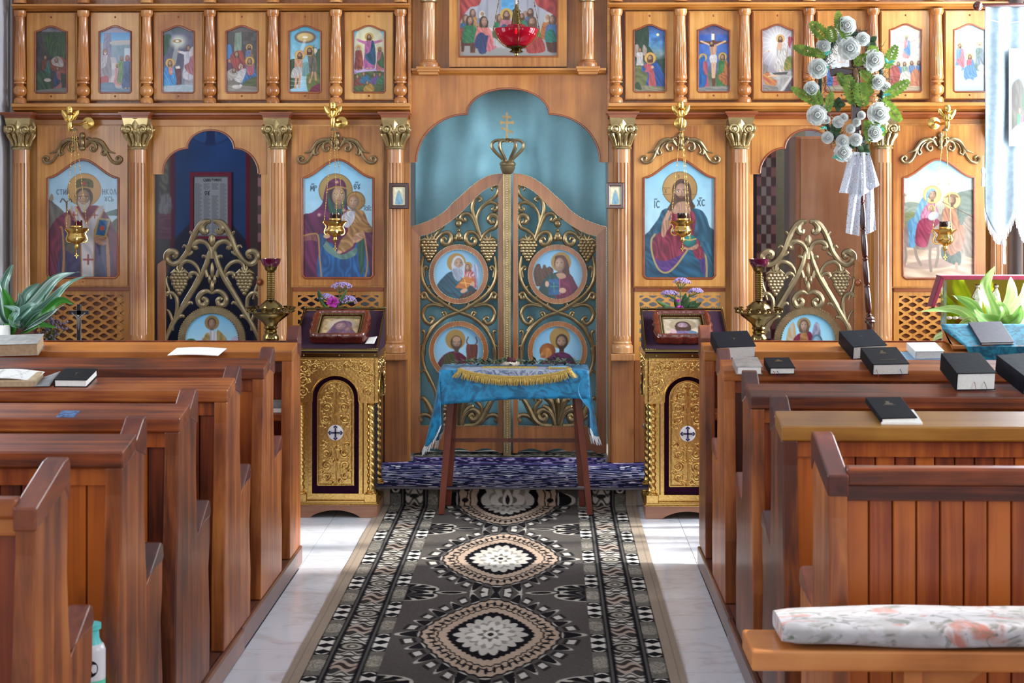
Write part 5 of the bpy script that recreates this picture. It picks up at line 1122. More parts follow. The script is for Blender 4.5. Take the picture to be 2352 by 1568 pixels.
def door_leaf(side, label, med1, med2, mx):
    s = side < 0
    mir = (lambda x: x) if s else (lambda x: 2 * MIRA - x)
    T = lambda p: TA((mir(p[0]), p[1]))
    base = Vector(((X(1049, DY) if s else X(1285, DY)), DY + .012, STEP_Z + .03))
    t = thing('royal_door_leaf', label, 'door', base, 'pair of carved royal doors')
    fx = lambda p: (T(p)[0], T(p)[2])
    out = spline([(80, 525), (150, 507), (230, 478), (310, 440), (390, 382), (450, 318), (505, 270), (560, 220), (640, 152), (720, 102), (800, 76), (880, 68)], 5)
    inn = spline([(165, 606), (225, 592), (290, 566), (350, 532), (420, 485), (470, 445), (520, 405), (570, 352), (630, 290), (700, 225), (770, 184), (838, 164)], 5)
    mb = MB(); mb.strip([fx(p) for p in inn], [fx(p) for p in out], DY, DY + .03); mb.build('top_rail', M['door'], t)
    zb = 2233
    mb = MB(); mb.prism([fx((80, 2465)), fx((165, 2465)), fx((165, 606)), fx((80, 525))], DY, DY + .03); mb.build('stile', M['door'], t)
    mb = MB(); mb.prism([fx((838, 2465)), fx((880, 2465)), fx((880, 68)), fx((838, 164))], DY, DY + .03); mb.build('stile', M['door'], t)
    sc = [fx((165 + 673 * i / 40, 2452 - 26 * abs(math.sin(i / 40 * math.pi * 3)) ** 1.5)) for i in range(41)]
    mb = MB(); mb.strip(sc, [(p[0], fx((0, zb))[1]) for p in sc], DY, DY + .03); mb.build('bottom_rail', M['door'], t)
    mb = MB()
    inner = [T(p) for p in [(165, zb), (165, 606)]] + [T(p) for p in inn] + [T((838, 164)), T((838, zb)), T((165, zb))]
    beads(mb, [(p[0], DY - .001, p[2]) for p in inner], .0085, .0028); beads(mb, [(p[0], DY - .001, p[2]) for p in [T((80, 2465))] + [T(p) for p in out]], .0085, .0028)
    mb.build('beading', M['bead'], t)
    mb = MB()
    for pts, rs in CARVE: scroll(mb, T, pts, rs, DY, UA)
    scroll(mb, T, [(1000 - x, y) for x, y in CARVE[-1][0]], CARVE[-1][1], DY, UA)
    for pts, rs in CARVEM: scroll(mb, T, pts, rs, DY, UA, 500)
    for (x, y, rx, ry) in ((497, 500, 30, 34), (497, 555, 18, 16), (497, 608, 30, 40), (472, 625, 16, 26), (522, 625, 16, 26), (497, 460, 36, 10)):
        p = T((x, y)); mb.ball((p[0], p[1] - .004, p[2]), 1, 12, 8, (rx * UA, .012, ry * UA))
    TB = (lambda p: TBm(p)) if not s else (lambda p: TBm((2 * MIRB - p[0], p[1])))
    for pts, rs in BOT: scroll(mb, TB, pts, [r * 1.25 for r in rs], DY, UB, 1285)
    mb.build('carving', M['antiqued'], t)
    for cx in (245, 752):
        mb = MB(); grapes(mb, T, cx, 735, 140, 175, UA, DY); mb.build('grape_cluster', M['antiqued'], t)
    for (cy, cv) in ((932, med1), (1589, med2)):
        c = T((498, cy)); cc = (c[0], c[2]); mb = MB(); ring_y(mb, cc, 213 * UA, 255 * UA, DY - .006, DY + .02); md_ = mb.build('medallion', M['door'], t)
        mb = MB()
        for r in (213, 253):
            mb = MB(); beads(mb, [(cc[0] + r * UA * math.cos(a * .0628), DY - .007, cc[1] + r * UA * math.sin(a * .0628)) for a in range(101)], .0085, .0028)
            mb.build('beading', M['bead'], md_)
        R = 226 * UA
        paint_mesh('painting', cv, flat_pos(cc[0] - R, cc[0] + R, cc[1] + R, cc[1] - R, DY + .006), M['paint'], md_, disc=.5)
    return t
left_leaf = door_leaf(-1, 'left royal door leaf with gilt vine carving and two saint medallions', evangelist1(), evangelist3(), 498)
door_leaf(1, 'right royal door leaf with gilt vine carving, eagle and lion medallions', evangelist2(), evangelist4(), 498)
# gilt centre post with crown and cross
pY = 8.965; kx = pY / FPX
post = thing('crowned_door_post', 'gilt beaded centre post topped by open crown and cross', 'door post', (X(1164, pY), pY + .01, STEP_Z + .03))
MB().box(X(1155, pY), X(1174, pY), pY, pY + .03, STEP_Z + .03, Z(398, pY)).build('shaft', M['antiqued'], post, bevel=.004)
mb = MB()
for px in (1158, 1164.5, 1171): beads(mb, [(X(px, pY), pY - .001, Z(1038, pY)), (X(px, pY), pY - .001, Z(400, pY))], .013 if px == 1164.5 else .009, .0055 if px == 1164.5 else .003)
mb.build('beading', M['bead'], post)
cxw = X(1166, pY); mb = MB()
mb.lathe([(r * kx, Z(y, pY)) for r, y in [(9, 399), (12, 397), (15, 390), (17, 384), (16, 382), (18, 379), (18.5, 375), (15, 371), (10, 369)]], 24, (cxw, pY, 0), lambda a, i: 1 + .04 * math.cos(a * 8))
cr = mb.build('crown', M['antique'], post)
mb = MB()
for i in range(6):
    a = math.pi / 6 + i * math.pi / 3 if i else math.pi / 2 * 0
for i in range(6):
    a = i * math.pi / 3
    pr = [(9, 372), (13, 364), (27, 350), (36, 338), (35, 328), (25, 322), (12, 322), (4, 325)]
    mb.tube([(cxw + r * kx * math.cos(a), pY + r * kx * math.sin(a), Z(y, pY)) for r, y in spline(pr, 4)], [3.4 * kx, 4 * kx, 3.6 * kx, 3 * kx], 8, 1, up=(-math.sin(a), math.cos(a), 0))
mb.lathe([(r * kx, Z(y, pY)) for r, y in [(11, 327), (11, 324), (9, 320), (5, 317.5), (.5, 317)]], 20, (cxw, pY, 0)); mb.build('crown_arches', M['antique'], cr)
mb = MB(); cz = X(1164.5, pY)
def bar(cx, cy, hw, hh, slope=0):
    pts = [(-hw, -hh), (-hw * .6, -hh * .6), (hw * .6, -hh * .6), (hw, -hh), (hw, hh), (hw * .6, hh * .6), (-hw * .6, hh * .6), (-hw, hh)]
    mb.prism([(cz + (cx + x) * kx, Z(cy + y + slope * x, pY)) for x, y in pts], pY - .006, pY + .006)
bar(0, 268.5, 10.5, 4.5); bar(0, 281.5, 16, 5); bar(0, 298.5, 13.5, 4.3, .42)
mb.prism([(cz - 3 * kx, Z(319, pY)), (cz + 3 * kx, Z(319, pY)), (cz + 2 * kx, Z(290, pY)), (cz + 2.4 * kx, Z(259, pY)), (cz, Z(257, pY)), (cz - 2.4 * kx, Z(259, pY)), (cz - 2 * kx, Z(290, pY))], pY - .007, pY + .007)
mb.build('cross', M['antiqued'], cr)

# side gates
GY = 8.94; UG = .2678 * GY / FPX
GC = [([(140, 545), (150, 572), (178, 566), (186, 528), (156, 488), (112, 476)], [10, 15, 19, 20, 17, 10]), ([(118, 478), (182, 492), (236, 562), (272, 640), (312, 740), (372, 820), (436, 848), (486, 812), (486, 765), (448, 738), (412, 752), (416, 784), (440, 782)], [13, 17, 17, 15, 15, 17, 20, 19, 16, 12]),
      ([(104, 800), (110, 740), (140, 680), (182, 654), (226, 654), (256, 684), (246, 708), (222, 700)], [11, 13, 14, 16, 15, 12]), ([(96, 700), (122, 750), (150, 850), (205, 970), (285, 1100), (355, 1220), (420, 1330), (478, 1440), (500, 1500)], [8, 13, 15, 16, 16, 15, 13, 11]), ([(205, 940), (222, 885), (264, 838), (320, 822), (362, 846), (378, 900)], [7, 10, 12, 12, 10]),
      ([(100, 1100), (145, 1080), (192, 1100), (220, 1150), (204, 1196), (164, 1200), (148, 1166), (170, 1144), (186, 1156)], [8, 14, 16, 17, 16, 14, 10]), ([(262, 1030), (222, 960), (240, 926), (276, 926), (290, 952), (272, 962)], [7, 10, 12, 11, 8]), ([(452, 1150), (470, 1080), (492, 1020), (496, 970), (478, 958)], [7, 10, 9, 6]), ([(482, 1124), (496, 1110), (470, 1094), (432, 1104), (404, 1150), (400, 1230), (412, 1300)], [8, 13, 12, 12, 11]),
      ([(350, 1240), (310, 1190), (282, 1178), (268, 1194)], [6, 10, 9, 5]), ([(420, 1340), (380, 1300), (350, 1296), (342, 1312)], [7, 11, 10, 5]), ([(440, 1420), (440, 1340), (470, 1260), (496, 1240)], [8, 10, 8, 4]), ([(268, 640), (270, 590), (290, 568), (286, 590)], [7, 9, 6, 3]), ([(318, 750), (316, 705), (338, 690), (356, 706)], [7, 10, 9, 4]), ([(330, 780), (290, 760), (272, 742), (288, 738)], [6, 9, 7, 4]), ([(132, 840), (150, 790), (176, 780), (184, 796)], [8, 11, 10, 5]), ([(140, 960), (158, 900), (164, 850)], [12, 12, 4])]
def saint_left():
    c = Cv(-135, 335, 1265, 1735, 80, '86bfe0'); c.grad([(1265, '6fb4dc'), (1500, 'a8d4e8'), (1735, '9ac0cc')]); c.ell(98, 1355, 62, 62, '8a7040'); c.fill([(-20, 1560), (40, 1450), (90, 1425), (160, 1440), (230, 1520), (240, 1735), (-40, 1735)], 'd0cfd0', 'a0a0a8', 75, 8); c.fill([(0, 1560), (50, 1445), (80, 1480), (60, 1735), (0, 1735)], 'b09a60', '846f3c'); c.fill([(140, 1440), (180, 1440), (230, 1520), (220, 1735), (160, 1735)], 'b09a60', '846f3c'); c.head(98, 1360, 44, '4a3426', 'b88f74', None, None, .1, longhair=False); c.ell(300, 1500, 26, 30, 'a8a4c0'); c.fill([(265, 1480), (335, 1480), (335, 1540), (265, 1540)], 'b8b4cc', smooth=0); c.ell(-80, 1520, 46, 30, '4a7040', '2f4e2a'); return c
def saint_right():
    c = Cv(1560, 2030, 1265, 1735, 80, '86bfe0'); c.grad([(1265, '7cc0e0'), (1500, '9ccfe4'), (1735, '9ac0cc')]); c.ell(1760, 1360, 58, 58, '8a7a58')
    c.fill([(1610, 1500), (1630, 1400), (1668, 1340), (1690, 1400), (1690, 1520), (1640, 1735), (1600, 1735)], 'a8a8b8', 'b08a3c', 85, 7); c.fill([(1830, 1480), (1840, 1380), (1870, 1340), (1900, 1420), (1900, 1735), (1840, 1735)], 'a8a8b8', '6a6a80', 85, 7); c.fill([(1660, 1530), (1700, 1450), (1770, 1430), (1830, 1450), (1850, 1735), (1640, 1735)], '7a2040', '50122a', 70); c.fill([(1730, 1450), (1790, 1450), (1810, 1735), (1730, 1735)], 'a8784a', '7a5430', 0); c.head(1762, 1370, 46, '5a4434', 'bfa08a', None, None, -.1); c.ell(1870, 1520, 50, 76, '5a7c90', '34505f'); c.ell(1870, 1520, 36, 60, '8ab0c0', '5a8294'); return c
def side_gate(cpx, label, cv, group):
    TG = lambda p: (X(cpx + (p[0] - 100) * .2678, GY), GY + .012, Z(380 + p[1] * .2678, GY))
    t = thing('side_gate', label, 'gate', (X(cpx, GY), GY + .012, STEP_Z), group)
    fx = lambda p: (TG(p)[0], TG(p)[2])
    bz = (BASE_PY - 380) / .2678
    for sx in (-1, 1):
        e = lambda x: 100 + sx * (x - 100)
        mb = MB(); mb.prism([fx((e(496), bz)), fx((e(566), bz)), fx((e(566), 850)), fx((e(540), 830)), fx((e(498), 800))], GY, GY + .028); mb.build('stile', M['door'], t)
        mb = MB(); beads(mb, [(TG((e(498), 800))[0], GY - .001, TG((0, 800))[2]), (TG((e(498), 2200))[0], GY - .001, TG((0, 2200))[2])], .0085, .0028); mb.build('beading', M['bead'], t)
    mb = MB(); mb.box(fx((-398, 0))[0], fx((598 - 0, 0))[0] * 0 + fx((496, 0))[0], GY + .002, GY + .026, STEP_Z + .02, fx((0, 2250))[1]); mb.build('bottom_rail', M['door'], t)
    mb = MB()
    for pts, rs in GC: scroll(mb, TG, pts, [r * 1.15 for r in rs], GY, UG, 100)
    low = [([(420, 1700), (470, 1780), (440, 1860), (380, 1860), (370, 1800), (410, 1790)], [9, 13, 15, 14, 9]), ([(330, 1860), (380, 1960), (440, 2060), (480, 2200)], [9, 13, 13, 9]), ([(100, 2240), (150, 2100), (240, 2000), (330, 1990), (360, 2060), (310, 2100), (290, 2050)], [9, 14, 16, 15, 14, 9])]
    for pts, rs in low: scroll(mb, TG, pts, [r * 1.15 for r in rs], GY, UG, 100)
    for (x, y, rx, ry) in ((100, 640, 30, 52), (100, 900, 20, 70), (78, 980, 16, 40), (122, 980, 16, 40), (100, 1040, 20, 60)):
        p = TG((x, y)); mb.ball((p[0], p[1] - .003, p[2]), 1, 10, 8, (rx * UG, .011, ry * UG))
    mb.build('carving', M['antique'], t)
    for sx in (-1, 1):
        mb = MB(); grapes(mb, TG, 100 + sx * 280, 1020, 140, 185, UG, GY); mb.build('grape_cluster', M['antique'], t)
    c = TG((100, 1500)); cc = (c[0], c[2]); mb = MB(); ring_y(mb, cc, 232 * UG, 290 * UG, GY - .004, GY + .022); md_ = mb.build('medallion', M['antique'], t)
    mb = MB()
    for r in (232, 288):
        mb = MB(); beads(mb, [(cc[0] + r * UG * math.cos(a * .0628), GY - .005, cc[1] + r * UG * math.sin(a * .0628)) for a in range(101)], .013, .0045)
        mb.build('beading', M['antiqued'], md_)
    R = 235 * UG * 1.0
    paint_mesh('painting', cv, flat_pos(cc[0] - R, cc[0] + R, cc[1] + R, cc[1] - R, GY + .008), M['paint'], md_, disc=.5)
    kp = TG((518, 1000)); mb = MB(); mb.ball((kp[0], GY - .025, kp[2]), .019, 14, 10); mb.build('knob', M['edge'], t)
    return t
side_gate(486.5, 'bronze scrollwork side gate with young saint medallion, left', saint_left(), 'scrollwork side gates')
side_gate(1856.5, 'bronze scrollwork side gate with winged angel medallion, right', saint_right(), 'scrollwork side gates')

# teal curtain behind the royal doors
M['curtain'] = trans_leaf('teal satin curtain', S('9ed8e6'), S('9ad4e2'), .5, .2)
cyv = 9.13
def curt(u, v):
    px = 952 + (1393 - 952) * u; py = 190 + (1045 - 190) * v
    p = P(px, py, cyv)
    f = .020 * math.sin(u * 34 + 1.2 * math.sin(v * 3)) * (0.25 + .75 * min(1, v * 1.6)) + .016 * math.sin(u * 13 + 2.2 * v + 1) + .012 * math.sin(u * 6 - v * 5)
    return (p.x, cyv + f, max(p.z, STEP_Z + .035))
mb = MB(); mb.grid(curt, 110, 40)
o = mb.build('curtain', M['curtain'], None, loc=(X(1170), cyv, STEP_Z + .03), solid=.002); tag(o, 'teal satin curtain hanging behind the royal doors', 'curtain')
mb = MB(); mb.tube([P(930, 186, cyv), P(1410, 186, cyv)], .008, 8); o = mb.build('curtain_rod', M['brass'], None, loc=P(1170, 186, cyv)); tag(o, 'thin rod carrying the teal curtain', 'rod')

# sanctuary: painted wall, notice, cupboard
AY = 10.9
def mural():
    c = Cv(-500, 1500, -700, 2400, 190, '1d4a86'); c.mottle(.12)
    for x0, x1, col in ((-500, 40, '3a3040'), (40, 140, '5a5458'), (136, 165, '6a1030'), (672, 706, '6a1030'), (706, 770, '4a3c3c'), (770, 1500, '3a2a34')): c.fill([(x0, -700), (x1, -700), (x1, 2400), (x0, 2400)], col, smooth=0)
    c.fill([(40, 780), (140, 780), (140, 990), (40, 990)], '8a5a6c', '6a4456', 0, 3, 0); c.fill([(60, 380), (100, 340), (120, 480), (100, 640), (60, 700)], '8a8478', '5a5650', 80); c.fill([(70, 650), (130, 640), (136, 780), (50, 780)], 'a09ca0', '7a767c')
    c.ell(420, 40, 200, 200, '1a3c74'); c.ell(420, 40, 188, 188, '2a5a96'); c.fill([(400, -160), (440, -160), (460, 240), (380, 240)], '17346a', smooth=0); c.line([(405, -150), (380, 215)], 5, '5a86b8', False); c.line([(435, -150), (462, 215)], 5, '5a86b8', False)
    c.text(318, 80, 56, 'HI', '12183a', 8); c.text(484, 85, 60, 'KA', '12183a', 8); c.fill([(165, 1000), (672, 1000), (672, 2400), (165, 2400)], '1a2a4c', '121c34', 0); return c
SG = 280 / 878
def ZP(zx, zy, y=AY): return P(350 + zx * SG, 290 + zy * SG, y)
a = ZP(-500, -700); b_ = ZP(1500, 2400)
mur = MB().box(ZP(-500, 0).x, ZP(1500, 0).x, AY + .003, AY + .08, STEP_Z, CEIL).build('wall_back', M['altarblue']); mur['kind'] = 'structure'
paint_mesh('mural', mural(), flat_pos(a.x, b_.x, a.z, max(b_.z, STEP_Z + .01), AY), M['paint'], mur)
def notice():
    c = Cv(298, 548, 360, 790, 90, 'a8aab0'); c.line([(302, 366), (544, 366), (544, 784), (302, 784), (302, 366)], 4, '50545c', False); c.text(370, 378, 20, 'CLNO', '22262c', 4); c.text(430, 378, 18, 'POMNOC', '22262c', 3)
    for col, x in enumerate((312, 372, 430, 488)):
        for j in range(46):
            y = 415 + j * 7.8
            if y > 770 or (col in (1, 2) and 455 < y < 500): continue
            L = 46 * (.6 + .4 * abs(math.sin(j * 2.3 + col))); c.line([(x, y), (x + L, y)], 3.4, '6f7278', False)
    c.text(380, 466, 28, 'OY', '22262c', 5); return c
t = thing('framed_notice', 'printed notice sheet with crimson border on the blue wall', 'notice', ZP(420, 812, AY - .01))
a0, a1 = ZP(272, 330), ZP(572, 812)
A, B = ring_pts([(ZP(x, y).x, ZP(x, y).z) for x, y in ((298, 790), (420, 790), (548, 790), (548, 575), (548, 360), (420, 360), (298, 360), (298, 575))], a0.x, a1.x, a1.z, a0.z)
MB().strip(A, B, AY - .014, AY - .001, True).build('border', plain('crimson border', S('7a1236'), .6), t)
paint_mesh('paper', notice(), flat_pos(ZP(298, 0).x, ZP(548, 0).x, ZP(0, 360).z, ZP(0, 790).z, AY - .006), painted_mat('printed paper', .8, 0), t)
# checkered piers
def checker():
    c = Cv(0, 4, 0, 40, 48, '4a1024')
    for j in range(40):
        for i in range(4):
            if (i + j) % 2: c.fill([(i, j), (i + 1, j), (i + 1, j + 1), (i, j + 1)], 'a8a4a8' if i % 3 else 'a06a70', smooth=0)
    return c
for n_, (x0, x1, yy) in enumerate(((592, 640, 10.3), (1738, 1782, 10.0))):
    pa, pb = PX(x0, yy), PX(x1, yy)
    pr = MB().box(pa, pb, yy + .002, yy + .25, STEP_Z, CEIL).build('trim_%d' % (3 + n_), plain('dark painted pier', S('3a1a28'), .8)); pr['kind'] = 'structure'
    paint_mesh('checker_pattern', checker(), flat_pos(pa, pb, 2.4, STEP_Z + .01, yy), M['paint'], pr)
cb = 9.75
cup = thing('cupboard', 'tall plain pinkish wooden cupboard behind the right side gate', 'cupboard', (PX(1920, cb), cb + .25, STEP_Z))
M['cup'] = wood('pink beech laminate', S('b8805c'), S('d09a74'), S('e0b08c'), 'Z', 18, .4, .15, .1)
xa, xb = PX(1829, cb), PX(2040, cb); zt = PZ(313, cb)
MB().box(xa, xb, cb + .02, cb + .5, STEP_Z, zt).build('body', M['cup'], cup, bevel=.003)
MB().box(PX(1839, cb), xb - .01, cb, cb + .019, STEP_Z + .05, zt - .01).build('door', M['cup'], cup, bevel=.003)
ob = MB().box(PX(1770, 10.6), PX(1850, 10.6), 10.6, 10.66, STEP_Z, 3.0).build('trim_6', plain('khaki painted wall', S('7c735c'), .8)); ob['kind'] = 'structure'
# dark blue sill with glass seen through the left gate
# ------------------------------------------------------------------ platforms and pews
PEW_L, PEW_R = -1.03, 0.632
for nm, x0, x1, far in (('platform', WALL_L, PLAT_L, 6.88), ('platform', PLAT_R, WALL_R, 6.90)):
    s = -1 if x1 < 0 else 1
    t = thing('pew_platform', 'low dark wooden platform carrying the %s pews' % ('left' if s < 0 else 'right'), 'platform', ((x0 + x1) / 2, 4.4, 0))
    MB().box(x0 + .002, x1 - .02, 1.8, far, 0, .076).build('deck', M['platform'], t) if s < 0 else MB().box(x0 + .02, x1 - .002, 1.8, far, 0, .076).build('deck', M['platform'], t)
    ys = [1.8, 3.2, 4.42, 5.55, far] if s < 0 else [1.8, 3.4, 4.62, 5.72, far]
    for i in range(4):
        d = .004 * ((i + 1) % 2)
        xe = (x1 if s < 0 else x0) - s * d
        mb = MB(); a, b_ = sorted((xe, xe + s * .022))
        mb.box(a, b_, ys[i], ys[i + 1] - .003, .001, .0768 - d); mb.build('edge_board', M['platform'], t, bevel=.006)
PROF = [(-.05, .077), (-.048, .30), (-.035, .45), (-.012, .66), (0, .80), (0, .866), (.13, .89), (.13, .908), (.17, .935), (.21, .952), (.228, .95), (.232, .915), (.228, .84), (.222, .72), (.236, .60), (.25, .53), (.34, .575), (.385, .598), (.41, .592), (.422, .56), (.418, .47), (.40, .40), (.407, .33), (.422, .24), (.415, .077)]
PROF_LAST = [(-.05, .077), (-.048, .30), (-.035, .45), (-.012, .66), (0, .80), (0, .885), (.10, .918)] + PROF[8:]
PROF_FRONT = [(-.05, .077), (-.048, .30), (-.012, .66), (0, .80), (0, .866), (.13, .89), (.13, .908), (.17, .935), (.21, .952), (.228, .95), (.232, .915), (.224, .80), (.236, .62), (.226, .46), (.236, .30), (.228, .077)]
PW = .0535
plank_me = MB(); plank_me.prism([(-PW / 2 + .0012, 0), (-PW / 2 + .003, -.004), (PW / 2 - .003, -.004), (PW / 2 - .0012, 0), (PW / 2 - .0012, .012), (-PW / 2 + .0012, .012)], 0, .79, 'Z')
plank_me = plank_me.mesh('plank'); plank_me.materials.append(M['pew'])
def pew(side, far, label, last=False, front=False, ledge='pewx'):
    s = -1 if side == 'L' else 1
    xe = PEW_L if s < 0 else PEW_R
    xw = WALL_L + .03 if s < 0 else WALL_R - .03
    yn = far - .235
    t = thing('pew', label, 'pew', ((xe + xw) / 2, yn, .077), '%s hand pews' % ('left' if s < 0 else 'right'))
    th = .042; dz = .03 if front else 0
    pf = PROF_LAST if last else PROF_FRONT if front else PROF
    for x in (xe, xw + s * -0.0):
        a, b_ = (x - th, x) if (x == xe) == (s < 0) else (x, x + th)
        mb = MB(); mb.prism([(yn + y, z + (dz if z > .9 else 0)) for y, z in pf], a, b_, 'X'); mb.build('end_panel', M['pewend'], t, bevel=.004)
    a, b_ = (xe - th - .003, xe + .003) if s < 0 else (xe - .003, xe + th + .003)
    cap = [(-.004, .848), (-.004, .896), (.19, .960), (.225, .964), (.238, .95), (.239, .918), (.234, .87), (.20, .90), (.1, .875)] if last else [(.128, .89), (.128, .916), (.20, .960), (.226, .964), (.238, .95), (.239, .918), (.234, .86), (.2, .87)]
    mb = MB(); mb.prism([(yn + y, z + (dz if z > .9 else 0)) for y, z in cap], a, b_, 'X'); mb.build('cap', M['pewcap'], t, bevel=.004)
    if not front:
        arm = [(.252, .54), (.34, .585), (.387, .608), (.414, .600), (.427, .562), (.413, .55), (.34, .55)]
        mb = MB(); mb.prism([(yn + y, z) for y, z in arm], a, b_, 'X'); mb.build('armrest', M['pewcap'], t, bevel=.006)
    xa, xb = sorted((xe, xw)); xi, xj = (xa + th, xb - th)
    if not last:
        lx0, lx1 = (xw, xe + .002) if s < 0 else (xe - .002, xw)
        mb = MB(); mb.prism([(yn - .004, .905), (yn - .004, .866), (yn + .01, .862), (yn + .131, .888), (yn + .131, .931)], lx0, lx1, 'X'); mb.build('ledge', M[ledge], t, bevel=.004)
        mb = MB(); mb.box(xi, xj, yn + .022, yn + .055, .82, .868); mb.build('top_rail', M['pew'], t)
    else:
        mb = MB(); mb.box(xi, xj, yn + .005, yn + .05, .872, .912); mb.build('cap_rail', M['pewx'], t, bevel=.006)
        mb = MB(); mb.box(xi, xj, yn + .018, yn + .05, .835, .871); mb.build('top_rail', M['pewx'], t, bevel=.003)
    if front:
        mb = MB(); mb.box(xi, xj, yn + .03, yn + .2, .62, .65); mb.build('shelf', M['pewx'], t, bevel=.003)
        MB().box(xi, xj, yn + .2, yn + .218, .08, .93).build('front_board', M['pew'], t)
    else:
        n = int((xj - xi) / PW)
        st = xi if s > 0 else xj - n * PW
        for k in range(n):
            o = bpy.data.objects.new('plank', plank_me); COL.objects.link(o); o.parent = t
            o.location = Vector((st + (k + .5) * PW, yn + .034, .08)) - wl(t)
        MB().box(xi, xj, yn + .047, yn + .057, .08, .86).build('back_board', M['pew'], t)
        mb = MB(); mb.box(xi, xj, yn + .06, yn + .43, .46, .485); mb.build('seat', M['pewx'], t, bevel=.004)
        MB().box(xi, xj, yn + .03, yn + .06, .08, .16).build('bottom_rail', M['pewx'], t) if False else None
    return t
ORD = ['first', 'second', 'third', 'fourth', 'fifth', 'sixth']
LF = [6.88, 6.21, 5.53, 4.84, 4.22, 3.54]; RF = [6.93, 6.19, 5.39, 4.71, 3.97]
LLAB = ['front left pew desk with amber ledge holding loose white papers', 'left pew with dark empty ledge, second from the front', 'left pew with an open book and a black book on its ledge', 'left pew with a small picture card lying on its ledge', 'left pew with scuffed red ledge, second nearest the camera', 'nearest left pew without a ledge, beside the green bottle']
RLAB = ['front right pew desk with bright amber ledge beside the teal book stand', 'right pew with dark ledge carrying a grey and several black books', 'right pew with a thick black book and red ribbon on its ledge', 'right pew with a worn yellow ledge and one black book', 'nearest right pew, plank back behind the floral cushion']
for i, f in enumerate(LF): pew('L', f, LLAB[i], last=(i == 5), front=(i == 0), ledge='pewamber' if i == 0 else 'pewx')
for i, f in enumerate(RF): pew('R', f, RLAB[i], last=(i == 4), front=(i == 0), ledge=('pewamber', 'pewx', 'pewx', 'pewgold', 'pewx')[i])

# ------------------------------------------------------------------ bench with floral cushion
bx0 = .466; bench = thing('bench', 'narrow orange pine bench at bottom right', 'bench', (1.4, 3.78, 0))
M['bench'] = wood('orange pine bench', S('92501f'), S('bf7438'), S('d68f50'), 'X', 20, .35, .3, .1)
by0, by1, bz = 3.555, 3.715, .585
kz = (CAM_H - bz)
pn = PF(1727, 1494, bz); pf_ = PF(1700, 1444, bz)
by0, by1, bx0 = pn.y, pf_.y, pn.x
mb = MB(); mb.box(bx0, 2.42, by0, by1, bz - .043, bz); mb.build('seat', M['bench'], bench, bevel=.005)
for x in (.74, 1.75):
    mb = MB(); mb.box(x, x + .04, by0 + .03, by1 - .03, .086, bz - .044); mb.build('leg', M['bench'], bench, bevel=.003)
mb = MB(); mb.box(.78, 1.75, by0 + .07, by0 + .10, .16, .22); mb.build('stretcher', M['bench'], bench, bevel=.003)
mb = MB(); mb.prism([(.78, bz - .045), (.92, bz - .045), (.78, bz - .16)], by0 + .05, by0 + .075); mb.build('brace', M['bench'], bench)
def cushion_mat():
    m, nt, b = newmat('faded floral cotton'); setp(b, .85, 0, 0, .3); L = nt.links.new
    tc = nt.nodes.new('ShaderNodeTexCoord'); base = None
    mp = nt.nodes.new('ShaderNodeMapping'); mp.inputs['Scale'].default_value = (9, 14, 14); L(tc.outputs['Object'], mp.inputs[0])
    nz = nt.nodes.new('ShaderNodeTexNoise'); nz.inputs['Scale'].default_value = 1.6; nz.inputs['Detail'].default_value = 4; L(mp.outputs[0], nz.inputs[0])
    def layer(prev, scale, thr, col, seedoff, dist=1.0):
        mm = nt.nodes.new('ShaderNodeMapping'); mm.inputs['Location'].default_value = (seedoff, seedoff * 2, 0); mm.inputs['Scale'].default_value = (1, 1.4, 1.4); L(tc.outputs['Object'], mm.inputs[0])
        n = nt.nodes.new('ShaderNodeTexNoise'); n.inputs['Scale'].default_value = scale; n.inputs['Detail'].default_value = 3; n.inputs['Distortion'].default_value = dist; L(mm.outputs[0], n.inputs[0])
        r = nt.nodes.new('ShaderNodeValToRGB'); r.color_ramp.elements[0].position = thr; r.color_ramp.elements[1].position = thr + .09; L(n.outputs['Fac'], r.inputs[0])
        x = nt.nodes.new('ShaderNodeMix'); x.data_type = 'RGBA'; x.inputs['B'].default_value = (*col, 1); L(r.outputs[0], x.inputs['Factor'])
        if prev is None: x.inputs['A'].default_value = (*S('b2acae'), 1)
        else: L(prev, x.inputs['A'])
        return x.outputs['Result']
    c = layer(None, 11, .48, S('a09a98'), 0); c = layer(c, 15, .54, S('79746e'), 3.3, 2.0); c = layer(c, 10, .58, S('b06c5c'), 7.1); c = layer(c, 19, .59, S('666c5e'), 11.7, 1.5)
    L(c, b.inputs['Base Color']); return m
M['floral'] = cushion_mat()
cu0 = PF(1790, 1492, bz); cx0 = cu0.x; cyf = by0 + .012
def cush(u, v):
    a = 2 * math.pi * v; ca, sa = math.cos(a), math.sin(a)
    se = lambda w, p: math.copysign(abs(w) ** p, w)
    e = min(1, max(0, u * 40)) ** .5
    x = cx0 + .008 + (2.40 - cx0) * u
    hy = (by1 - by0) * .5 + .008; hz = .026 + .003 * math.sin(x * 9)
    k = .82 + .18 * e
    return (x, (by0 + by1) / 2 + .008 + hy * k * se(ca, .45), bz + .029 + hz * k * se(sa, .5) + .002 * math.sin(x * 17 + 3 * ca))
mb = MB(); mb.grid(cush, 60, 28); n0 = len(mb.v)
mb.add([cush(0, j / 28) for j in range(28)], [tuple(range(28))])
o = mb.build('cushion', M['floral'], None, loc=(1.4, by0, bz)); tag(o, 'long white floral cushion lying on the bench', 'cushion')

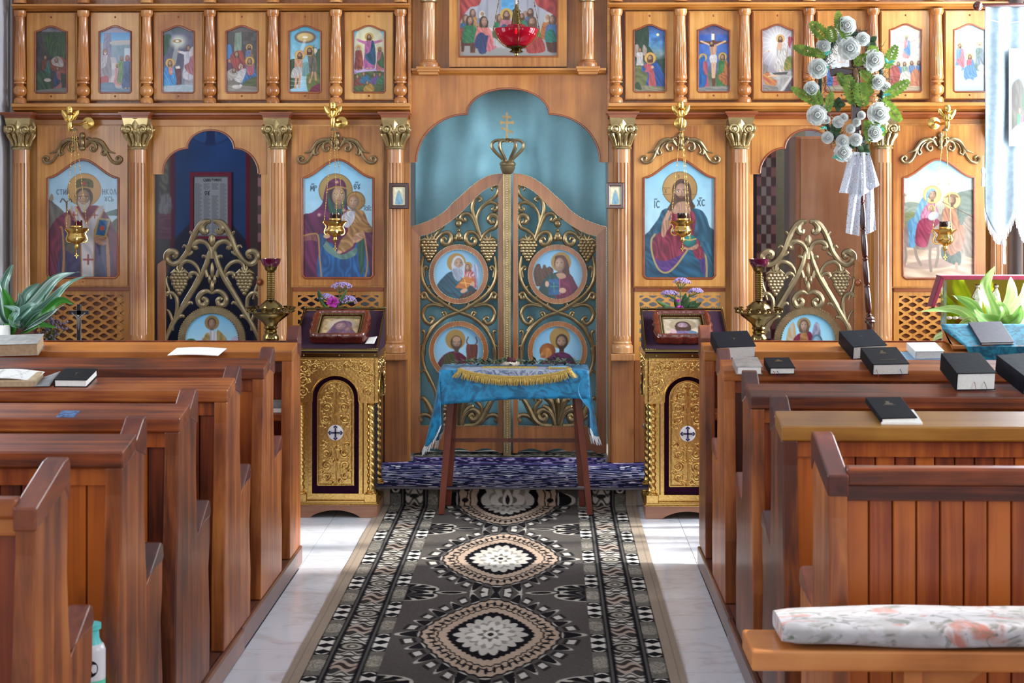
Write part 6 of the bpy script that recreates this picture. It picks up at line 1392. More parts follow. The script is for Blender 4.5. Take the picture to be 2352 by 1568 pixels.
# ------------------------------------------------------------------ carpets
CW, CXC = 1.272, -.198
def carpet_cv():
    y0, y1 = 3.0, 8.32
    nx = 300
    c = Cv(-CW / 2, CW / 2, 0, y1 - y0, nx, '4a4640')
    u = c.X; y = y1 - c.Y
    a = c.a; au = np.abs(u)
    def put(m, col, al=1.0):
        k = (m * al)[..., None]; c.a += (hx(col) - c.a) * k
    rn = np.random.default_rng(5); fine = rn.random(u.shape)
    # field
    put(np.ones_like(u), '544f4b'); c.a *= (0.88 + .24 * fine)[..., None]
    PER, C0 = 1.23, 6.97
    v = ((y - C0 + PER / 2) % PER) - PER / 2
    s_ = (np.abs(u / .235) ** 1.45 + np.abs(v / .49) ** 1.45) ** (1 / 1.45)
    th = np.arctan2(v / .49, u / .235)
    L = s_ + .014 * np.cos(th * 40)
    inf = au < .342
    # sprays around the medallion
    for (fq, r0, r1, col) in ((20, 1.05, 1.42, 'b4aea4'), (20, 1.08, 1.34, '1c1a1c')):
        ph = np.cos(th * fq) * (.8 + .2 * np.cos(th * 10 + .6)) + .12 * np.cos(th * 60); pet = (s_ > r0) & (s_ < r0 + (r1 - r0) * np.clip(ph, 0, 1) ** .6); put(pet & inf, col)
    fl = (np.cos(th * 20 + math.pi) > .35) & (s_ > 1.12) & (s_ < 1.36); put(fl & inf, '2a2828'); fl2 = (np.cos(th * 20 + math.pi) > .6) & (s_ > 1.18) & (s_ < 1.3); put(fl2 & inf, 'c4beb4')
    put((L < 1.05), '1d1b1d'); put((L < 1.015), 'b09a86'); put((L < .80), '1a181a'); put(L < .775, 'b09a86')
    vine = (np.abs(s_ - .885 - .03 * np.sin(th * 24)) < .012); put(vine, '161416')
    lf = (np.cos(th * 48) > .2) & (np.abs(s_ - .89) < .075 * np.clip(np.cos(th * 48), 0, 1)); put(lf, '1a181c')
    put(L < .64, '141317'); put(L < .645, '141317')
    pt = s_ < .56 * (.82 + .18 * np.abs(np.cos(th * 9))); put(pt, 'b8b2a8'); pt2 = s_ < .40 * (.8 + .2 * np.abs(np.cos(th * 9 + .8))); put(pt2, '8c8780'); pt3 = s_ < .36 * (.7 + .3 * np.abs(np.cos(th * 6))); put(pt3, 'c8c2b8'); put(s_ < .2 * (.8 + .2 * np.cos(th * 8)), '6a665f'); put(s_ < .11, 'cfc8bc'); put(s_ < .05, '2a2626')
    # side palmettes between medallions
    vv = ((y - C0) % PER) - PER / 2; uu = .342 - au
    for q in (0,):
        d = np.hypot(uu / .12, (np.abs(vv) - .05) / .085); put((d < 1) & (d > .62) & inf, 'b4aea2'); put((d < .9) & inf & (np.cos(np.arctan2(np.abs(vv) - .05, uu) * 9) > -.4), '19181b'); put((np.abs(vv) < .022) & (uu < .22) & (uu > .1) & inf, '1c1b1d'); put((np.hypot((uu - .17) / .06, vv / .025) < 1) & inf, 'aaa498'); put((np.hypot((uu - .17) / .04, vv / .016) < 1) & inf, '1c1b1d')
    # inner cartouche strip
    def cart(lo, hi, off):
        m = (au >= lo) & (au < hi); w = (hi - lo); p = ((y + off) % .46) * .535; x = (au - (lo + hi) / 2) / (w / 2)
        put(m, '8b857a'); dk = m & (p > .123); put(dk, '6a665e'); c.a[dk] *= (0.7 + .6 * fine[dk])[..., None]
        wm = m & (p < .123) & (np.abs(x) ** 3 + np.abs((p - .0615) / .06) ** 5 < .9); put(m & (p < .123), '2a2826'); put(wm, 'd3cec4')
        for k in range(3):
            dd = np.abs(x) * .8 + np.abs(p - .0205 - k * .041) / .015; put(wm & (dd < 1), '1b1a1c')
        fl = m & (p > .123) & (np.hypot(x * .5, (p - .1845) / .05) < .7); put(fl & (fine > .45), 'b0a898')
    cart(.344, .394, 0); cart(.527, .578, .05)
    for (lo, hi) in ((.394, .412), (.509, .527)): put((au >= lo) & (au < hi), '1e1d1f'); put(np.abs(au - (lo + hi) / 2) < .0025, '8a857c')
    m = (au >= .412) & (au < .509); put(m, '3a3734'); p = (y % .92) * .535; x = (au - .4605) / .0485
    for k in range(8):
        pc = .0615 * k + .03; dy = (p - pc)
        if k % 4 == 0: e = np.hypot(x * .85, dy / .034); put(m & (e < 1), 'b8b2a6'); put(m & (e < .84), '24221f'); put(m & (e < .6), '9a9488'); put(m & (e < .35) & (fine > .3), '3a3632'); put(m & (e < .15), 'c0b8aa')
        elif k % 4 == 2: wv = np.abs(dy - .012 * np.sin(x * 4)) < .03 * (1 - .5 * np.abs(x)); put(m & wv, 'a8988a'); put(m & (np.abs(dy - .012 * np.sin(x * 4)) < .012 * (1 - np.abs(x))), '3a302c')
        else: e = np.abs(dy - .01 * np.cos(x * 5)) / .026 + .12 * np.abs(x); put(m & (e < 1), 'b4aea4'); put(m & (e < .72), '4a4640'); put(m & (e < .4), 'c2bcb2'); put(m & (np.hypot(x, dy / .012) < .5), '2c2a28')
    put(m & (np.abs(np.abs(x) - .95) < .06), '15141a')
    put(au >= .578, '1b1a1a'); put(au >= .582, '9a8b7a'); put((au > .6) & (np.abs(au - .612) < .002), '85776a')
    c.a *= (0.93 + .14 * rn.random(u.shape))[..., None]
    return c, y0, y1
ccv, cy0, cy1 = carpet_cv()
def carpet_pos(U, V):
    s = cy1 - (cy1 - cy0) * V           # length along the floor, continuing up the riser
    x = CXC - CW / 2 + CW * U
    yr = STEP_Y - .022
    over = np.clip(s - yr, 0, None)
    y = np.minimum(s, yr); z = np.full(U.shape, .006) + np.minimum(over, STEP_Z - .012)
    z += .0012 * np.sin(x * 21 + s * 3) + .0015 * np.sin(s * 7)
    return x, y, z
o = paint_mesh('runner_carpet', ccv, carpet_pos, M['cloth_paint'], None, (CXC, 5.6, 0)); tag(o, 'long grey patterned runner carpet with medallions down the aisle', 'carpet')
def bluerug():
    c = Cv(0, 1.46, 0, .80, 330, '1a2148'); u = c.X - .73; v = c.Y; rn = np.random.default_rng(3)
    def put(m, col, al=1.0): c.a += (hx(col) - c.a) * (m * al)[..., None]
    n1 = vnoise(np.abs(u) * 22, v * 55, 4); n2 = vnoise(np.abs(u) * 34 + 9, v * 62, 8); n3 = vnoise(np.abs(u) * 12, v * 40, 12)
    put(n1 > .62, '6a70a0'); put(n2 > .70, 'e0e0ea'); put((n3 > .66), '1a1f3c'); put((n1 * n2 > .58), '7a5c98')
    for k in range(5):
        d = np.abs(np.abs(u) * .55 + np.abs(v - .45) * 1.6 - .09 - k * .11); put((d < .012) & (n2 > .3), 'b4b8d0'); put((d > .02) & (d < .034), '141a3a')
    put((v > .06) & (v < .10), '4a3a70'); put(v > .775, '6a6468'); return c
ry1 = 8.90
def rug_pos(U, V):
    x = CXC - .73 + 1.46 * U
    s = .80 * V                            # from the screen towards the step edge, then rolls over it
    yf = STEP_Y - .075; L0 = ry1 - yf
    t = np.clip((s - L0) / .06, 0, 1)
    y = np.where(s < L0, ry1 - s, yf - .012 * np.sin(t * math.pi * .5)); z = STEP_Z + .012 - np.where(s < L0, 0, .03 * t)
    return x, y, z + .0015 * np.sin(x * 15)
o = paint_mesh('step_rug', bluerug(), rug_pos, M['cloth_paint'], None, (CXC, 8.5, STEP_Z)); tag(o, 'blue and white streaked rug lying on the step', 'rug')
def doorrug():
    c = Cv(0, 1.04, 0, .2, 150, '5a564e'); n1 = vnoise(c.X * 70, c.Y * 90, 2); n2 = vnoise(c.X * 50, c.Y * 60, 5)
    c.a += (hx('b4aea0') - c.a) * (n1 > .55)[..., None]; c.a += (hx('2a2826') - c.a) * (n2 > .62)[..., None]; return c
o = paint_mesh('threshold_rug', doorrug(), lambda U, V: (X(946) + (X(1393) - X(946)) * U, 9.10 - .155 * V, STEP_Z + .034 + 0 * U), M['cloth_paint'], None, (CXC, 9.0, STEP_Z + .03)); tag(o, 'small mottled grey rug at the foot of the royal doors', 'rug')
def purplerug():
    c = Cv(0, 1.02, 0, .06, 150, '2c2450'); n1 = vnoise(c.X * 60, c.Y * 120, 2); c.a += (hx('8a78b0') - c.a) * (n1 > .55)[..., None]; c.a += (hx('c0b8d0') - c.a) * (n1 > .75)[..., None]; return c
o = paint_mesh('threshold_runner', purplerug(), lambda U, V: (X(948) + (X(1390) - X(948)) * U, 8.925 - .004 * np.sin(V * 3) , STEP_Z + .032 - .03 * V), M['cloth_paint'], None, (CXC, 8.92, STEP_Z)); tag(o, 'purple patterned rug edge folded over the door threshold', 'rug')
# ------------------------------------------------------------------ gilt lecterns
def xf(mb, Mx, start=0):
    mb.v[start:] = [tuple(Mx @ Vector(p)) for p in mb.v[start:]]; return mb
M['velvet'] = plain('dark plum velvet', S('2c0a26'), .95, 0, .25, 40, .2, sheen=.1, spec=.1)
M['enamel'] = plain('white enamel', S('d8d2d4'), .3, 0, .04, 20)
M['navy'] = plain('navy enamel', S('1c1c44'), .3, 0, .1, 30)
M['beech'] = wood('pale beech base', S('8a5a40'), S('a87458'), S('c09070'), 'X', 25, .4, .2, 0)
def spiral(cx, cz, r, a0, turns, y, n=18):
    return [(cx + r * (1 - .78 * i / n) * math.cos(a0 + turns * 6.283 * i / n), y, cz + r * (1 - .78 * i / n) * math.sin(a0 + turns * 6.283 * i / n)) for i in range(n + 1)]
def twisted(mb, x, y, z0, z1, r):
    n = 70; seg = 14
    def fn(u, v):
        a = u * 2 * math.pi; z = z0 + (z1 - z0) * v
        rr = r * (1 + .16 * math.sin(2 * a + (z - z0) * 190))
        return (x + rr * math.cos(a), y + rr * math.sin(a), z)
    mb.grid(fn, seg, n)
def lectern():
    t = thing('lectern', 'x', 'lectern', (0, 0, 0), 'pair of gilt lecterns')
    # wooden base with arched cut
    mb = MB(); n = 20
    pts = [(-.2, 0.001), (-.12, 0.001)] + [(-.12 + .24 * i / n, .001 + .035 * math.sin(math.pi * i / n) ** .7) for i in range(1, n)] + [(.12, .001), (.2, .001)]
    for (a, b_) in ((0, .02), (.36, .38)): mb.strip(pts, [(p[0], .06) for p in pts], a, b_)
    mb.box(-.2, -.18, .02, .36, .001, .06).box(.18, .2, .02, .36, .001, .06); mb.build('base', M['beech'], t, True)
    mb = MB(); mb.box(-.205, .205, -.005, .385, .06, .066).box(-.2, .2, 0, .38, .066, .074); mb.build('plinth', M['gold'], t, True, bevel=.002)
    mb = MB(); beads(mb, [(-.2, -.005, .063), (.2, -.005, .063)], .007, .0032); mb.build('rope_beading', M['gold'], t, True)
    mb = MB(); mb.box(-.168, .168, .03, .35, .075, .785); mb.build('body', M['velvet'], t, True)
    for x in (-.168, .168):
        for y in (.03, .35):
            mb = MB(); mb.box(x - .029, x + .029, y - .029, y + .029, .074, .112); c_ = mb.build('pillar_block', M['gold'], t, True, bevel=.002)
            mb = MB(); twisted(mb, x, y, .13, .535, .0185); mb.lathe([(.026, .112), (.026, .118), (.02, .122), (.022, .127), (.017, .133)], 20, (x, y, 0)); mb.lathe([(.016, .533), (.021, .537), (.018, .541), (.025, .545), (.025, .55)], 20, (x, y, 0)); mb.build('pillar', M['gold'], t, True)
    # strips beside the arch, floor strip
    for s in (-1, 1):
        MB().box(s * .121 - .010, s * .121 + .010, .005, .03, .112, .575).build('strip', M['gold'], t, True, bevel=.002); MB().box(s * .153 - .02, s * .153 + .02, .022, .0295, .112, .55).build('side_plate', M['gold'], t, True)
    mb = MB(); mb.box(-.138, .138, .0, .03, .074, .080).box(-.138, .138, .02, .03, .08, .112); mb.build('sill', M['gold'], t, True, bevel=.001)
    # arch panels on the four sides
    def arch_panel(w):
        mb = MB(); hw = .112; n = 24
        A = [(-w, .555), (-hw, .555), (-hw, .573)] + [(-hw * math.cos(math.pi * i / n), .573 + .107 * math.sin(math.pi * i / n)) for i in range(1, n)] + [(hw, .573), (hw, .555), (w, .555)]
        B = [(max(-w, min(w, p[0])), .762) for p in A]
        mb.strip(A, B, 0, .016); mb.box(-w, -hw, -.004, .016, .548, .556).box(hw, w, -.004, .016, .548, .556)
        mb.tube([(p[0], -.001, p[1]) for p in A[1:-1]], .004, 6)
        beads(mb, [(-w + .005, -.001, .752), (w - .005, -.001, .752)], .0065, .003)
        mb.box(-w, -w + .008, -.004, 0, .556, .76).box(w - .008, w, -.004, 0, .556, .76)
        # vine relief in the spandrels
        for s in (-1, 1):
            for (x, z, r, a0, tr) in ((.155, .60, .024, 1.6, 1.4), (.155, .655, .024, -1.2, -1.4), (.15, .712, .024, 1.6, 1.5), (.10, .72, .020, -1.4, -1.5), (.056, .725, .018, 1.5, 1.4), (.02, .722, .014, -1.5, -1.3), (.172, .628, .012, 0, 1.2), (.125, .69, .012, 0, 1.2), (.172, .685, .011, 3, 1.2), (.08, .742, .01, 2, 1.2), (.128, .737, .011, 2, 1.2), (.13, .652, .009, 2, 1.2)):
                if x > w - .02: continue
                p = [(s * q[0], q[1], q[2]) for q in spiral(x, z, r, a0, tr, -.002)]
                mb.tube(p, [.0034, .0032, .004], 5); mb.ball((s * x, -.003, z), .0045, 6, 4)
                for k in range(4):
                    a = a0 + k * 1.6; mb.ball((s * (x + r * 1.12 * math.cos(a)), -.001, z + r * 1.12 * math.sin(a)), .0045, 6, 4, (1.4, .7, .8))
        return mb
    arch_panel(.2).build('arch_panel', M['gold'], t, True)
    for s in (-1, 1):
        mb = arch_panel(.19); Mx = Matrix.Translation((s * .2, .19, 0)) @ Matrix.Rotation(s * math.pi / 2, 4, 'Z'); xf(mb, Mx); mb.build('arch_panel', M['gold'], t, True)
    # embossed door
    mb = MB(); hw = .086; n = 24
    A = [(-hw, .153), (-hw, .568)] + [(-hw * math.cos(math.pi * i / n), .568 + .086 * math.sin(math.pi * i / n)) for i in range(1, n)] + [(hw, .568), (hw, .153)]
    mb.prism(A, .018, .03); mb.tube([(p[0], .016, p[1]) for p in A + [A[0]]], .005, 6)
    A2 = [(p[0] * .88, .155 + (p[1] - .153) * .975 + .004) for p in A]; mb.tube([(p[0], .017, p[1]) for p in A2 + [A2[0]]], .002, 5)
    mb.tube([(0, .015, .16), (.004, .015, .24), (-.003, .015, .32), (0, .015, .37)], .004, 6); mb.tube([(0, .015, .44), (-.004, .015, .50), (.003, .015, .56), (0, .015, .64)], .004, 6)
    for s in (-1, 1):
        for (z, r, x, a0, tr) in ((.195, .022, .045, 2.6, 1.5), (.245, .026, .045, -2.2, -1.5), (.305, .024, .043, 2.4, 1.5), (.350, .014, .056, -2, -1.3), (.47, .022, .046, 2.6, 1.5), (.525, .026, .042, -2.3, -1.5), (.585, .020, .036, 2.5, 1.5), (.62, .012, .016, -2, -1.3), (.44, .012, .06, 1, 1.2), (.17, .012, .02, 1, 1.2), (.27, .010, .016, 2, 1.2), (.555, .010, .064, 2, 1.2), (.22, .009, .066, 2, 1.2), (.33, .009, .012, 2, 1.2)):
            p = [(s * q[0], q[1], q[2]) for q in spiral(x, z, r, a0, tr, .015)]
            mb.tube(p, [.0036, .0034, .0045], 5); mb.ball((s * x, .014, z), .0052, 6, 4)
            for k in range(4):
                a = a0 + k * 1.6; mb.ball((s * (x + r * 1.15 * math.cos(a)), .016, z + r * 1.15 * math.sin(a)), .0048, 6, 4, (1.3, .7, .9))
    d_ = mb.build('door', M['gold'], t, True)
    mb = MB(); mb.lathe([(.037, 0), (.037, .004), (.0335, .006)], 36, (0, .014, .404), M=Matrix.Rotation(math.pi / 2, 3, 'X').to_4x4()); mb.build('enamel_disc', M['enamel'], d_, True)
    mb = MB(); mb.box(-.022, .022, .004, .008, .4005, .4075).box(-.0035, .0035, .004, .008, .382, .426)
    for k in range(4):
        a = k * math.pi / 2; cx, cz = .026 * math.cos(a), .404 + .026 * math.sin(a)
        for b2 in (-1.4, 0, 1.4): mb.ball((cx + .0055 * math.cos(a + b2), .006, cz + .0055 * math.sin(a + b2)), .0045, 8, 5, (1, .5, 1))
    mb.build('enamel_cross', M['navy'], d_, True)
    # brass strip and sloping velvet desk
    mb = MB(); mb.box(-.203, .203, -.006, .386, .762, .787); mb.build('brass_strip', M['brass'], t, True, bevel=.002)
    for x in (-.15, .02, .13, .19):
        mb = MB(); mb.ball((x, -.007, .775), .004, 8, 5); mb.build('screw', M['antiqued'], t, True)
    mb = MB(); mb.prism([(0, .788), (.38, .788), (.38, .962), (0, .792)], -.2, .2, 'X'); mb.build('desk', M['velvet'], t, True)
    mb = MB()
    sl = [(-.003, .80), (.383, .972)]
    for s in (-1, 1): mb.tube([(s * .2, sl[0][0], sl[0][1]), (s * .2, sl[1][0], sl[1][1])], .006, 8)
    mb.tube([(-.2, sl[1][0], sl[1][1]), (.2, sl[1][0], sl[1][1])], .006, 8); mb.tube([(-.2, sl[0][0], sl[0][1]), (.2, sl[0][0], sl[0][1])], .007, 8)
    for (x, k) in ((-.2, 0), (.2, 0), (-.2, 1), (.2, 1)):
        for j in range(5): mb.ball((x - math.copysign(.011 * j, x), sl[k][0], sl[k][1] + .005), .006 - .0006 * j, 8, 5)
    mb.build('rail', M['brass'], t, True)
    return t
LP = [(PX(770, 7.87), 7.87, .0), (PX(1580, 7.87), 7.87, .0)]
lec = lectern(); lec2 = copy_tree(lec)
LLB = ['gilt lectern on the left carrying a framed mother and child icon', 'gilt lectern on the right carrying a framed icon of a bearded man']
for o, p, l in zip((lec, lec2), LP, LLB): o.location = p; o['label'] = l
# framed icons lying on the lectern desks
SL = math.atan2(.17, .38)
def slope_m(base, u, v):
    """plane of the desk: x right, y into the desk normal (up-front), z up the slope"""
    o = Vector(base) + Vector((u, .003, .797)) + Vector((0, math.cos(SL), math.sin(SL))) * v
    up = Vector((0, math.cos(SL), math.sin(SL))); nrm = Vector((0, -math.sin(SL), math.cos(SL)))
    return Matrix(((1, -nrm.x, up.x, o.x), (0, -nrm.y, up.y, o.y), (0, -nrm.z, up.z, o.z), (0, 0, 0, 1)))
def lec_icon1():
    c = Cv(0, 100, 0, 104, 60, 'b49a70'); c.mottle(.2, 8, 8); c.ell(52, 42, 38, 36, 'c8b8a0', 'a8947c'); c.fill([(18, 104), (24, 70), (36, 30), (56, 16), (76, 28), (80, 60), (92, 104)], '7a5c78', '5a4460', 70); c.head(50, 46, 22, '6a4a5c', 'b89098', None, None, .3, longhair=False); c.head(72, 66, 12, '8a6048', 'b89098', None, None, -.4, longhair=False); c.fill([(60, 78), (84, 76), (92, 104), (56, 104)], '8c6a80', '6c4c64'); return c
def lec_icon2():
    c = Cv(0, 100, 0, 104, 60, 'b4a48c'); c.mottle(.15, 8, 8); c.ell(52, 38, 34, 32, 'a8967c', '8c7c64'); c.fill([(12, 104), (20, 80), (40, 66), (64, 66), (86, 80), (94, 104)], '7a6c98', '5a4e74', 70); c.fill([(66, 70), (88, 82), (94, 104), (72, 104)], '5c7c94', '42607a'); c.head(52, 42, 22, '3a2a24', 'b494a0', '3a2a24', None, 0); c.fill([(18, 66), (30, 62), (34, 82), (22, 86)], 'b8989c'); return c
M['tarnish'] = plain('tarnished silver gilt', S('8f8258'), .3, .9, .35, 120, .4)
def wavy_icon(base, lab, cv, u, v, s=1.0):
    Mx = slope_m(base, u, v); t = thing('framed_icon', lab, 'framed icon', Mx @ Vector((0, 0, 0)), 'framed icons on the lecterns')
    W, Hh = .142 * s, .138 * s
    n = 96; O = []; I = []
    for k in range(n):
        a = 2 * math.pi * k / n; c_, s_ = math.cos(a), math.sin(a); r = 1 / (abs(c_) ** 8 + abs(s_) ** 8) ** (1 / 8)
        w = 1 + .035 * math.cos(a * 14) * (1 - .6 * abs(math.sin(2 * a)))
        O.append((W * r * c_ * w, .148 * s + Hh * r * s_ * w)); ri = 1 / (abs(c_) ** 30 + abs(s_) ** 30) ** (1 / 30); I.append((.108 * s * ri * c_, .148 * s + .104 * s * ri * s_))
    mid = [((o_[0] + i_[0]) / 2, (o_[1] + i_[1]) / 2) for o_, i_ in zip(O, I)]
    mb = MB(); mb.strip(I, O, -.04 * s, .0, True); xf(mb, Mx); mb.build('frame', M['mahog'], t, bevel=.006)
    mb = MB(); mb.tube([(p[0], -.04 * s, p[1]) for p in mid + [mid[0]]], .011 * s, 8, .7); xf(mb, Mx); mb.build('frame_roll', M['mahog'], t)
    mb = MB()
    J = [(x * .97, .148 * s + (z - .148 * s) * .97) for x, z in I]
    beads(mb, [(p[0], -.034 * s, p[1]) for p in J + [J[0]]], .009, .006); K = [(x * .86, .148 * s + (z - .148 * s) * .86) for x, z in I]; mb.tube([(p[0], -.024, p[1]) for p in K + [K[0]]], .004, 6); xf(mb, Mx); mb.build('inner_border', M['tarnish'], t)
    w2, h2 = .094 * s, .091 * s
    def pos(U, V):
        x = -w2 + 2 * w2 * U; z = .148 * s + h2 - 2 * h2 * V; y = np.full(U.shape, -.018)
        q = [Mx[i][0] * x + Mx[i][1] * y + Mx[i][2] * z + Mx[i][3] for i in range(3)]
        return q[0], q[1], q[2]
    paint_mesh('painting', cv, pos, M['paint'], t)
    mb = MB(); mb.box(-.11 * s, .11 * s, -.014, -.002, .148 * s - .106 * s, .148 * s + .106 * s); xf(mb, Mx); mb.build('backing', M['mahog'], t)
    return t
wavy_icon(LP[0], 'red wavy framed mother and child icon lying on the left lectern', lec_icon1(), 0.002, .055)
wavy_icon(LP[1], 'red wavy framed icon of a bearded man lying on the right lectern', lec_icon2(), -.012, .055)
Mx = slope_m(LP[0], .158, .06); mb = MB(); mb.grid(lambda u, v: Mx @ Vector((-.022 + .044 * u + .01 * v, -.004 - .006 * u * v, .062 * v)), 6, 6); o = mb.build('paper_slip', M['page'], None, loc=Mx @ Vector((0, 0, 0)), solid=.0008); tag(o, 'small white paper slip on the left lectern velvet', 'paper')

# ------------------------------------------------------------------ bouquets behind the lecterns
M['lav'] = plain('lavender florets', S('a893c4'), .7, 0, .2, 200); M['mag'] = plain('magenta petals', S('b02a9a'), .6, 0, .3, 60); M['stem'] = plain('green stems', S('4c6a34'), .6, 0, .3, 60); M['leafd'] = plain('dark green leaf', S('33522c'), .5, 0, .3, 40); M['vase'] = plain('pale ceramic vase', S('a8a49c'), .3, 0, .05, 10)
def leafshape(mb, a, b, w, up=(0, -1, 0), n=5, bend=.0, cup=.15):
    a, b = Vector(a), Vector(b); t = (b - a); L = t.length; t.normalize(); U = Vector(up); sd = t.cross(U)
    if sd.length < 1e-4: sd = t.cross(Vector((1, 0, 0)))
    sd.normalize(); nn = sd.cross(t)
    vs = []
    for i in range(n + 1):
        s = i / n; ww = w * math.sin(math.pi * min(1, .06 + s * .94)) ** .8; c = a + t * (L * s) + nn * (bend * math.sin(math.pi * s))
        vs += [c - sd * ww + nn * (cup * ww), c, c + sd * ww + nn * (cup * ww)]
    fs = []
    for i in range(n): fs += [(3 * i, 3 * i + 1, 3 * i + 4, 3 * i + 3), (3 * i + 1, 3 * i + 2, 3 * i + 5, 3 * i + 4)]
    mb.add(vs, fs, True)
def bouquet(px, label, umbels, magentas, leaves, Y=8.33):
    k = Y / FPX; bx = PX(px, Y); t = thing('bouquet_vase', label, 'flowers', (bx, Y, STEP_Z), 'bouquets behind the lecterns')
    mb = MB(); mb.lathe([(.06, STEP_Z), (.07, STEP_Z + .03), (.045, STEP_Z + .25), (.04, STEP_Z + .5), (.055, PZ(742, Y)), (.05, PZ(742, Y)), (.03, PZ(760, Y))], 20, (bx, Y, 0)); mb.build('vase', M['vase'], t)
    base = Vector((bx, Y, PZ(745, Y)))
    for (x, y, rw, rh) in umbels:
        c = P(x, y, Y); mb = MB()
        for i in range(130):
            a = random.random() * 6.283; r = math.sqrt(random.random()); z = (1 - r * r) ** .5
            mb.ball((c.x + rw * k * r * math.cos(a), c.y + rw * k * .8 * r * math.sin(a), c.z + rh * k * (z - .5) + random.uniform(-.003, .003)), .0042, 5, 4)
        f = mb.build('umbel', M['lav'], t)
        mb = MB()
        for i in range(12):
            a = i * .55; mb.tube([(c.x * .5 + base.x * .5, Y, c.z * .8 + base.z * .2), (c.x + rw * k * .7 * math.cos(a), Y + rw * k * .5 * math.sin(a), c.z - rh * k * .3)], .0013, 4)
        mb.tube([base, (c.x * .5 + base.x * .5, Y, c.z * .8 + base.z * .2)], .003, 5); mb.build('stem', M['stem'], f)
    for (x, y, r) in magentas:
        c = P(x, y, Y - .04); mb = MB()
        for i in range(11):
            a = i * 2.4; rr = r * k; d = Vector((math.cos(a), -.45 - .3 * random.random(), math.sin(a))); leafshape(mb, c + d * rr * .1, c + d * rr * (.8 + .4 * random.random()), rr * .42, up=(0, -1, .2), n=4, bend=.004)
        mb.build('blossom', M['mag'], t, solid=.0008)
    for (x0, y0, x1, y1, w) in leaves:
        mb = MB(); leafshape(mb, P(x0, y0, Y - .02), P(x1, y1, Y - .04), w * k); mb.build('leaf', M['leafd'] if w > 5 else M['stem'], t, solid=.0006)
    return t
bouquet(775, 'lavender and magenta flower bouquet behind the left lectern', [(748, 681, 19, 12), (798, 688, 22, 16), (785, 655, 24, 11)], [(766, 694, 14)], [(760, 715, 742, 700, 5), (757, 718, 736, 690, 4), (780, 715, 806, 712, 4), (770, 710, 800, 660, 4), (742, 700, 730, 664, 6), (800, 715, 830, 704, 5), (776, 712, 772, 682, 4)])
bouquet(1562, 'lavender flower bouquet with green leaves behind the right lectern', [(1538, 673, 21, 10), (1565, 645, 20, 11), (1598, 668, 18, 10)], [(1562, 709, 9), (1557, 690, 5)], [(1558, 715, 1520, 705, 7), (1552, 714, 1505, 690, 5), (1566, 712, 1582, 680, 9), (1572, 712, 1600, 690, 8), (1575, 714, 1612, 694, 7), (1560, 712, 1550, 684, 7), (1568, 708, 1575, 672, 7), (1580, 712, 1596, 702, 8)])

# ------------------------------------------------------------------ brass candle stands
M['redglass'] = plain('dark ruby glass', S('4a0a26'), .08, 0, .1, 20, coat=.6)
def candle_stand(px, label, Y=7.7):
    k = Y / FPX * 1.17; x = PX(px, Y); z = lambda y: PZ(y, Y)
    t = thing('candle_stand', label, 'candle stand', (x, Y, 0), 'brass candle stands')
    mb = MB(); mb.lathe([(.085, 0), (.085, .02), (.07, .04), (.04, .07), (.03, .11), (.025, .3), (.032, .33), (.022, .36), (.022, z(830)), (.03, z(815)), (.024, z(800)), (15 * k, z(785)), (16 * k, z(779)), (15 * k, z(772)), (11 * k, z(766)), (13 * k, z(762)), (10 * k, z(758)), (14 * k, z(753)), (12 * k, z(749)), (15 * k, z(742)), (28 * k, z(730)), (35 * k, z(724)), (37 * k, z(720)), (46 * k, z(717)), (46 * k, z(715)), (36 * k, z(714.5)), (24 * k, z(709)), (22 * k, z(702)), (14 * k, z(694)), (8.5 * k, z(689))], 40, (x, Y, 0)); mb.build('body', M['brass'], t)
    mb = MB(); pr = [(8 * k, z(689))]
    for i in range(15): y = 687 - i * 4.2; pr += [(7 * k, z(y)), (8.2 * k, z(y - 1.4)), (7 * k, z(y - 2.8))]
    pr += [(8 * k, z(623)), (11 * k, z(620)), (13 * k, z(612)), (16 * k, z(606)), (14 * k, z(604))]
    mb.lathe(pr, 24, (x, Y, 0)); mb.build('neck', M['brass'], t)
    mb = MB(); mb.lathe([(13 * k, z(612)), (17 * k, z(606)), (18.5 * k, z(600)), (19.5 * k, z(594)), (17 * k, z(594)), (15 * k, z(602)), (.5 * k, z(604))], 24, (x, Y, 0), lambda a, i: 1 + .03 * math.cos(a * 12)); mb.build('glass_cup', M['redglass'], t)
    for i in range(14):
        a = 2 * math.pi * i / 14 + .1; mb = MB(); r = 44 * k
        mb.lathe([(3 * k, z(716)), (4 * k, z(714)), (2.2 * k, z(711)), (5 * k, z(708)), (5.2 * k, z(705)), (4 * k, z(705))], 10, (x + r * math.cos(a), Y + r * math.sin(a), 0)); mb.build('taper_cup', M['brass'], t)
candle_stand(622, 'brass candle stand beside the left side gate'); candle_stand(1743, 'brass candle stand in front of the right side gate')

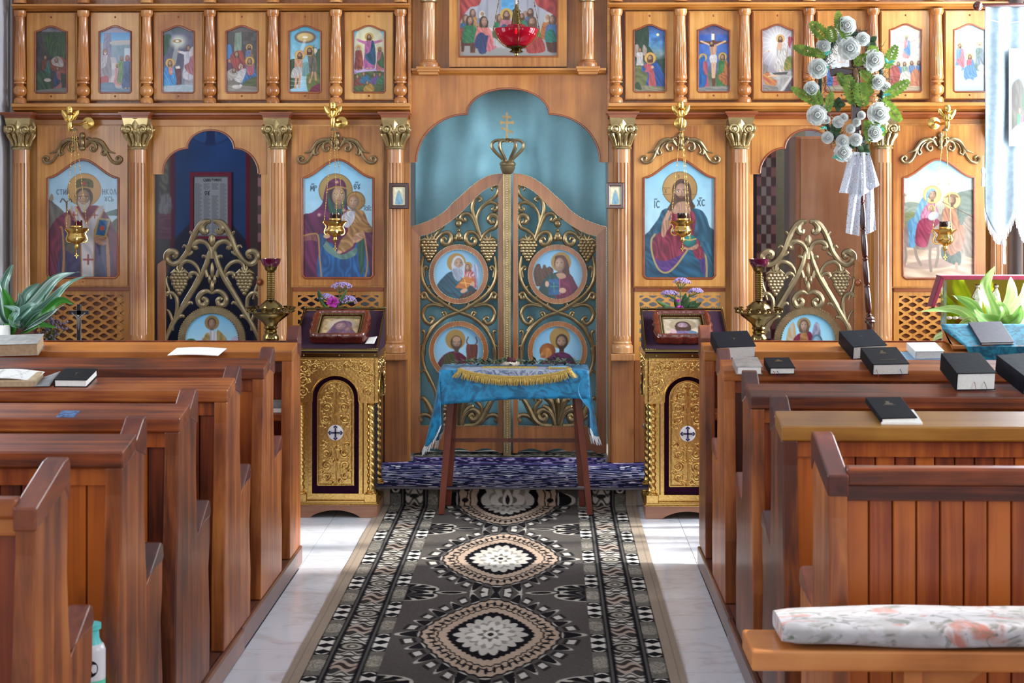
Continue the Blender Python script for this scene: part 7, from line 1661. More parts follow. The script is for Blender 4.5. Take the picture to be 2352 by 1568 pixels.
# ------------------------------------------------------------------ hanging oil lamps with angel brackets
M['lampgold'] = plain('polished lamp gold', S('dcb868'), .26, 1, .08, 60)
M['darkglass'] = plain('smoked glass cup', S('241414'), .08, 0, .1, 20, coat=.6)
def chainlinks(mb, a, b, n, r=.0022, big=None):
    a, b = Vector(a), Vector(b); d = b - a
    for i in range(n):
        c = a + d * ((i + .5) / n); L = d.length / n * .62
        k = 1.9 if (big and i % big < 2) else 1.0
        t = d.normalized(); mb.tube([c - t * L, c - t * L * .4, c + t * L * .4, c + t * L], [r * .3, r * k, r * k, r * .3], 5, .6 if i % 2 else 1.0)
def oil_lamp(px, rim_y, hook, label, glassmat, Y=8.66):
    k = Y / FPX; x = PX(px, Y); z = lambda dy: PZ(rim_y + dy, Y)
    hk = P(hook[0], hook[1], Y)
    t = thing('hanging_lamp', label, 'oil lamp', (x, Y, z(54)), 'hanging gilt oil lamps')
    mb = MB(); mb.lathe([(r * k, z(d)) for r, d in [(.6, 34), (2.4, 33), (4, 31), (6, 28), (4.5, 25), (4.5, 22), (8, 19), (15, 15), (20, 9), (20.5, 5), (17, 0), (16, -4), (20, -9), (26, -14), (27, -16), (24, -16), (18, -12), (2, -12)]], 36, (x, Y, 0), lambda a, i: 1 + (.025 * math.cos(a * 9) if 7 <= i <= 10 else 0)); mb.build('bowl', M['lampgold'], t)
    mb = MB(); mb.lathe([(r * k, z(d)) for r, d in [(11, -12), (13, -15), (13, -19), (12.3, -20), (13.3, -22), (13.3, -34), (12, -34), (11.5, -22)]], 28, (x, Y, 0)); mb.build('glass_cup', glassmat, t)
    mb = MB(); mb.lathe([(r * k, z(d)) for r, d in [(13.2, -17), (14, -18), (14, -21), (13.2, -22)]], 28, (x, Y, 0)); mb.build('collar', M['lampgold'], t)
    mb = MB()
    for d in (37, 41): mb.lathe([(.6 * k, z(d + 2)), (2 * k, z(d)), (.6 * k, z(d - 2))], 8, (x, Y, 0))
    mb.box(x - 1.2 * k, x + 1.2 * k, Y - 1 * k, Y + 1 * k, z(54), z(42)).box(x - 4.5 * k, x + 4.5 * k, Y - 1 * k, Y + 1 * k, z(49), z(46.5)); mb.build('pendant', M['lampgold'], t)
    for i in range(3):
        a = -.25 + i * 2.0944 + math.pi; ca, sa = math.cos(a), math.sin(a); R = lambda r, d: (x + r * k * ca, Y + r * k * sa, z(d))
        mb = MB(); mb.tube([R(*q) for q in spline([(13, 16), (20, 17), (26, 12), (25, 4), (22, -2), (26, -9), (29, -12), (27, -16)], 4)], [1.3 * k, 2 * k, 2.4 * k, 2 * k, 1.5 * k, 2.2 * k, 1.3 * k], 6, 1, up=(-sa, ca, 0)); mb.build('handle', M['lampgold'], t)
        mb = MB(); chainlinks(mb, R(27, -16), hk + Vector((3 * k * ca, 3 * k * sa, 0)), 34, .0013, 5); mb.build('chain', M['lampgold'], t)
        mb = MB(); c = R(21, 6); mb.ball(c, 3.4 * k, 10, 6); mb.build('boss', M['enamel'], t)
    mb = MB(); mb.lathe([(8 * k, hk.z - .004), (7 * k, hk.z + .004), (2 * k, hk.z + .012), (1 * k, hk.z + .02)], 16, (hk.x, hk.y, 0)); mb.build('chain_cap', M['antiqued'], t)
    return hk
def angel(ax, ay, disc, hk, label, Y=8.66):
    k = Y / FPX * 1.2; p = P(ax, ay, Y); t = thing('angel_bracket', label, 'bracket', (p.x, Y, p.z), 'gilt angel lamp brackets')
    q = lambda dx, dy, yy=0: (p.x + dx * k, Y + yy, p.z - dy * k)
    mb = MB(); mb.tube([q(0, 26), q(0, 14), q(0, 2), q(0, -7)], [2 * k, 5.5 * k, 4.5 * k, 6 * k], 10); mb.tube([q(-5, -4), q(-7, 4, -.01), q(-1, 6, -.014)], 2 * k, 6); mb.tube([q(5, -4), q(7, 3, -.01), q(1, 6, -.014)], 2 * k, 6); mb.build('body', M['lampgold'], t)
    mb = MB(); mb.ball(q(0, -14), 6 * k, 12, 8); mb.lathe([(6.2 * k, p.z + 15 * k), (7 * k, p.z + 19 * k), (5.5 * k, p.z + 24 * k), (4 * k, p.z + 24 * k)], 12, (p.x, Y, 0)); mb.build('head', M['lampgold'], t)
    for s in (-1, 1):
        mb = MB(); leafshape(mb, q(s * 3, 2, .006), q(s * 17, -18, .01), 5.5 * k, n=6); leafshape(mb, q(s * 3, 3, .006), q(s * 13, -6, .01), 4 * k, n=5); mb.build('wing', M['lampgold'], t, solid=.003)
    d = P(disc[0], disc[1], 8.72); wy = 8.83
    mb = MB(); mb.lathe([(12 * k, 0), (12 * k, .008), (9 * k, .012), (8 * k, .012), (3 * k, .02)], 24, (d.x, wy, d.z), M=Matrix.Rotation(math.pi / 2, 3, 'X').to_4x4()); mb.build('rosette', M['lampgold'], t)
    mb = MB(); mb.tube([(d.x, wy, d.z), (d.x, wy - .05, d.z + .005), tuple((Vector((d.x, wy, d.z)) + Vector(q(0, 14))) / 2), q(0, 10)], 2.6 * k, 8); mb.tube([q(0, 20), (hk.x, hk.y, hk.z + .012)], 1.2 * k, 6); mb.tube([(d.x, wy, d.z), (d.x, 8.93, d.z)], 3 * k, 8); mb.build('arm', M['lampgold'], t)
LAMPS = [(176, 540, (171, 299), (160, 273), (190, 281), 'redglass', 'bishop'), (770, 523, (767, 298), (764, 263), (779, 280), 'darkglass', 'mother and child'), (1568, 523, (1566, 298), (1564, 262), (1566, 281), 'darkglass', 'man with the orb'), (2171, 542, (2171, 299), (2176, 270), (2156, 281), 'darkglass', 'donkey rider')]
for px, ry, hook, ang, disc, gm, who in LAMPS:
    hk = oil_lamp(px, ry, hook, 'gilt hanging oil lamp on chains before the icon of the %s' % who, M[gm]); angel(ang[0], ang[1], disc, hk, 'gilt winged angel bracket above the icon of the %s' % who)
# red sanctuary lamp in the centre
Y = 7.6; k = Y / FPX; x = PX(1186, Y); z = lambda y: PZ(y, Y)
t = thing('sanctuary_lamp', 'red glass hanging lamp with brass cone before the supper painting', 'hanging lamp', (x, Y, z(128)))
M['ruby'] = glass('ruby glass', S('c0102c'), .06, trans=.45)
mb = MB(); mb.lathe([(r * k, z(y)) for r, y in [(20, 108), (34, 98), (46, 82), (51, 70), (50, 66), (40, 65), (24, 62), (20, 57), (18, 57), (22, 62), (38, 67), (48, 70), (44, 82), (32, 97), (18, 106)]], 40, (x, Y, 0)); mb.build('glass_bowl', M['ruby'], t)
mb = MB(); mb.lathe([(r * k, z(y)) for r, y in [(1, 129), (4, 127), (4, 123), (14, 121), (16, 118), (10, 114), (22, 109), (24, 107), (18, 105)]], 28, (x, Y, 0)); mb.build('foot', M['brass'], t)
mb = MB(); mb.lathe([(r * k, z(y)) for r, y in [(12, 58), (11, 50), (8.5, 31), (7.5, 27), (11, 26), (8, 23), (4, 19), (2.5, 11), (1.5, 9)]], 28, (x, Y, 0)); mb.build('cone', M['brass'], t)
mb = MB(); mb.tube([(x, Y, z(10)), (x, Y, CEIL)], .004, 6); mb.build('cord', M['enamel'], t)
for s in (-1, 1, .12):
    mb = MB(); yy = -.0 if abs(s) == 1 else -53 * k
    mb.tube([(x + s * 53 * k, Y + yy, z(68)), (x + s * 50 * k, Y + yy * .95, z(84)), (x + s * 30 * k, Y + yy * .6, z(104)), (x + s * 18 * k, Y + yy * .3, z(110))], .0022, 6); chainlinks(mb, (x + s * 53 * k, Y + yy, z(68)), (x + s * 4 * k, Y, z(-190)), 60, .0017, 6); mb.build('chain', M['brass'], t)
mm, nt, b = newmat('small flame'); b.inputs['Emission Color'].default_value = (1, .35, .08, 1); b.inputs['Emission Strength'].default_value = 14; b.inputs['Base Color'].default_value = (1, .4, .1, 1)
mb = MB(); mb.lathe([(.5 * k, z(80)), (3 * k, z(76)), (1.6 * k, z(71)), (.2 * k, z(67))], 10, (x, Y - .03, 0)); mb.build('flame', mm, t)
mb = MB(); mb.lathe([(10 * k, z(103)), (11 * k, z(80)), (9 * k, z(80)), (8 * k, z(84))], 14, (x, Y - .03, 0)); mb.build('candle_glass', M['redglass'], t)

# ------------------------------------------------------------------ small framed icons on the central columns
def tiny(bl):
    c = Cv(0, 30, 0, 42, 24, 'e4dcb8'); c.mottle(.08, 6, 6); c.fill([(7, 38), (9, 22), (13, 12), (17, 12), (21, 22), (23, 38)], '8ab0c0', '6a94a8', 80); c.ell(15, 13, 3.4, 4.2, '9aa8a0'); c.line([(3, 3), (27, 3), (27, 39), (3, 39), (3, 3)], .6, 'c8b480', False); return c
for px, py, hw, lab in ((916, 450, 22.5, 'small dark framed gold icon on the column left of the royal doors'), (1413.5, 449, 20.5, 'small dark framed gold icon on the column right of the royal doors')):
    yf = 8.80; t = thing('small_framed_icon', lab, 'framed icon', (X(px, yf), yf + .015, Z(py + 30, yf)), 'small framed icons on columns')
    L = [(X(px + a * hw * .62, yf), Z(py + b2 * 21, yf)) for a, b2 in ((-1, 1), (0, 1), (1, 1), (1, 0), (1, -1), (0, -1), (-1, -1), (-1, 0))]
    A, B = ring_pts(L, X(px - hw, yf), X(px + hw, yf), Z(py + 30, yf), Z(py - 30, yf)); MB().strip(A, B, yf, yf + .02, True).build('frame', M['darkwood'], t, bevel=.004)
    paint_mesh('picture', tiny(0), flat_pos(X(px - hw * .66, yf), X(px + hw * .66, yf), Z(py - 22, yf), Z(py + 22, yf), yf + .008), M['paint'], t)
    MB().box(X(px - hw * .8, yf), X(px + hw * .8, yf), yf + .012, yf + .02, Z(py + 28, yf), Z(py - 28, yf)).build('backing', M['darkwood'], t)
# ------------------------------------------------------------------ small cloth-covered table in the aisle
TX0, TX1, TY0, TY1, TZ = -.51, .19, 7.87, 8.17, .70
M['tablewood'] = wood('red brown table leg', S('4a1a0e'), S('6e2f1a'), S('8a4428'), 'Z', 25, .35, .3, .1)
tb = thing('small_table', 'small wooden table with splayed legs standing on the aisle carpet', 'table', ((TX0 + TX1) / 2, 8.0, 0))
MB().box(TX0 + .01, TX1 - .01, TY0 + .01, TY1 - .01, TZ - .03, TZ - .004).build('top', M['tablewood'], tb)
feet = [(PF(1012, 1189).x, 7.93, 1), (PF(1356, 1192).x, 7.93, 1), (-.49, 8.155, 0), (.17, 8.155, 0)]
tops = [(-.455, 7.93), (.135, 7.93), (-.45, 8.13), (.13, 8.13)]
for (fx_, fy, _), (tx, ty) in zip(feet, tops):
    a = Vector((fx_, fy, .009)); b2 = Vector((tx, ty, TZ - .03)); mb = MB()
    w0, w1 = .014, .018
    vs = [(a.x + i * w0, a.y + j * w0, a.z) for i, j in ((-1, -1), (1, -1), (1, 1), (-1, 1))] + [(b2.x + i * w1, b2.y + j * w1, b2.z) for i, j in ((-1, -1), (1, -1), (1, 1), (-1, 1))]
    mb.add(vs, [(3, 2, 1, 0), (4, 5, 6, 7), (0, 1, 5, 4), (1, 2, 6, 5), (2, 3, 7, 6), (3, 0, 4, 7)]); mb.build('leg', M['tablewood'], tb, bevel=.002)
zs = PZ(1013, 8.1)
MB().box(-.47, .15, 8.125, 8.14, zs - .009, zs + .009).build('stretcher', M['tablewood'], tb)
for x in (-.485, .165): MB().box(x - .007, x + .007, 7.94, 8.13, zs - .009 - .02, zs + .009 - .02).build('stretcher', M['tablewood'], tb)
MB().box(-.44, .12, 7.92, 7.935, TZ - .10, TZ - .03).build('apron', M['tablewood'], tb)
def satin(name, c1, c2, scale, rough=.45):
    m, nt, b = newmat(name); setp(b, rough, 0, 0, .08); L = nt.links.new
    tc = nt.nodes.new('ShaderNodeTexCoord'); n = nt.nodes.new('ShaderNodeTexNoise'); n.inputs['Scale'].default_value = scale; n.inputs['Detail'].default_value = 3; n.inputs['Distortion'].default_value = 2.5; L(tc.outputs['Object'], n.inputs[0])
    r = nt.nodes.new('ShaderNodeValToRGB'); r.color_ramp.elements[0].position = .4; r.color_ramp.elements[1].position = .58; r.color_ramp.elements[0].color = (*c1, 1); r.color_ramp.elements[1].color = (*c2, 1); L(n.outputs['Fac'], r.inputs[0]); L(r.outputs[0], b.inputs['Base Color'])
    return m
M['bluecloth'] = satin('blue damask cloth', S('045a80'), S('1285b4'), 11)
mb = MB()
e = .006
def top(u, v): return (TX0 - e + (TX1 - TX0 + 2 * e) * u, TY0 - e + (TY1 - TY0 + 2 * e) * v, TZ + .003)
mb.grid(top, 20, 10)
def front(u, v):
    x = TX0 - e + (TX1 - TX0 + 2 * e) * u; d = (.163 - .032 * u - .012 * math.sin(u * math.pi))
    return (x + .012 * v * (u - .5), TY0 - e - .010 * v + .006 * math.sin(u * 17) * v, TZ + .003 - d * v)
mb.grid(front, 40, 10)
def sidel(u, v):
    y = TY0 - e + (TY1 - TY0 + 2 * e) * u
    d = .32 + .035 * math.sin(u * 3.0) + .03 * math.exp(-((u - .2) / .15) ** 2)
    fold = .075 * math.exp(-((u - .28) / .2) ** 2) + .02 * math.exp(-((u - .75) / .15) ** 2)
    x = TX0 - e - fold * v ** 1.2 + .022 * v * math.exp(-(u / .12) ** 2)
    return (x, y - .03 * v * math.exp(-(u / .2) ** 2), TZ + .003 - d * v * (1 - .22 * math.exp(-(u / .1) ** 2)))
def sider(u, v):
    y = TY0 - e + (TY1 - TY0 + 2 * e) * u
    d = .30 + .03 * math.sin(u * 3.0)
    fold = .05 * math.exp(-((u - .32) / .2) ** 2) + .015 * math.exp(-((u - .8) / .15) ** 2)
    inn = -.055 * math.sin(math.pi * min(1, v * 1.5)) * math.exp(-(u / .12) ** 2) * (1 if v < .67 else 1)
    x = TX1 + e + fold * v ** 1.2 + inn
    return (x, y - .05 * v * math.exp(-(u / .2) ** 2), TZ + .003 - d * v * (1 - .12 * math.exp(-(u / .1) ** 2)))
mb.grid(sidel, 24, 16); mb.grid(sider, 24, 16)
tc_ = mb.build('tablecloth', M['bluecloth'], None, loc=((TX0 + TX1) / 2, 8.0, TZ), solid=.002); tag(tc_, 'bright blue damask cloth draped over the small table', 'tablecloth')
M['whitefringe'] = plain('white fringe', S('cfd2d4'), .8, 0, .1, 60)
mb = MB()
for f in (sidel, sider):
    for i in range(46):
        u = i / 45; p = Vector(f(u, 1)); q = p + Vector((random.uniform(-.006, .006) + (-.01 if f is sidel else .01), random.uniform(-.006, .006), -.035 - random.random() * .012)); mb.tube([p, (p + q) / 2 + Vector((random.uniform(-.003, .003), 0, 0)), q], [.0016, .0018, .0008], 4)
o = mb.build('fringe', M['whitefringe'], tc_); o['kind'] = 'stuff'
# embroidered shroud with gold fringe
shr = thing('embroidered_cover', 'silver blue embroidered cloth with gold fringe on the blue table', 'embroidered cloth', (-.16, 7.9, TZ + .005))
M['silverblue'] = satin('silver blue brocade', S('56658c'), S('a4aab4'), 26, .35); M['goldfringe'] = plain('gold thread fringe', S('bfa052'), .5, .3, .35, 200)
sx0, sx1 = -.425, .112
def shroud(u, v):
    x = sx0 + (sx1 - sx0) * u; w = math.sin(math.pi * u) ** .55
    L = .165 + .048 * w                      # length from back to hanging front edge
    s = L * v; y = 8.03 - s; z = TZ + .007
    over = (TY0 - .012) - y
    if over > 0: y = TY0 - .012 - min(over, .005) - .002; z -= max(0, over - .004)
    return (x, y, z)
mb = MB(); mb.grid(shroud, 40, 24); mb.build('cloth', M['silverblue'], shr, solid=.0015)
mb = MB()
for k_2 in (0, .006): mb.tube([Vector(shroud(i / 60, 1)) + Vector((0, -.003, k_2)) for i in range(61)], .0042, 6)
mb.tube([Vector(shroud(.2 + i / 40 * .5, .42)) + Vector((0, -.002, .002)) for i in range(41)], .003, 5); mb.tube([Vector(shroud(.2 + i / 40 * .5, .22)) + Vector((0, -.002, .002)) for i in range(41)], .003, 5)
mb.build('braid', M['goldfringe'], shr)
mb = MB()
for i in range(330):
    u = i / 329; p = Vector(shroud(u, 1)) + Vector((0, -.004, 0)); sp = (u - .5) * .02 if .04 < u < .96 else (u - .5) * .06
    q = p + Vector((sp + random.uniform(-.005, .005), random.uniform(-.006, .0), -.028 - random.random() * .01)); mb.tube([p, (p * .5 + q * .5) + Vector((random.uniform(-.002, .002), -.003, 0)), q], [.0012, .0016, .0008], 4)
fr = mb.build('fringe', M['goldfringe'], shr); fr['kind'] = 'stuff'
# garland, rose and small picture lying on the cloth
gar = thing('leaf_garland', 'dried green leaf garland along the back of the blue table', 'garland', (-.16, 8.06, TZ + .01))
M['dryleaf'] = plain('dull green leaves', S('4c5c44'), .6, 0, .3, 60); M['dryleaf2'] = plain('pale green leaves', S('75826a'), .6, 0, .3, 60)
mb = MB()
for i in range(230):
    x = random.uniform(-.44, .165); y = 8.05 + random.uniform(-.05, .05); z = TZ + .010 + random.random() * .026; a = random.random() * 6.283; L = random.uniform(.025, .045)
    leafshape(mb, (x, y, z), (x + L * math.cos(a), y + L * math.sin(a) * .7, z + random.uniform(-.002, .022)), .008, up=(0, 0, 1), n=3)
o = mb.build('foliage', M['dryleaf'], gar); o['kind'] = 'stuff'
mb = MB()
for i in range(60):
    x = random.uniform(-.4, .16); y = 8.04 + random.uniform(-.05, .04); z = TZ + .016 + random.random() * .018; a = random.random() * 6.283; leafshape(mb, (x, y, z), (x + .025 * math.cos(a), y + .02 * math.sin(a), z + .008), .005, up=(0, 0, 1), n=3)
o = mb.build('pale_foliage', M['dryleaf2'], gar); o['kind'] = 'stuff'
def rosette(c, r, mat_in, mat_out, label, cat='flower', parent=None, group=None):
    t = thing('flower', label, cat, c, group)
    mb = MB()
    for i in range(26):
        a = i * 2.4; rr = r * (1 - .1 * random.random()); mb.ball((c[0] + rr * math.cos(a), c[1] + rr * .6 * math.sin(a), c[2] + .008 + .006 * random.random()), r * .28, 6, 5)
    mb.build('outer_petals', mat_out, t)
    mb = MB()
    for i in range(16):
        a = i * 2.4; rr = r * .5 * math.sqrt(i / 16); mb.ball((c[0] + rr * math.cos(a), c[1] + rr * math.sin(a), c[2] + .024 + .008 * (1 - i / 16)), r * .3, 6, 5, (1, 1, .8))
    mb.build('inner_petals', mat_in, t)
rosette((P(1174, 838, 8.02).x, 8.02, TZ + .012), .034, plain('dark red petals', S('4a0c1c'), .7), plain('cream petals', S('c8bca8'), .7), 'dark red flower ringed with cream on the blue table')
t = thing('picture_card', 'small gilt picture card lying right on the blue table', 'card', (P(1283, 848, 7.93).x, 7.93, TZ + .012))
mb = MB(); cxp = P(1283, 848, 7.93).x; mb.prism([(cxp - .05, 7.89), (cxp + .05, 7.90), (cxp + .045, 7.965), (cxp - .045, 7.96)], TZ + .010, TZ + .016, 'Z'); mb.build('frame', M['goldfringe'], t)
mb = MB(); mb.prism([(cxp - .04, 7.9), (cxp + .04, 7.908), (cxp + .036, 7.955), (cxp - .036, 7.952)], TZ + .0165, TZ + .018, 'Z'); mb.build('picture', plain('pale blue print', S('7aa0bc'), .5, 0, .4, 50), t)

# ------------------------------------------------------------------ processional cross with flower wreath
WY = 7.4; kw = WY / FPX
def W2(px, py, dy=0): return P(px, py, WY + dy)
pc = thing('processional_cross', 'dark turned pole with crucifix inside the white flower wreath', 'processional cross', (PX(1998, WY), WY, 0))
pole = [(2010, 1236), (2000, 780), (1997, 745), (1985, 560), (1978, 440), (1966, 250), (1962, 140)]
pp = [W2(*q) for q in pole]; pp[0].z = 0.002
mb = MB(); path = []; rad = []
for a, b2 in zip(pp[:-1], pp[1:]):
    n = max(2, int((b2 - a).length / .006))
    for i in range(n): path.append(a + (b2 - a) * (i / n))
for q in path:
    zz = q.z; f = (zz % .125) / .125; r = .0095 + .0045 * math.sin(math.pi * f) ** .6
    if f < .06: r = .0145
    elif f < .1: r = .008
    rad.append(r)
vs = mb.tube(path, rad, 14, 1, up=(0, 1, 0)); mb.build('pole', M['darkwood'], pc)
mb = MB(); mb.lathe([(.02, 0), (.024, .008), (.018, .016), (.022, .022), (.014, .03)], 20, (W2(1998, 742).x, WY, W2(1998, 742).z)); mb.build('knop', M['darkwood'], pc); mb = MB(); mb.lathe([(.12, 0), (.12, .02), (.05, .04), (.02, .09), (.016, .2)], 24, (pp[0].x, WY, 0)); mb.build('foot', M['darkwood'], pc)
def slab(p0, p1, hw, y0, y1, mat, nm, par):
    a, b2 = Vector(p0), Vector(p1); d = (b2 - a).normalized(); s = Vector((-d.z, 0, d.x)) * hw
    mb = MB(); mb.prism([((a + s).x, (a + s).z), ((a - s).x, (a - s).z), ((b2 - s).x, (b2 - s).z), ((b2 + s).x, (b2 + s).z)], y0, y1); return mb.build(nm, mat, par, bevel=.003)
slab(W2(1966, 300), W2(1960, 135), .022, WY - .03, WY - .012, M['darkwood'], 'cross_upright', pc); slab(W2(1905, 168), W2(2000, 158), .017, WY - .034, WY - .010, M['darkwood'], 'cross_arm', pc)
fgm = plain('dark bronze figure', S('7a5c3c'), .45, .3)
mb = MB(); q = lambda dx, dy, yy=-.04: (W2(1961 + dx, 150 + dy).x, WY + yy, W2(1961 + dx, 150 + dy).z)
mb.ball(q(-1, 2), 5 * kw, 10, 8); mb.tube([q(-1, 8), q(0, 16), q(1, 28), q(2, 36)], [4 * kw, 7 * kw, 5.5 * kw, 6 * kw], 8); mb.tube([q(1, 34), q(3, 50), q(3, 66)], [5.5 * kw, 4 * kw, 2.5 * kw], 8)
for s in (-1, 1): mb.tube([q(s * 5, 10), q(s * 18, 8), q(s * 32, 6)], [2.8 * kw, 2.2 * kw, 1.8 * kw], 6)
mb.build('corpus', fgm, pc)
wr = thing('flower_wreath', 'oval wreath of white artificial roses and ferns on the processional cross', 'wreath', W2(1955, 370))
M['whiterose'] = trans_leaf('white silk petals', S('eceeea'), S('dcdfdc'), .7, .35); M['fern'] = trans_leaf('light green fern', S('86a83e'), S('5c7c2c'), .5, .4); M['pine'] = plain('dark pine needles', S('26382a'), .6, 0, .3, 80); M['rosecentre'] = plain('cream flower centre', S('d8cc98'), .7)
mb = MB(); ell = [W2(1955 + 72 * math.cos(a), 205 + 128 * math.sin(a)) for a in np.linspace(0, 2 * math.pi, 60)]; mb.tube(ell, .009, 8); mb.build('wire_ring', M['pine'], wr)
mb = MB()
for i in range(1500):
    a = random.random() * 6.283; c = W2(1955 + (72 + random.gauss(0, 11)) * math.cos(a), 205 + (128 + random.gauss(0, 8)) * math.sin(a)); d = Vector((random.gauss(0, 1), random.gauss(0, .6), random.gauss(0, 1))).normalized() * random.uniform(.025, .05); mb.tube([c, c + d], [.0012, .0006], 3, sm=False)
o = mb.build('pine_needles', M['pine'], wr); o['kind'] = 'stuff'
def rose(c, r, seed):
    rr = random.Random(seed); mb = MB()
    for layer, (nn, rad, tilt, sz) in enumerate(((7, .62, .25, .62), (6, .46, .6, .55), (5, .3, .95, .45), (4, .16, 1.25, .34))):
        for i in range(nn):
            a = i * 2 * math.pi / nn + layer * .5 + rr.uniform(-.15, .15)
            rd = Vector((math.cos(a), 0, math.sin(a))); f = Vector((0, -1, 0)); n_ = (rd * math.sin(tilt) * -1 + f * math.cos(tilt)).normalized(); up = (rd * math.cos(tilt) + f * math.sin(tilt)).normalized(); sd = up.cross(n_)
            base = Vector(c) + rd * rad * r * .35 + f * r * (.08 + .16 * layer); vs = []
            for iv in range(4):
                v = iv / 3
                for iu in range(5):
                    u = iu / 2 - 1; w = sz * r * (.45 + .75 * math.sin(math.pi * min(.85, v * .85 + .1))) * .8
                    vs.append(base + up * (v * sz * r * 1.25) + sd * (u * w) + n_ * ((u * u) * .22 * r - .12 * r * math.sin(math.pi * v) + (v ** 3) * -.12 * r * (1 - layer * .3)))
            mb.add(vs, [(5 * j + k2, 5 * j + k2 + 1, 5 * j + k2 + 6, 5 * j + k2 + 5) for j in range(3) for k2 in range(4)], True)
    mb.ball((c[0], c[1] - r * .55, c[2]), r * .3, 8, 6)
    return mb
ROSES = [(1943, 60, 22), (1949, 112, 26), (1890, 107, 17), (1878, 158, 23), (1863, 205, 18), (1875, 265, 23), (2005, 139, 25), (2015, 189, 18), (2034, 200, 12), (2017, 261, 26), (1981, 90, 16), (2007, 305, 21), (1965, 321, 15), (1935, 325, 16), (1900, 316, 14), (1935, 351, 21), (1953, 296, 11), (1967, 281, 10), (1978, 265, 10), (1925, 280, 14), (1938, 270, 10), (1895, 250, 9), (1897, 275, 10), (1998, 160, 10), (1930, 90, 12)]
for i, (x, y, r) in enumerate(ROSES):
    c = W2(x, y, -.03 - .0008 * r); rose(c, r * kw * 1.02, i).build('rose', M['whiterose'], wr)
def frond(p0, p1, w, mat, yoff):
    a, b2 = W2(*p0, yoff), W2(*p1, yoff - .01); mb = MB(); d = b2 - a; L = d.length; d.normalize(); s = Vector((-d.z, 0, d.x))
    mb.tube([a, b2], [.0014, .0007], 4)
    for i in range(8):
        t_ = .12 + .82 * i / 7; ww = w * kw * math.sin(math.pi * (.18 + .75 * t_)) ** .8
        for sg in (-1, 1): leafshape(mb, a + d * (L * t_), a + d * (L * t_ + ww * .45) + s * sg * ww + Vector((0, -.003 * sg, 0)), L * .07, n=3)
    return mb.build('fern_leaf', mat, wr)
FR = [((1905, 95), (1872, 62), 16), ((1880, 125), (1836, 112), 12), ((1925, 70), (1925, 36), 10), ((1948, 95), (1936, 60), 14), ((1915, 100), (1908, 70), 13), ((2030, 160), (2052, 118), 14), ((2015, 195), (1985, 170), 12), ((1990, 110), (2010, 118), 12), ((2030, 225), (2074, 195), 14), ((2020, 225), (2058, 265), 14), ((1880, 240), (1832, 210), 11), ((1888, 245), (1872, 212), 12), ((1900, 260), (1908, 222), 10), ((1965, 245), (1950, 190), 18), ((1985, 250), (1976, 205), 18), ((2005, 220), (1985, 200), 14), ((1985, 280), (2022, 300), 16), ((2000, 330), (1990, 290), 10), ((1960, 150), (1985, 132), 12), ((1900, 130), (1870, 118), 10), ((1942, 200), (1930, 175), 11)]
for i, (a, b2, w) in enumerate(FR): frond(a, (a[0] + 1.3 * (b2[0] - a[0]), a[1] + 1.3 * (b2[1] - a[1])), w * 1.15, M['fern'], -.05 - .002 * (i % 5))
M['teal'] = plain('turquoise ribbon', S('5cc8b4'), .35)
for i, (x, y) in enumerate(((1905, 118), (2040, 145), (1898, 155), (2032, 218), (1925, 362), (2022, 293), (1893, 290))):
    mb = MB()
    for j in range(3): leafshape(mb, W2(x, y, -.06), W2(x + random.uniform(-16, 16), y + random.uniform(-12, 12), -.07), 3 * kw, n=4)
    mb.build('ribbon_bit', M['teal'], wr, solid=.0006)
for i, (x, y) in enumerate(((1925, 240), (1918, 300), (1985, 345), (1950, 335), (2000, 95))):
    mb = MB()
    for j in range(4): leafshape(mb, W2(x, y, -.035), W2(x + 18 * math.cos(j * 1.6 + i), y + 18 * math.sin(j * 1.6 + i), -.045), 7 * kw, n=5)
    mb.build('rose_leaf', M['leafd'], wr, solid=.0006)
# lace bow
def lace_mat():
    m, nt, b = newmat('white lace'); setp(b, .8); b.inputs['Base Color'].default_value = (*S('d4dae4'), 1); L = nt.links.new
    tcn = nt.nodes.new('ShaderNodeTexCoord'); v = nt.nodes.new('ShaderNodeTexVoronoi'); v.inputs['Scale'].default_value = 130; L(tcn.outputs['Object'], v.inputs[0])
    r = nt.nodes.new('ShaderNodeValToRGB'); r.color_ramp.elements[0].position = .22; r.color_ramp.elements[1].position = .34; r.color_ramp.elements[0].color = (.25, .25, .25, 1); r.color_ramp.elements[1].color = (1, 1, 1, 1); L(v.outputs['Distance'], r.inputs[0]); L(r.outputs[0], b.inputs['Alpha']); return m
M['lace'] = lace_mat()
lb = thing('lace_bow', 'white lace ribbon bow tied below the flower wreath', 'ribbon', W2(1972, 545))
def rib(l0, l1, r0, r1, n, amp, yo):
    def f(u, v):
        a = Vector(l0) * (1 - v) + Vector(l1) * v; b2 = Vector(r0) * (1 - v) + Vector(r1) * v; q = a * (1 - u) + b2 * u
        return W2(q.x, q.y, yo + amp * math.sin(u * n + v * 2) * (.3 + v))
    mb = MB(); mb.grid(f, 24, 16); return mb.build('ribbon', M['lace'], lb)
rib((1952, 348), (1927, 442), (1978, 350), (1985, 447), 12, .012, -.035); rib((1970, 350), (1972, 455), (1997, 350), (2020, 425), 11, .012, -.045); rib((1952, 420), (1942, 535), (1978, 425), (1974, 542), 9, .008, -.022); rib((1988, 420), (1988, 540), (2006, 420), (2012, 528), 7, .008, -.024)

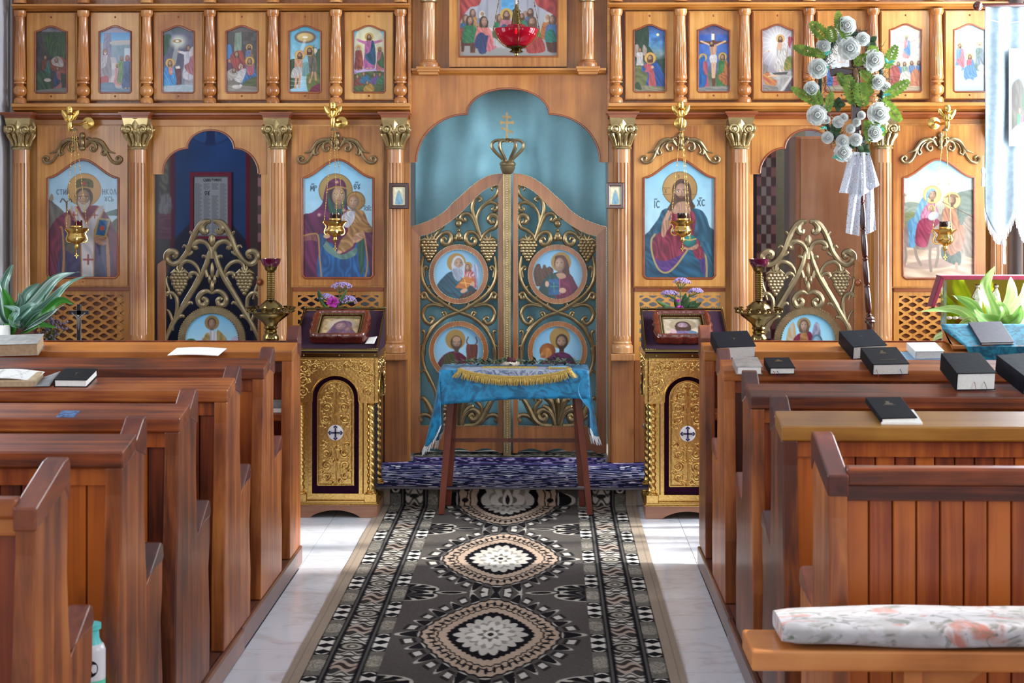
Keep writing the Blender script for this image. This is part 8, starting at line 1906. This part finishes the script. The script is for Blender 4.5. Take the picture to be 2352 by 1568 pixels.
# ------------------------------------------------------------------ church banner at the right
BY = 7.9; kb2 = BY / FPX
bn = thing('church_banner', 'white satin church banner with fringe hanging at the right edge', 'banner', (PX(2361, BY), BY, 0))
M['satin'] = trans_leaf('white satin', S('98a8b0'), S('8898a2'), .4, .25)
tipx = lambda u: 3 * u % 1
def ban(u, v):
    f = (u * 3) % 1.0; drop = 478 + 62 * math.sin(math.pi * f) ** .8
    px = 2263 + 196 * u; py = 10 + (drop - 10) * v
    p = P(px, py, BY); return (min(p.x, WALL_R - .01), BY + .008 * math.sin(u * 26 + v * 2) + .006 * math.sin(v * 9 + u * 5), p.z)
mb = MB(); mb.grid(ban, 60, 50); mb.build('cloth', M['satin'], bn, solid=.0015)
mb = MB(); mb.tube([P(2250, 12, BY - .012), Vector((WALL_R - .01, BY - .012, P(2250, 12, BY).z))], .009, 10); mb.build('crossbar', M['darkwood'], bn)
mb = MB(); mb.ball(P(2246, 14, BY - .012), 11 * kb2, 16, 12); mb.build('finial', M['darkwood'], bn)
mb = MB(); mb.tube([(PX(2361, BY), BY + .035, 0.002), (PX(2361, BY), BY + .035, P(0, 8, BY).z)], .012, 10); mb.lathe([(.12, 0), (.12, .02), (.03, .05)], 20, (PX(2361, BY), BY + .035, .001)); mb.build('pole', M['darkwood'], bn)
mb = MB()
for i in range(240):
    u = i / 239; p = Vector(ban(u, 1)); mb.tube([p, p + Vector((random.uniform(-.003, .003), random.uniform(-.004, .004), -.045))], [.0012, .0009], 3, sm=False)
o = mb.build('fringe', M['whitefringe'], bn); o['kind'] = 'stuff'
for (x, y0, y1) in ((2306, 545, 606), (2258, 382, 428)):
    a = P(x, y0, BY - .004); b2 = P(x, y1, BY - .004); L = a.z - b2.z
    mb = MB(); mb.lathe([(.009, b2.z), (.008, b2.z + L * .3), (.006, b2.z + L * .62), (.010, b2.z + L * .7), (.010, b2.z + L * .85), (.004, b2.z + L * .95), (.002, b2.z + L)], 14, (a.x, a.y, 0)); mb.tube([(a.x, a.y, a.z), (a.x, a.y, a.z + .05)], .0015, 4); mb.build('tassel', M['whitefringe'], bn)
def bannerpic():
    c = Cv(0, 100, 0, 150, 50, '6a7a9c'); c.grad([(0, '7a84a0'), (50, '5f7690'), (70, '6a6a58'), (150, '54584a')]); c.mottle(.2, 6, 6); c.fill([(0, 60), (30, 50), (44, 120), (0, 130)], '4a4640', '36322c'); c.fill([(30, 90), (40, 50), (48, 90)], '2c4430'); c.fig(24, 92, 56, '3c7a4a', '28563a', 'a04858', '743040', halo=None); c.fill([(0, 130), (40, 115), (100, 130), (100, 150), (0, 150)], '8a94a0', '6a7480'); return c
pa, pb = P(2320, 118, BY), P(2402, 330, BY)
A, B = ring_pts([(pa.x, pb.z), ((pa.x + pb.x) / 2, pb.z), (pb.x, pb.z), (pb.x, (pa.z + pb.z) / 2), (pb.x, pa.z), ((pa.x + pb.x) / 2, pa.z), (pa.x, pa.z), (pa.x, (pa.z + pb.z) / 2)], pa.x - .012, pb.x + .012, pb.z - .012, pa.z + .012); MB().strip(A, B, BY - .024, BY - .018, True).build('picture_border', plain('silver braid', S('8a9088'), .5, .3), bn)
paint_mesh('picture', bannerpic(), flat_pos(pa.x, pb.x, pa.z, pb.z, BY - .021), M['paint'], bn)
mb = MB(); mb.tube([P(2268 + 30 * i / 10 * 3, 44 + 8 * math.sin(i * .3), BY - .016) for i in range(11)], .002, 5); mb.build('cord', M['whitefringe'], bn)

# ------------------------------------------------------------------ right corner: side table, gilt icon case, plant
sdt = thing('side_table', 'plain low table in the right corner under the icon case', 'table', (2.1, 7.52, 0))
MB().box(1.74, 2.46, 7.28, 7.76, .78, .81).build('top', M['pewx'], sdt)
for x in (1.77, 2.42):
    for y in (7.31, 7.72): MB().box(x - .02, x + .02, y - .02, y + .02, 0.001, .779).build('leg', M['pew'], sdt)
CYY = 7.55
ic = thing('gilt_icon_case', 'gold mirror fronted icon case edged in burgundy velvet, right corner', 'icon case', (PX(2260, CYY), CYY, .81))
M['burg'] = plain('burgundy velvet', S('7c1530'), .9, 0, .2, 40, .2, sheen=.2)
mirr = plain('bright gold mirror panel', S('c9b23c'), .08, 1, .1, 8)
z = lambda y: PZ(y, CYY); xx = lambda p: PX(p, CYY)
xr = 2.46
MB().box(xx(2163), xr, CYY + .004, CYY + .02, z(745), z(640)).build('gold_panel', mirr, ic)
MB().prism([(xx(2157), z(640)), (xx(2152), z(630)), (xr, z(630)), (xr, z(640))], CYY - .06, CYY + .03).build('top_edge', M['burg'], ic, bevel=.003)
MB().prism([(xx(2132), z(702)), (xx(2141), z(702)), (xx(2163), z(640)), (xx(2155), z(630))], CYY - .06, CYY + .03).build('side_edge', M['burg'], ic, bevel=.003)
MB().box(xx(2163), xx(2168), CYY - .05, CYY + .003, .812, z(640)).build('glass_post', glass('clear glass', S('d8e8e4'), .03, trans=.9), ic)
MB().box(xx(2165), xr, CYY - .055, CYY + .03, .811, .822).build('base_board', M['enamel'], ic)
silv = plain('silver relief', S('c8c4b8'), .3, .8, .3, 80, .3)
for (x, y) in ((2245, 680), (2288, 680)):
    mb = MB(); c = P(x, y, CYY); s_ = .03; mb.tube([(c.x, CYY, c.z - .06), (c.x + .004, CYY, c.z - .02), (c.x, CYY, c.z + .02), (c.x, CYY, c.z + .035)], [.022, .018, .013, .006], 10, .4); mb.ball((c.x, CYY - .002, c.z + .045), .011, 10, 8)
    mb.tube([(c.x - .01, CYY, c.z + .02), (c.x - .022, CYY, c.z - .005), (c.x - .005, CYY - .004, c.z - .012)], .006, 6); mb.build('relief_figure', silv, ic)
mb = MB()
for i in range(9): mb.ball((xx(2180) + i * .028, CYY, z(728)), .009, 8, 6, (1.6, .5, .8))
mb.build('relief_border', silv, ic)
# aspidistra style plants: every leaf a part
def striped_leaf(name, c1, c2, cols, tr=.35):
    m, nt, b = newmat(name); setp(b, .28, 0, .2); L = nt.links.new
    at = nt.nodes.new('ShaderNodeAttribute'); at.attribute_name = 'Col'; t = nt.nodes.new('ShaderNodeBsdfTranslucent'); mx = nt.nodes.new('ShaderNodeMixShader'); mx.inputs[0].default_value = tr
    L(at.outputs['Color'], b.inputs['Base Color']); L(at.outputs['Color'], t.inputs['Color']); L(b.outputs[0], mx.inputs[1]); L(t.outputs[0], mx.inputs[2]); L(mx.outputs[0], nt.nodes['Material Output'].inputs[0]); return m
M['aspi'] = striped_leaf('glossy striped leaf', None, None, None)
def big_leaf(parent, pts, w, cols, seed, face=(0, -1, .35)):
    """leaf blade along a 3-d spline; cols = (green, stripe)"""
    rr = np.random.default_rng(seed); n = 22; nw = 12
    sp = [Vector(q) for q in spline(pts, max(2, n // (len(pts) - 1)))]; n = len(sp) - 1
    Fv = Vector(face).normalized()
    c = Cv(0, 1, 0, 1, nw, cols[0]); c.a = np.zeros((2 * (n + 1), 2 * (nw + 1), 3))
    off = wl(parent); vs = []
    st = rr.random(2 * (nw + 1)); g, s_ = hx(cols[0]), hx(cols[1])
    for i in range(n + 1):
        t = i / n; T_ = (sp[min(i + 1, n)] - sp[max(i - 1, 0)]).normalized(); sd = T_.cross(Fv).normalized(); nn = sd.cross(T_)
        ww = w * max(.03, math.sin(math.pi * min(1, .05 + .95 * t ** .8)) ** .75)
        for j in range(nw + 1):
            u = j / nw * 2 - 1; vs.append(sp[i] + sd * (u * ww) + nn * (.30 * ww * abs(u) + .012 * math.sin(t * 8 + seed) * u))
    for j in range(2 * (nw + 1)): c.a[:, j] = g + (s_ - g) * (st[j] ** 1.5)
    vs = np.array([tuple(v) for v in vs]).reshape(n + 1, nw + 1, 3)
    c.ny = n; return paint_mesh('leaf', c, lambda U, V: (vs[..., 0], vs[..., 1], vs[..., 2]), M['aspi'], parent)
M['pot'] = plain('brown clay pot', S('6e4a38'), .6)
def plant(label, pot, leaves, cols, Y, zp):
    t = thing('potted_plant', label, 'plant', (pot[0], pot[1], zp)); mb = MB(); mb.lathe([(.06, zp + .001), (.085, zp + .14), (.09, zp + .14), (.09, zp + .155), (.078, zp + .155), (.07, zp + .13), (.01, zp + .13)], 24, (pot[0], pot[1], 0)); mb.build('pot', M['pot'], t)
    for i, (pts, w) in enumerate(leaves):
        b0 = Vector((pot[0] + random.uniform(-.03, .03), pot[1] + random.uniform(-.03, .03), zp + .13)); q = [b0] + [P(x, y, Y + d) for x, y, d in pts]
        o = big_leaf(t, [tuple(v) for v in q], w, cols[i % len(cols)], i)
    return t
# right plant
ry = 7.36
plant('bright green broad leaved plant before the gold icon case', (PX(2290, ry), ry, 0), [
    ([(2282, 720, -.02), (2262, 660, -.04), (2285, 612, -.06)], .035), ([(2310, 720, 0), (2322, 680, -.02), (2322, 636, -.04)], .034), ([(2270, 750, -.03), (2230, 700, -.08), (2187, 678, -.1)], .026), ([(2255, 760, -.04), (2200, 712, -.1), (2105, 716, -.12)], .022), ([(2320, 740, -.04), (2345, 690, -.06), (2350, 650, -.1)], .036), ([(2290, 745, -.06), (2255, 730, -.1), (2235, 705, -.14)], .03), ([(2300, 750, -.06), (2306, 715, -.1), (2290, 690, -.12)], .03), ([(2262, 770, -.04), (2220, 755, -.08), (2160, 770, -.1), (2142, 783, -.1)], .02), ([(2310, 745, -.08), (2335, 730, -.1), (2345, 700, -.12)], .032), ([(2250, 765, -.05), (2225, 735, -.1), (2190, 760, -.12)], .018), ([(2330, 760, -.05), (2350, 730, -.1), (2372, 700, -.1)], .035)], [('74a450', 'c4dc94'), ('98bc6c', 'e4f0c4'), ('5c9040', 'a0c470')], ry, .811)
# left corner: table, plant, crucifix, candle
lt = thing('side_table', 'plain low table in the left corner under the striped plant', 'table', (-2.4, 7.5, 0))
MB().box(-2.86, -1.86, 7.28, 7.76, .76, .79).build('top', M['pewx'], lt)
for x in (-2.83, -1.9):
    for y in (7.31, 7.72): MB().box(x - .02, x + .02, y - .02, y + .02, 0.001, .759).build('leg', M['pew'], lt)
ly = 7.42
plant('dark green striped broad leaved plant at the far left', (PX(30, ly) + .02, ly, 0), [
    ([(45, 730, -.02), (85, 690, -.06), (130, 640, -.1), (182, 624, -.12)], .030), ([(60, 740, -.04), (110, 700, -.08), (160, 650, -.12), (224, 626, -.14)], .020), ([(50, 735, -.02), (90, 700, -.05), (112, 634, -.08)], .022), ([(20, 720, 0), (10, 660, -.04), (28, 608, -.06)], .034), ([(60, 720, 0), (60, 680, -.02), (90, 650, -.04)], .03), ([(60, 745, -.05), (100, 720, -.08), (140, 690, -.1), (170, 700, -.1)], .020), ([(40, 720, -.05), (48, 690, -.08), (42, 668, -.1)], .018), ([(40, 735, -.08), (70, 706, -.12), (88, 702, -.14)], .026), ([(30, 720, -.06), (20, 690, -.1), (5, 660, -.12)], .03), ([(10, 730, -.04), (0, 680, -.06), (-10, 640, -.08)], .032), ([(50, 745, -.08), (30, 735, -.12), (38, 712, -.16), (4, 700, -.16)], .026), ([(60, 760, -.08), (90, 745, -.1), (130, 752, -.12)], .016), ([(60, 755, -.08), (100, 730, -.12), (148, 700, -.14)], .012), ([(55, 755, -.05), (90, 720, -.07), (132, 718, -.08)], .02), ([(20, 760, -.08), (30, 750, -.1), (22, 720, -.14)], .03)], [('1a4630', 'e4f0ec'), ('1c4c34', 'c4dcd4'), ('2c6c28', '58983c')], ly, .79)  # striped leaves; near-white stripe colour also paints in their highlights
cf = thing('standing_crucifix', 'small black and silver crucifix standing in front of the left lattice', 'crucifix', (PX(182, 7.4), 7.4, .79))
bs = plain('black cross inlay', S('17161a'), .35); sv = plain('silver cross edge', S('a8a29c'), .25, .9); k = 7.4 / FPX; xc = PX(182, 7.4); zt = PZ(700, 7.4); zc = PZ(719, 7.4)
MB().box(xc - 4.5 * k, xc + 4.5 * k, 7.395, 7.405, .80, zt).box(xc - 23 * k, xc + 23 * k, 7.395, 7.405, zc - 4.5 * k, zc + 4.5 * k).build('cross', bs, cf)
mb = MB(); mb.tube([(xc - 4.5 * k, 7.394, .80), (xc - 4.5 * k, 7.394, zc - 4.5 * k), (xc - 23 * k, 7.394, zc - 4.5 * k), (xc - 23 * k, 7.394, zc + 4.5 * k), (xc - 4.5 * k, 7.394, zc + 4.5 * k), (xc - 4.5 * k, 7.394, zt), (xc + 4.5 * k, 7.394, zt), (xc + 4.5 * k, 7.394, zc + 4.5 * k), (xc + 23 * k, 7.394, zc + 4.5 * k), (xc + 23 * k, 7.394, zc - 4.5 * k), (xc + 4.5 * k, 7.394, zc - 4.5 * k), (xc + 4.5 * k, 7.394, .80)], .0016, 6); mb.build('silver_edge', sv, cf)
mb = MB(); mb.ball((xc, 7.389, zc - 8 * k), 3 * k, 8, 6); mb.tube([(xc, 7.39, zc - 11 * k), (xc, 7.389, zc - 22 * k), (xc, 7.39, zc - 40 * k)], [3.5 * k, 3 * k, 1.5 * k], 8)
for s in (-1, 1): mb.tube([(xc + s * 2 * k, 7.39, zc - 12 * k), (xc + s * 16 * k, 7.39, zc)], [2 * k, 1.2 * k], 6)
mb.build('corpus', sv, cf); mb = MB(); mb.lathe([(.03, .791), (.03, .798), (.02, .806), (.012, .81)], 20, (xc, 7.4, 0)); mb.build('foot', bs, cf)
t = thing('candle', 'thick white candle beside the old book, far left', 'candle', (PX(8, 7.3), 7.3, .791)); mb = MB(); mb.lathe([(.03, .791), (.03, PZ(752, 7.3)), (.027, PZ(749, 7.3)), (.004, PZ(750, 7.3))], 24, (PX(8, 7.3), 7.3, 0)); mb.build('wax', plain('white wax', S('d8d6d0'), .4), t); mb = MB(); mb.tube([(PX(8, 7.3), 7.3, PZ(751, 7.3)), (PX(8, 7.3), 7.3, PZ(745, 7.3))], .001, 4); mb.build('wick', bs, t)
t = thing('dried_bouquet', 'dusty purple wildflower bunch in front of the left lattice', 'flowers', (PX(115, 7.45), 7.45, .79)); mb = MB(); mb.lathe([(.03, .791), (.04, .83), (.025, .86), (.03, .88)], 16, (PX(115, 7.45), 7.45, 0)); mb.build('jar', M['vase'], t)
mb = MB(); mb2 = MB()
for i in range(160):
    c = P(random.gauss(115, 16), random.gauss(752, 16), 7.45 + random.uniform(-.04, .04)); mb.ball(c, random.uniform(.003, .007), 5, 4)
    if i % 3 == 0: mb2.tube([(PX(115, 7.45), 7.45, .87), c], .001, 3)
o = mb.build('florets', plain('dusty mauve', S('6f6478'), .8, 0, .4, 90), t); o['kind'] = 'stuff'; o = mb2.build('stems', M['stem'], t); o['kind'] = 'stuff'
# ------------------------------------------------------------------ books on the ledges
LS = math.atan2(.026, .135)
def bookM(px, py, yn, rot=0.0, tilt=LS, lift=0.0, plane=.905):
    """frame on a pew ledge: origin where the picture point meets the ledge's near top edge depth"""
    p = P(px, py, yn); r = ray(px, py)
    # hit the sloping ledge plane z = plane + (y - yn) * tan(tilt)
    tt = math.tan(tilt); o = Vector((0, 0, CAM_H)); t = (plane - yn * tt - o.z) / (r.z - r.y * tt); q = o + r * t
    return Matrix.Translation((q.x, q.y, q.z + lift)) @ Matrix.Rotation(tilt, 4, 'X') @ Matrix.Rotation(rot, 4, 'Z')
def book(label, Mx, w, d, th, cover, pages='page', zipped=False, deco=None, group='prayer books on the pews', ribbons=(), cat='book'):
    """x right, y away, z up; origin at the near left bottom corner; spine at the left"""
    t = thing('book', label, cat, Mx @ Vector((w / 2, d / 2, 0)), group)
    c = .003
    mb = MB(); mb.box(c, w - c * 1.5, c, d - c, c, th - c); xf(mb, Mx); mb.build('pages', M[pages], t)
    mb = MB(); mb.box(0, w, 0, d, .0006, c).box(0, w, 0, d, th - c, th).box(-.001, c, 0, d, .0006, th)
    if zipped: mb.box(0, w, d - c, d, .0006, th)
    xf(mb, Mx); mb.build('cover', cover, t, bevel=.0018)
    if deco:
        mb = MB()
        for (x, y, sx, sy) in deco: mb.box(x * w - sx / 2, x * w + sx / 2, y * d - sy / 2, y * d + sy / 2, th, th + .0006)
        xf(mb, Mx); mb.build('cover_emblem', M['goldfoil'], t)
    for (x, col, L) in ribbons:
        mb = MB(); mb.tube([Mx @ Vector((x * w, .02, th * .5)), Mx @ Vector((x * w, -.004, th * .45)), Mx @ Vector((x * w + .006, -.012, th * .2 - L * .4)), Mx @ Vector((x * w - .002, -.014, -L))], .0018, 5, .4, up=(1, 0, 0)); mb.build('ribbon', col, t)
    return t
M['goldfoil'] = plain('faded gold foil', S('5f5640'), .4, .5, .2, 80); M['greycloth'] = plain('grey cloth cover', S('8c8c8c'), .8, 0, .2, 40, .3); M['foilcover'] = plain('crumpled silver cover', S('a8a8a4'), .35, .4, .25, 30, .6); M['bluecover'] = plain('dark navy zip cover', S('10151f'), .55, 0, .2, 40, .2, spec=.15); M['plastic'] = plain('white plastic wrap', S('d4dadc'), .3, 0, .1, 40, .4); M['redrib'] = plain('red ribbon', S('a01828'), .5); M['bluerib'] = plain('blue ribbon', S('26307c'), .5); M['darkrib'] = plain('dark ribbon', S('3a3438'), .5)
YL = [f - .235 for f in LF]; YR = [f - .235 for f in RF]
crossd = [(.5, .55, .003, .026), (.5, .60, .014, .003)]
emb = [(.5, .66, .022, .010), (.5, .74, .010, .016), (.5, .60, .034, .003)]
k = lambda Y_: Y_ / FPX
# left
y = YL[0]; book('thick old grey covered book at the left end of the front ledge', bookM(-40, 820, y, .12), 125 * k(y), .145, .05, M['foilcover'], 'pagedirty')
mb = MB(); Mx = bookM(385, 818, y, -.03); w, d = 116 * k(y), .105
t = thing('open_booklet', 'white open booklet of handwritten sheets on the front left ledge', 'booklet', Mx @ Vector((w / 2, d / 2, 0)), 'papers on the pews')
def sheet(u, v): return Mx @ Vector((w * u + .012 * v, d * v, .003 + .004 * math.sin(math.pi * u) + .001))
mb = MB(); mb.grid(sheet, 12, 6); mb.build('sheet', M['page'], t, solid=.0025)
mb = MB()
for i in range(9):
    v = .12 + i * .09; mb.box(0, 0, 0, 0, 0, 0) if False else mb.add([sheet(.08, v) + Vector((0, 0, .0016)), sheet(.5 + .38 * abs(math.sin(i * 3)), v) + Vector((0, 0, .0016)), sheet(.5 + .38 * abs(math.sin(i * 3)), v + .02) + Vector((0, 0, .0016)), sheet(.08, v + .02) + Vector((0, 0, .0016))], [(0, 1, 2, 3)])
o = mb.build('writing', plain('grey ink', S('8a8a98'), .7), t); o['kind'] = 'stuff'
y = YL[2]
# open book on the third left ledge
Mx = bookM(-60, 891, y, .04); w, d = 150 * k(y), .10
t = thing('open_book', 'open yellowed prayer book lying on the third left ledge', 'book', Mx @ Vector((w / 2, d / 2, 0)), 'prayer books on the pews')
def pg(u, v): return Mx @ Vector((w * u * .93 + .008 * v, d * v * 1.02 + .004, .026 + .008 * math.sin(math.pi * u) - .006 * u))
mb = MB(); mb.box(0, w * .95, 0, d, .001, .024); xf(mb, Mx); mb.build('page_block', M['pagedirty'], t, bevel=.004)
mb = MB(); mb.grid(pg, 14, 6); mb.build('page', M['page'], t, solid=.001)
mb = MB()
for i in range(13): 
    v = .08 + i * .068; L = .58 + .2 * abs(math.sin(i * 1.7)); z_ = Vector((0, 0, .0012)); mb.add([pg(.3, v) + z_, pg(L, v) + z_, pg(L, v + .022) + z_, pg(.3, v + .022) + z_], [(0, 1, 2, 3)])
o = mb.build('print', plain('grey print', S('8088a0'), .7), t); o['kind'] = 'stuff'
mb = MB(); mb.grid(lambda u, v: Mx @ Vector((w * .9 + .055 * u + .012 * v, d * v, .004 + .02 * u * v)), 5, 5); mb.build('loose_cover', M['greycloth'], t, solid=.0015)
book('black book with thin silver cross on the third left ledge', bookM(124, 889, y, -.02), 78 * k(y), .125, .026, M['black'], deco=crossd)
y = YL[3]; Mx = bookM(128, 959, y, -.03); mb = MB(); mb.box(0, 42 * k(y), 0, .06, .0005, .0018); xf(mb, Mx); o = mb.build('picture_card', plain('glossy blue print', S('4a6a94'), .25, 0, .8, 70), None, loc=Mx @ Vector((.02, .03, 0))); tag(o, 'small glossy picture card on the fourth left ledge', 'card')
# right
y = YR[0]; book('navy zipped book with a small cross at the aisle end, front right ledge', bookM(1650, 824, y, .10, LS * 1.6), 86 * k(y), .165, .05, M['bluecover'], deco=[(.52, .5, .004, .018), (.52, .53, .012, .004)])
book('black zipped book with red thread mark in the middle of the front right ledge', bookM(1958, 826, y, .16, LS * 1.6), 80 * k(y), .17, .055, M['bluecover'], deco=[(.5, .62, .012, .003)])
Mx = bookM(2090, 828, y, -.05); mb = MB(); mb.box(-.02, .15, .0, .12, .0005, .002); xf(mb, Mx); o = mb.build('blue_sheet', plain('pale blue sheet', S('8fb4d0'), .5), None, loc=Mx @ Vector((.06, .05, 0))); tag(o, 'pale blue sheet under the white wrapped book', 'paper')
book('white plastic wrapped book lying on a blue sheet', bookM(2102, 826, y, .06, LS, .0022), 66 * k(y), .13, .032, M['plastic'])
y = YR[1]; book('small crumpled grey book near the aisle, second right ledge', bookM(1692, 860, y, .02), 58 * k(y), .12, .03, M['foilcover'])
book('black book with emblem and red ribbon on the second right ledge', bookM(1768, 860, y, .03), 58 * k(y), .13, .025, M['black'], deco=emb, ribbons=((.15, M['redrib'], .012), (.3, M['bluerib'], .008)))
book('thick black gilt lettered prayer book on the second right ledge', bookM(2004, 862, y, .06, LS * 1.3), 84 * k(y), .18, .042, M['black'], deco=emb + [(.5, .25, .06, .004)], ribbons=((.1, M['redrib'], .016), (.75, M['bluerib'], .012)))
y = YR[2]; book('very thick black book with red ribbon on the third right ledge', bookM(2196, 897, y, .05, LS * 1.4), 92 * k(y), .18, .058, M['black'], ribbons=((.45, M['redrib'], .05), (.7, M['darkrib'], .006)))
book('dark blue zipped book cut off by the right edge', bookM(2350, 905, y, .2, LS * 1.4), 110 * k(y), .19, .06, M['bluecover'], zipped=True)
y = YR[3]; book('black book with loose white papers on the yellow ledge', bookM(2024, 973, y, .07, LS * 1.2), 84 * k(y), .165, .016, M['black'], deco=emb)
Mx = bookM(2024, 974, y, .0, LS); mb = MB(); mb.box(0, 94 * k(y), -.004, .11, .0008, .006); xf(mb, Mx); o = mb.build('paper_stack', M['page'], None, loc=Mx @ Vector((.05, .05, 0))); tag(o, 'loose white sheets under the black book on the yellow ledge', 'paper')
# teal velvet book stand on the front right ledge
Yb = 6.754; M['tealvelvet'] = satin('teal crushed velvet', S('0c5a70'), S('1e86a0'), 16, .7)
bst = thing('book_stand', 'sloping wooden book stand under teal velvet, front right', 'book stand', (PX(2290, Yb), Yb, .915))
x0, x1 = PX(2178, Yb), 2.44
zf, zb_ = PZ(832, Yb - .08), PZ(745, Yb + .1)
MB().prism([(Yb - .07, .93), (Yb + .10, .935), (Yb + .10, zb_ - .006), (Yb - .07, zf + .055)], x0, x1, 'X').build('wood_body', M['pewamber'], bst, bevel=.003)
def velv(u, v):
    x = x0 - .008 + (x1 - x0 + .008) * u
    if v < .7: s = v / .7; y_ = Yb + .10 - .172 * s; z_ = zb_ - (zb_ - (zf + .062)) * s
    else: s = (v - .7) / .3; y_ = Yb - .074 - .003 * s; z_ = zf + .062 - .07 * s
    edge = max(0, .12 - u) / .12
    return (x + .12 * edge * max(0, v - .15) * .9, y_ - .002 * math.sin(u * 30), z_ + .004)
mb = MB(); mb.grid(velv, 30, 30); mb.build('velvet_cover', M['tealvelvet'], bst, solid=.003)
sl2 = math.atan2(zb_ - zf - .062, .172); po = P(2254, 803, Yb - .06)
Mx = Matrix.Translation((PX(2252, Yb - .06), Yb - .066, zf + .069)) @ Matrix.Rotation(sl2, 4, 'X') @ Matrix.Rotation(.06, 4, 'Z')
M['maroonbook'] = plain('dull maroon book cover', S('3c3440'), .5, 0, .15, 50, .1)
book('large dull maroon book leaning on the teal stand', Mx, .135, .175, .014, M['maroonbook'], group='prayer books on the pews')
# books on the shelf inside the front left desk
for i, (zz, hh) in enumerate(((.651, .018), (.670, .022))):
    mb = MB(); mb.box(-1.19, -1.08, YL[0] + .05, YL[0] + .15, zz, zz + hh); o = mb.build('shelf_book', M['page'] if i == 0 else M['greycloth'], None, loc=(-1.13, YL[0] + .1, zz), bevel=.002); tag(o, ('pale book at the bottom of the small shelf stack' if i == 0 else 'grey book on top of the small shelf stack'), 'book')
# green bottle behind the nearest left pew
bt = thing('water_bottle', 'white and mint green drinking bottle standing behind the nearest left pew', 'bottle', (-1.085, 3.90, .078))
zt = PZ(1436, 3.90); M['mint'] = plain('mint plastic', S('5fc8a0'), .35); M['mintcap'] = plain('turquoise cap', S('5ec2be'), .35)
bc = (-1.085, 3.90, 0)
mb = MB(); mb.lathe([(.034, .079), (.036, .085), (.036, zt - .13), (.035, zt - .125)], 28, bc); mb.build('lower_body', M['mint'], bt)
mb = MB(); mb.lathe([(.0362, zt - .13), (.0362, zt - .062), (.032, zt - .05), (.024, zt - .045)], 28, bc); mb.build('upper_body', M['enamel'], bt)
mb = MB(); mb.lathe([(.030, zt - .052), (.022, zt - .035), (.021, zt - .016), (.026, zt - .013), (.026, zt - .001), (.024, zt)], 28, bc); mb.build('cap', M['mintcap'], bt)
def lab(u, v):
    a = -math.pi / 2 + .55 * (u - .5) * 2 + .25; r = .0366; return (bc[0] + r * math.cos(a), bc[1] + r * math.sin(a), zt - .10 + .04 * (v - .5))
mb = MB()
n = 28; ctr = (.5, .5); pts = [lab(.5, .5)] + [lab(.5 + .5 * math.cos(6.283 * i / n), .5 + .5 * math.sin(6.283 * i / n)) for i in range(n)]
mb.add(pts, [(0, 1 + i, 1 + (i + 1) % n) for i in range(n)], True); lo = mb.build('label', M['black'], bt)
# lettering on the label
def letter_strip(word, u0, v0, h):
    mb = MB(); uu = u0
    SEL = {'S': [[(.5, .1), (.1, 0), (.05, .4), (.5, .55), (.5, .95), (.05, .95)]], 'E': [[(.5, 0), (.05, 0), (.05, 1), (.5, 1)], [(.05, .5), (.4, .5)]], 'L': [[(.05, 0), (.05, 1), (.5, 1)]], 'F': [[(.5, 0), (.05, 0), (.05, 1)], [(.05, .5), (.4, .5)]]}
    for ch in word:
        for st in SEL[ch]:
            q = [Vector(lab(uu + a * h * .6, v0 + (1 - b2) * h)) for a, b2 in st]; q = [p + Vector((p.x - bc[0], p.y - bc[1], 0)) * .012 for p in q]; mb.tube(q, .0009, 4)
        uu += h * .42
    mb.build('lettering', M['enamel'], lo)
letter_strip('SELF', .2, .32, .26)
# red seat pad on the fourth right pew
mb = MB(); yb = RF[3] - .235 + .12
mb.box(.70, 1.06, yb, yb + .26, .486, .512); o = mb.build('seat_pad', plain('crimson seat pad', S('8a1a2c'), .9), None, loc=(.88, yb + .13, .486), bevel=.01); tag(o, 'thin crimson seat pad on the yellow ledged right pew', 'cushion')
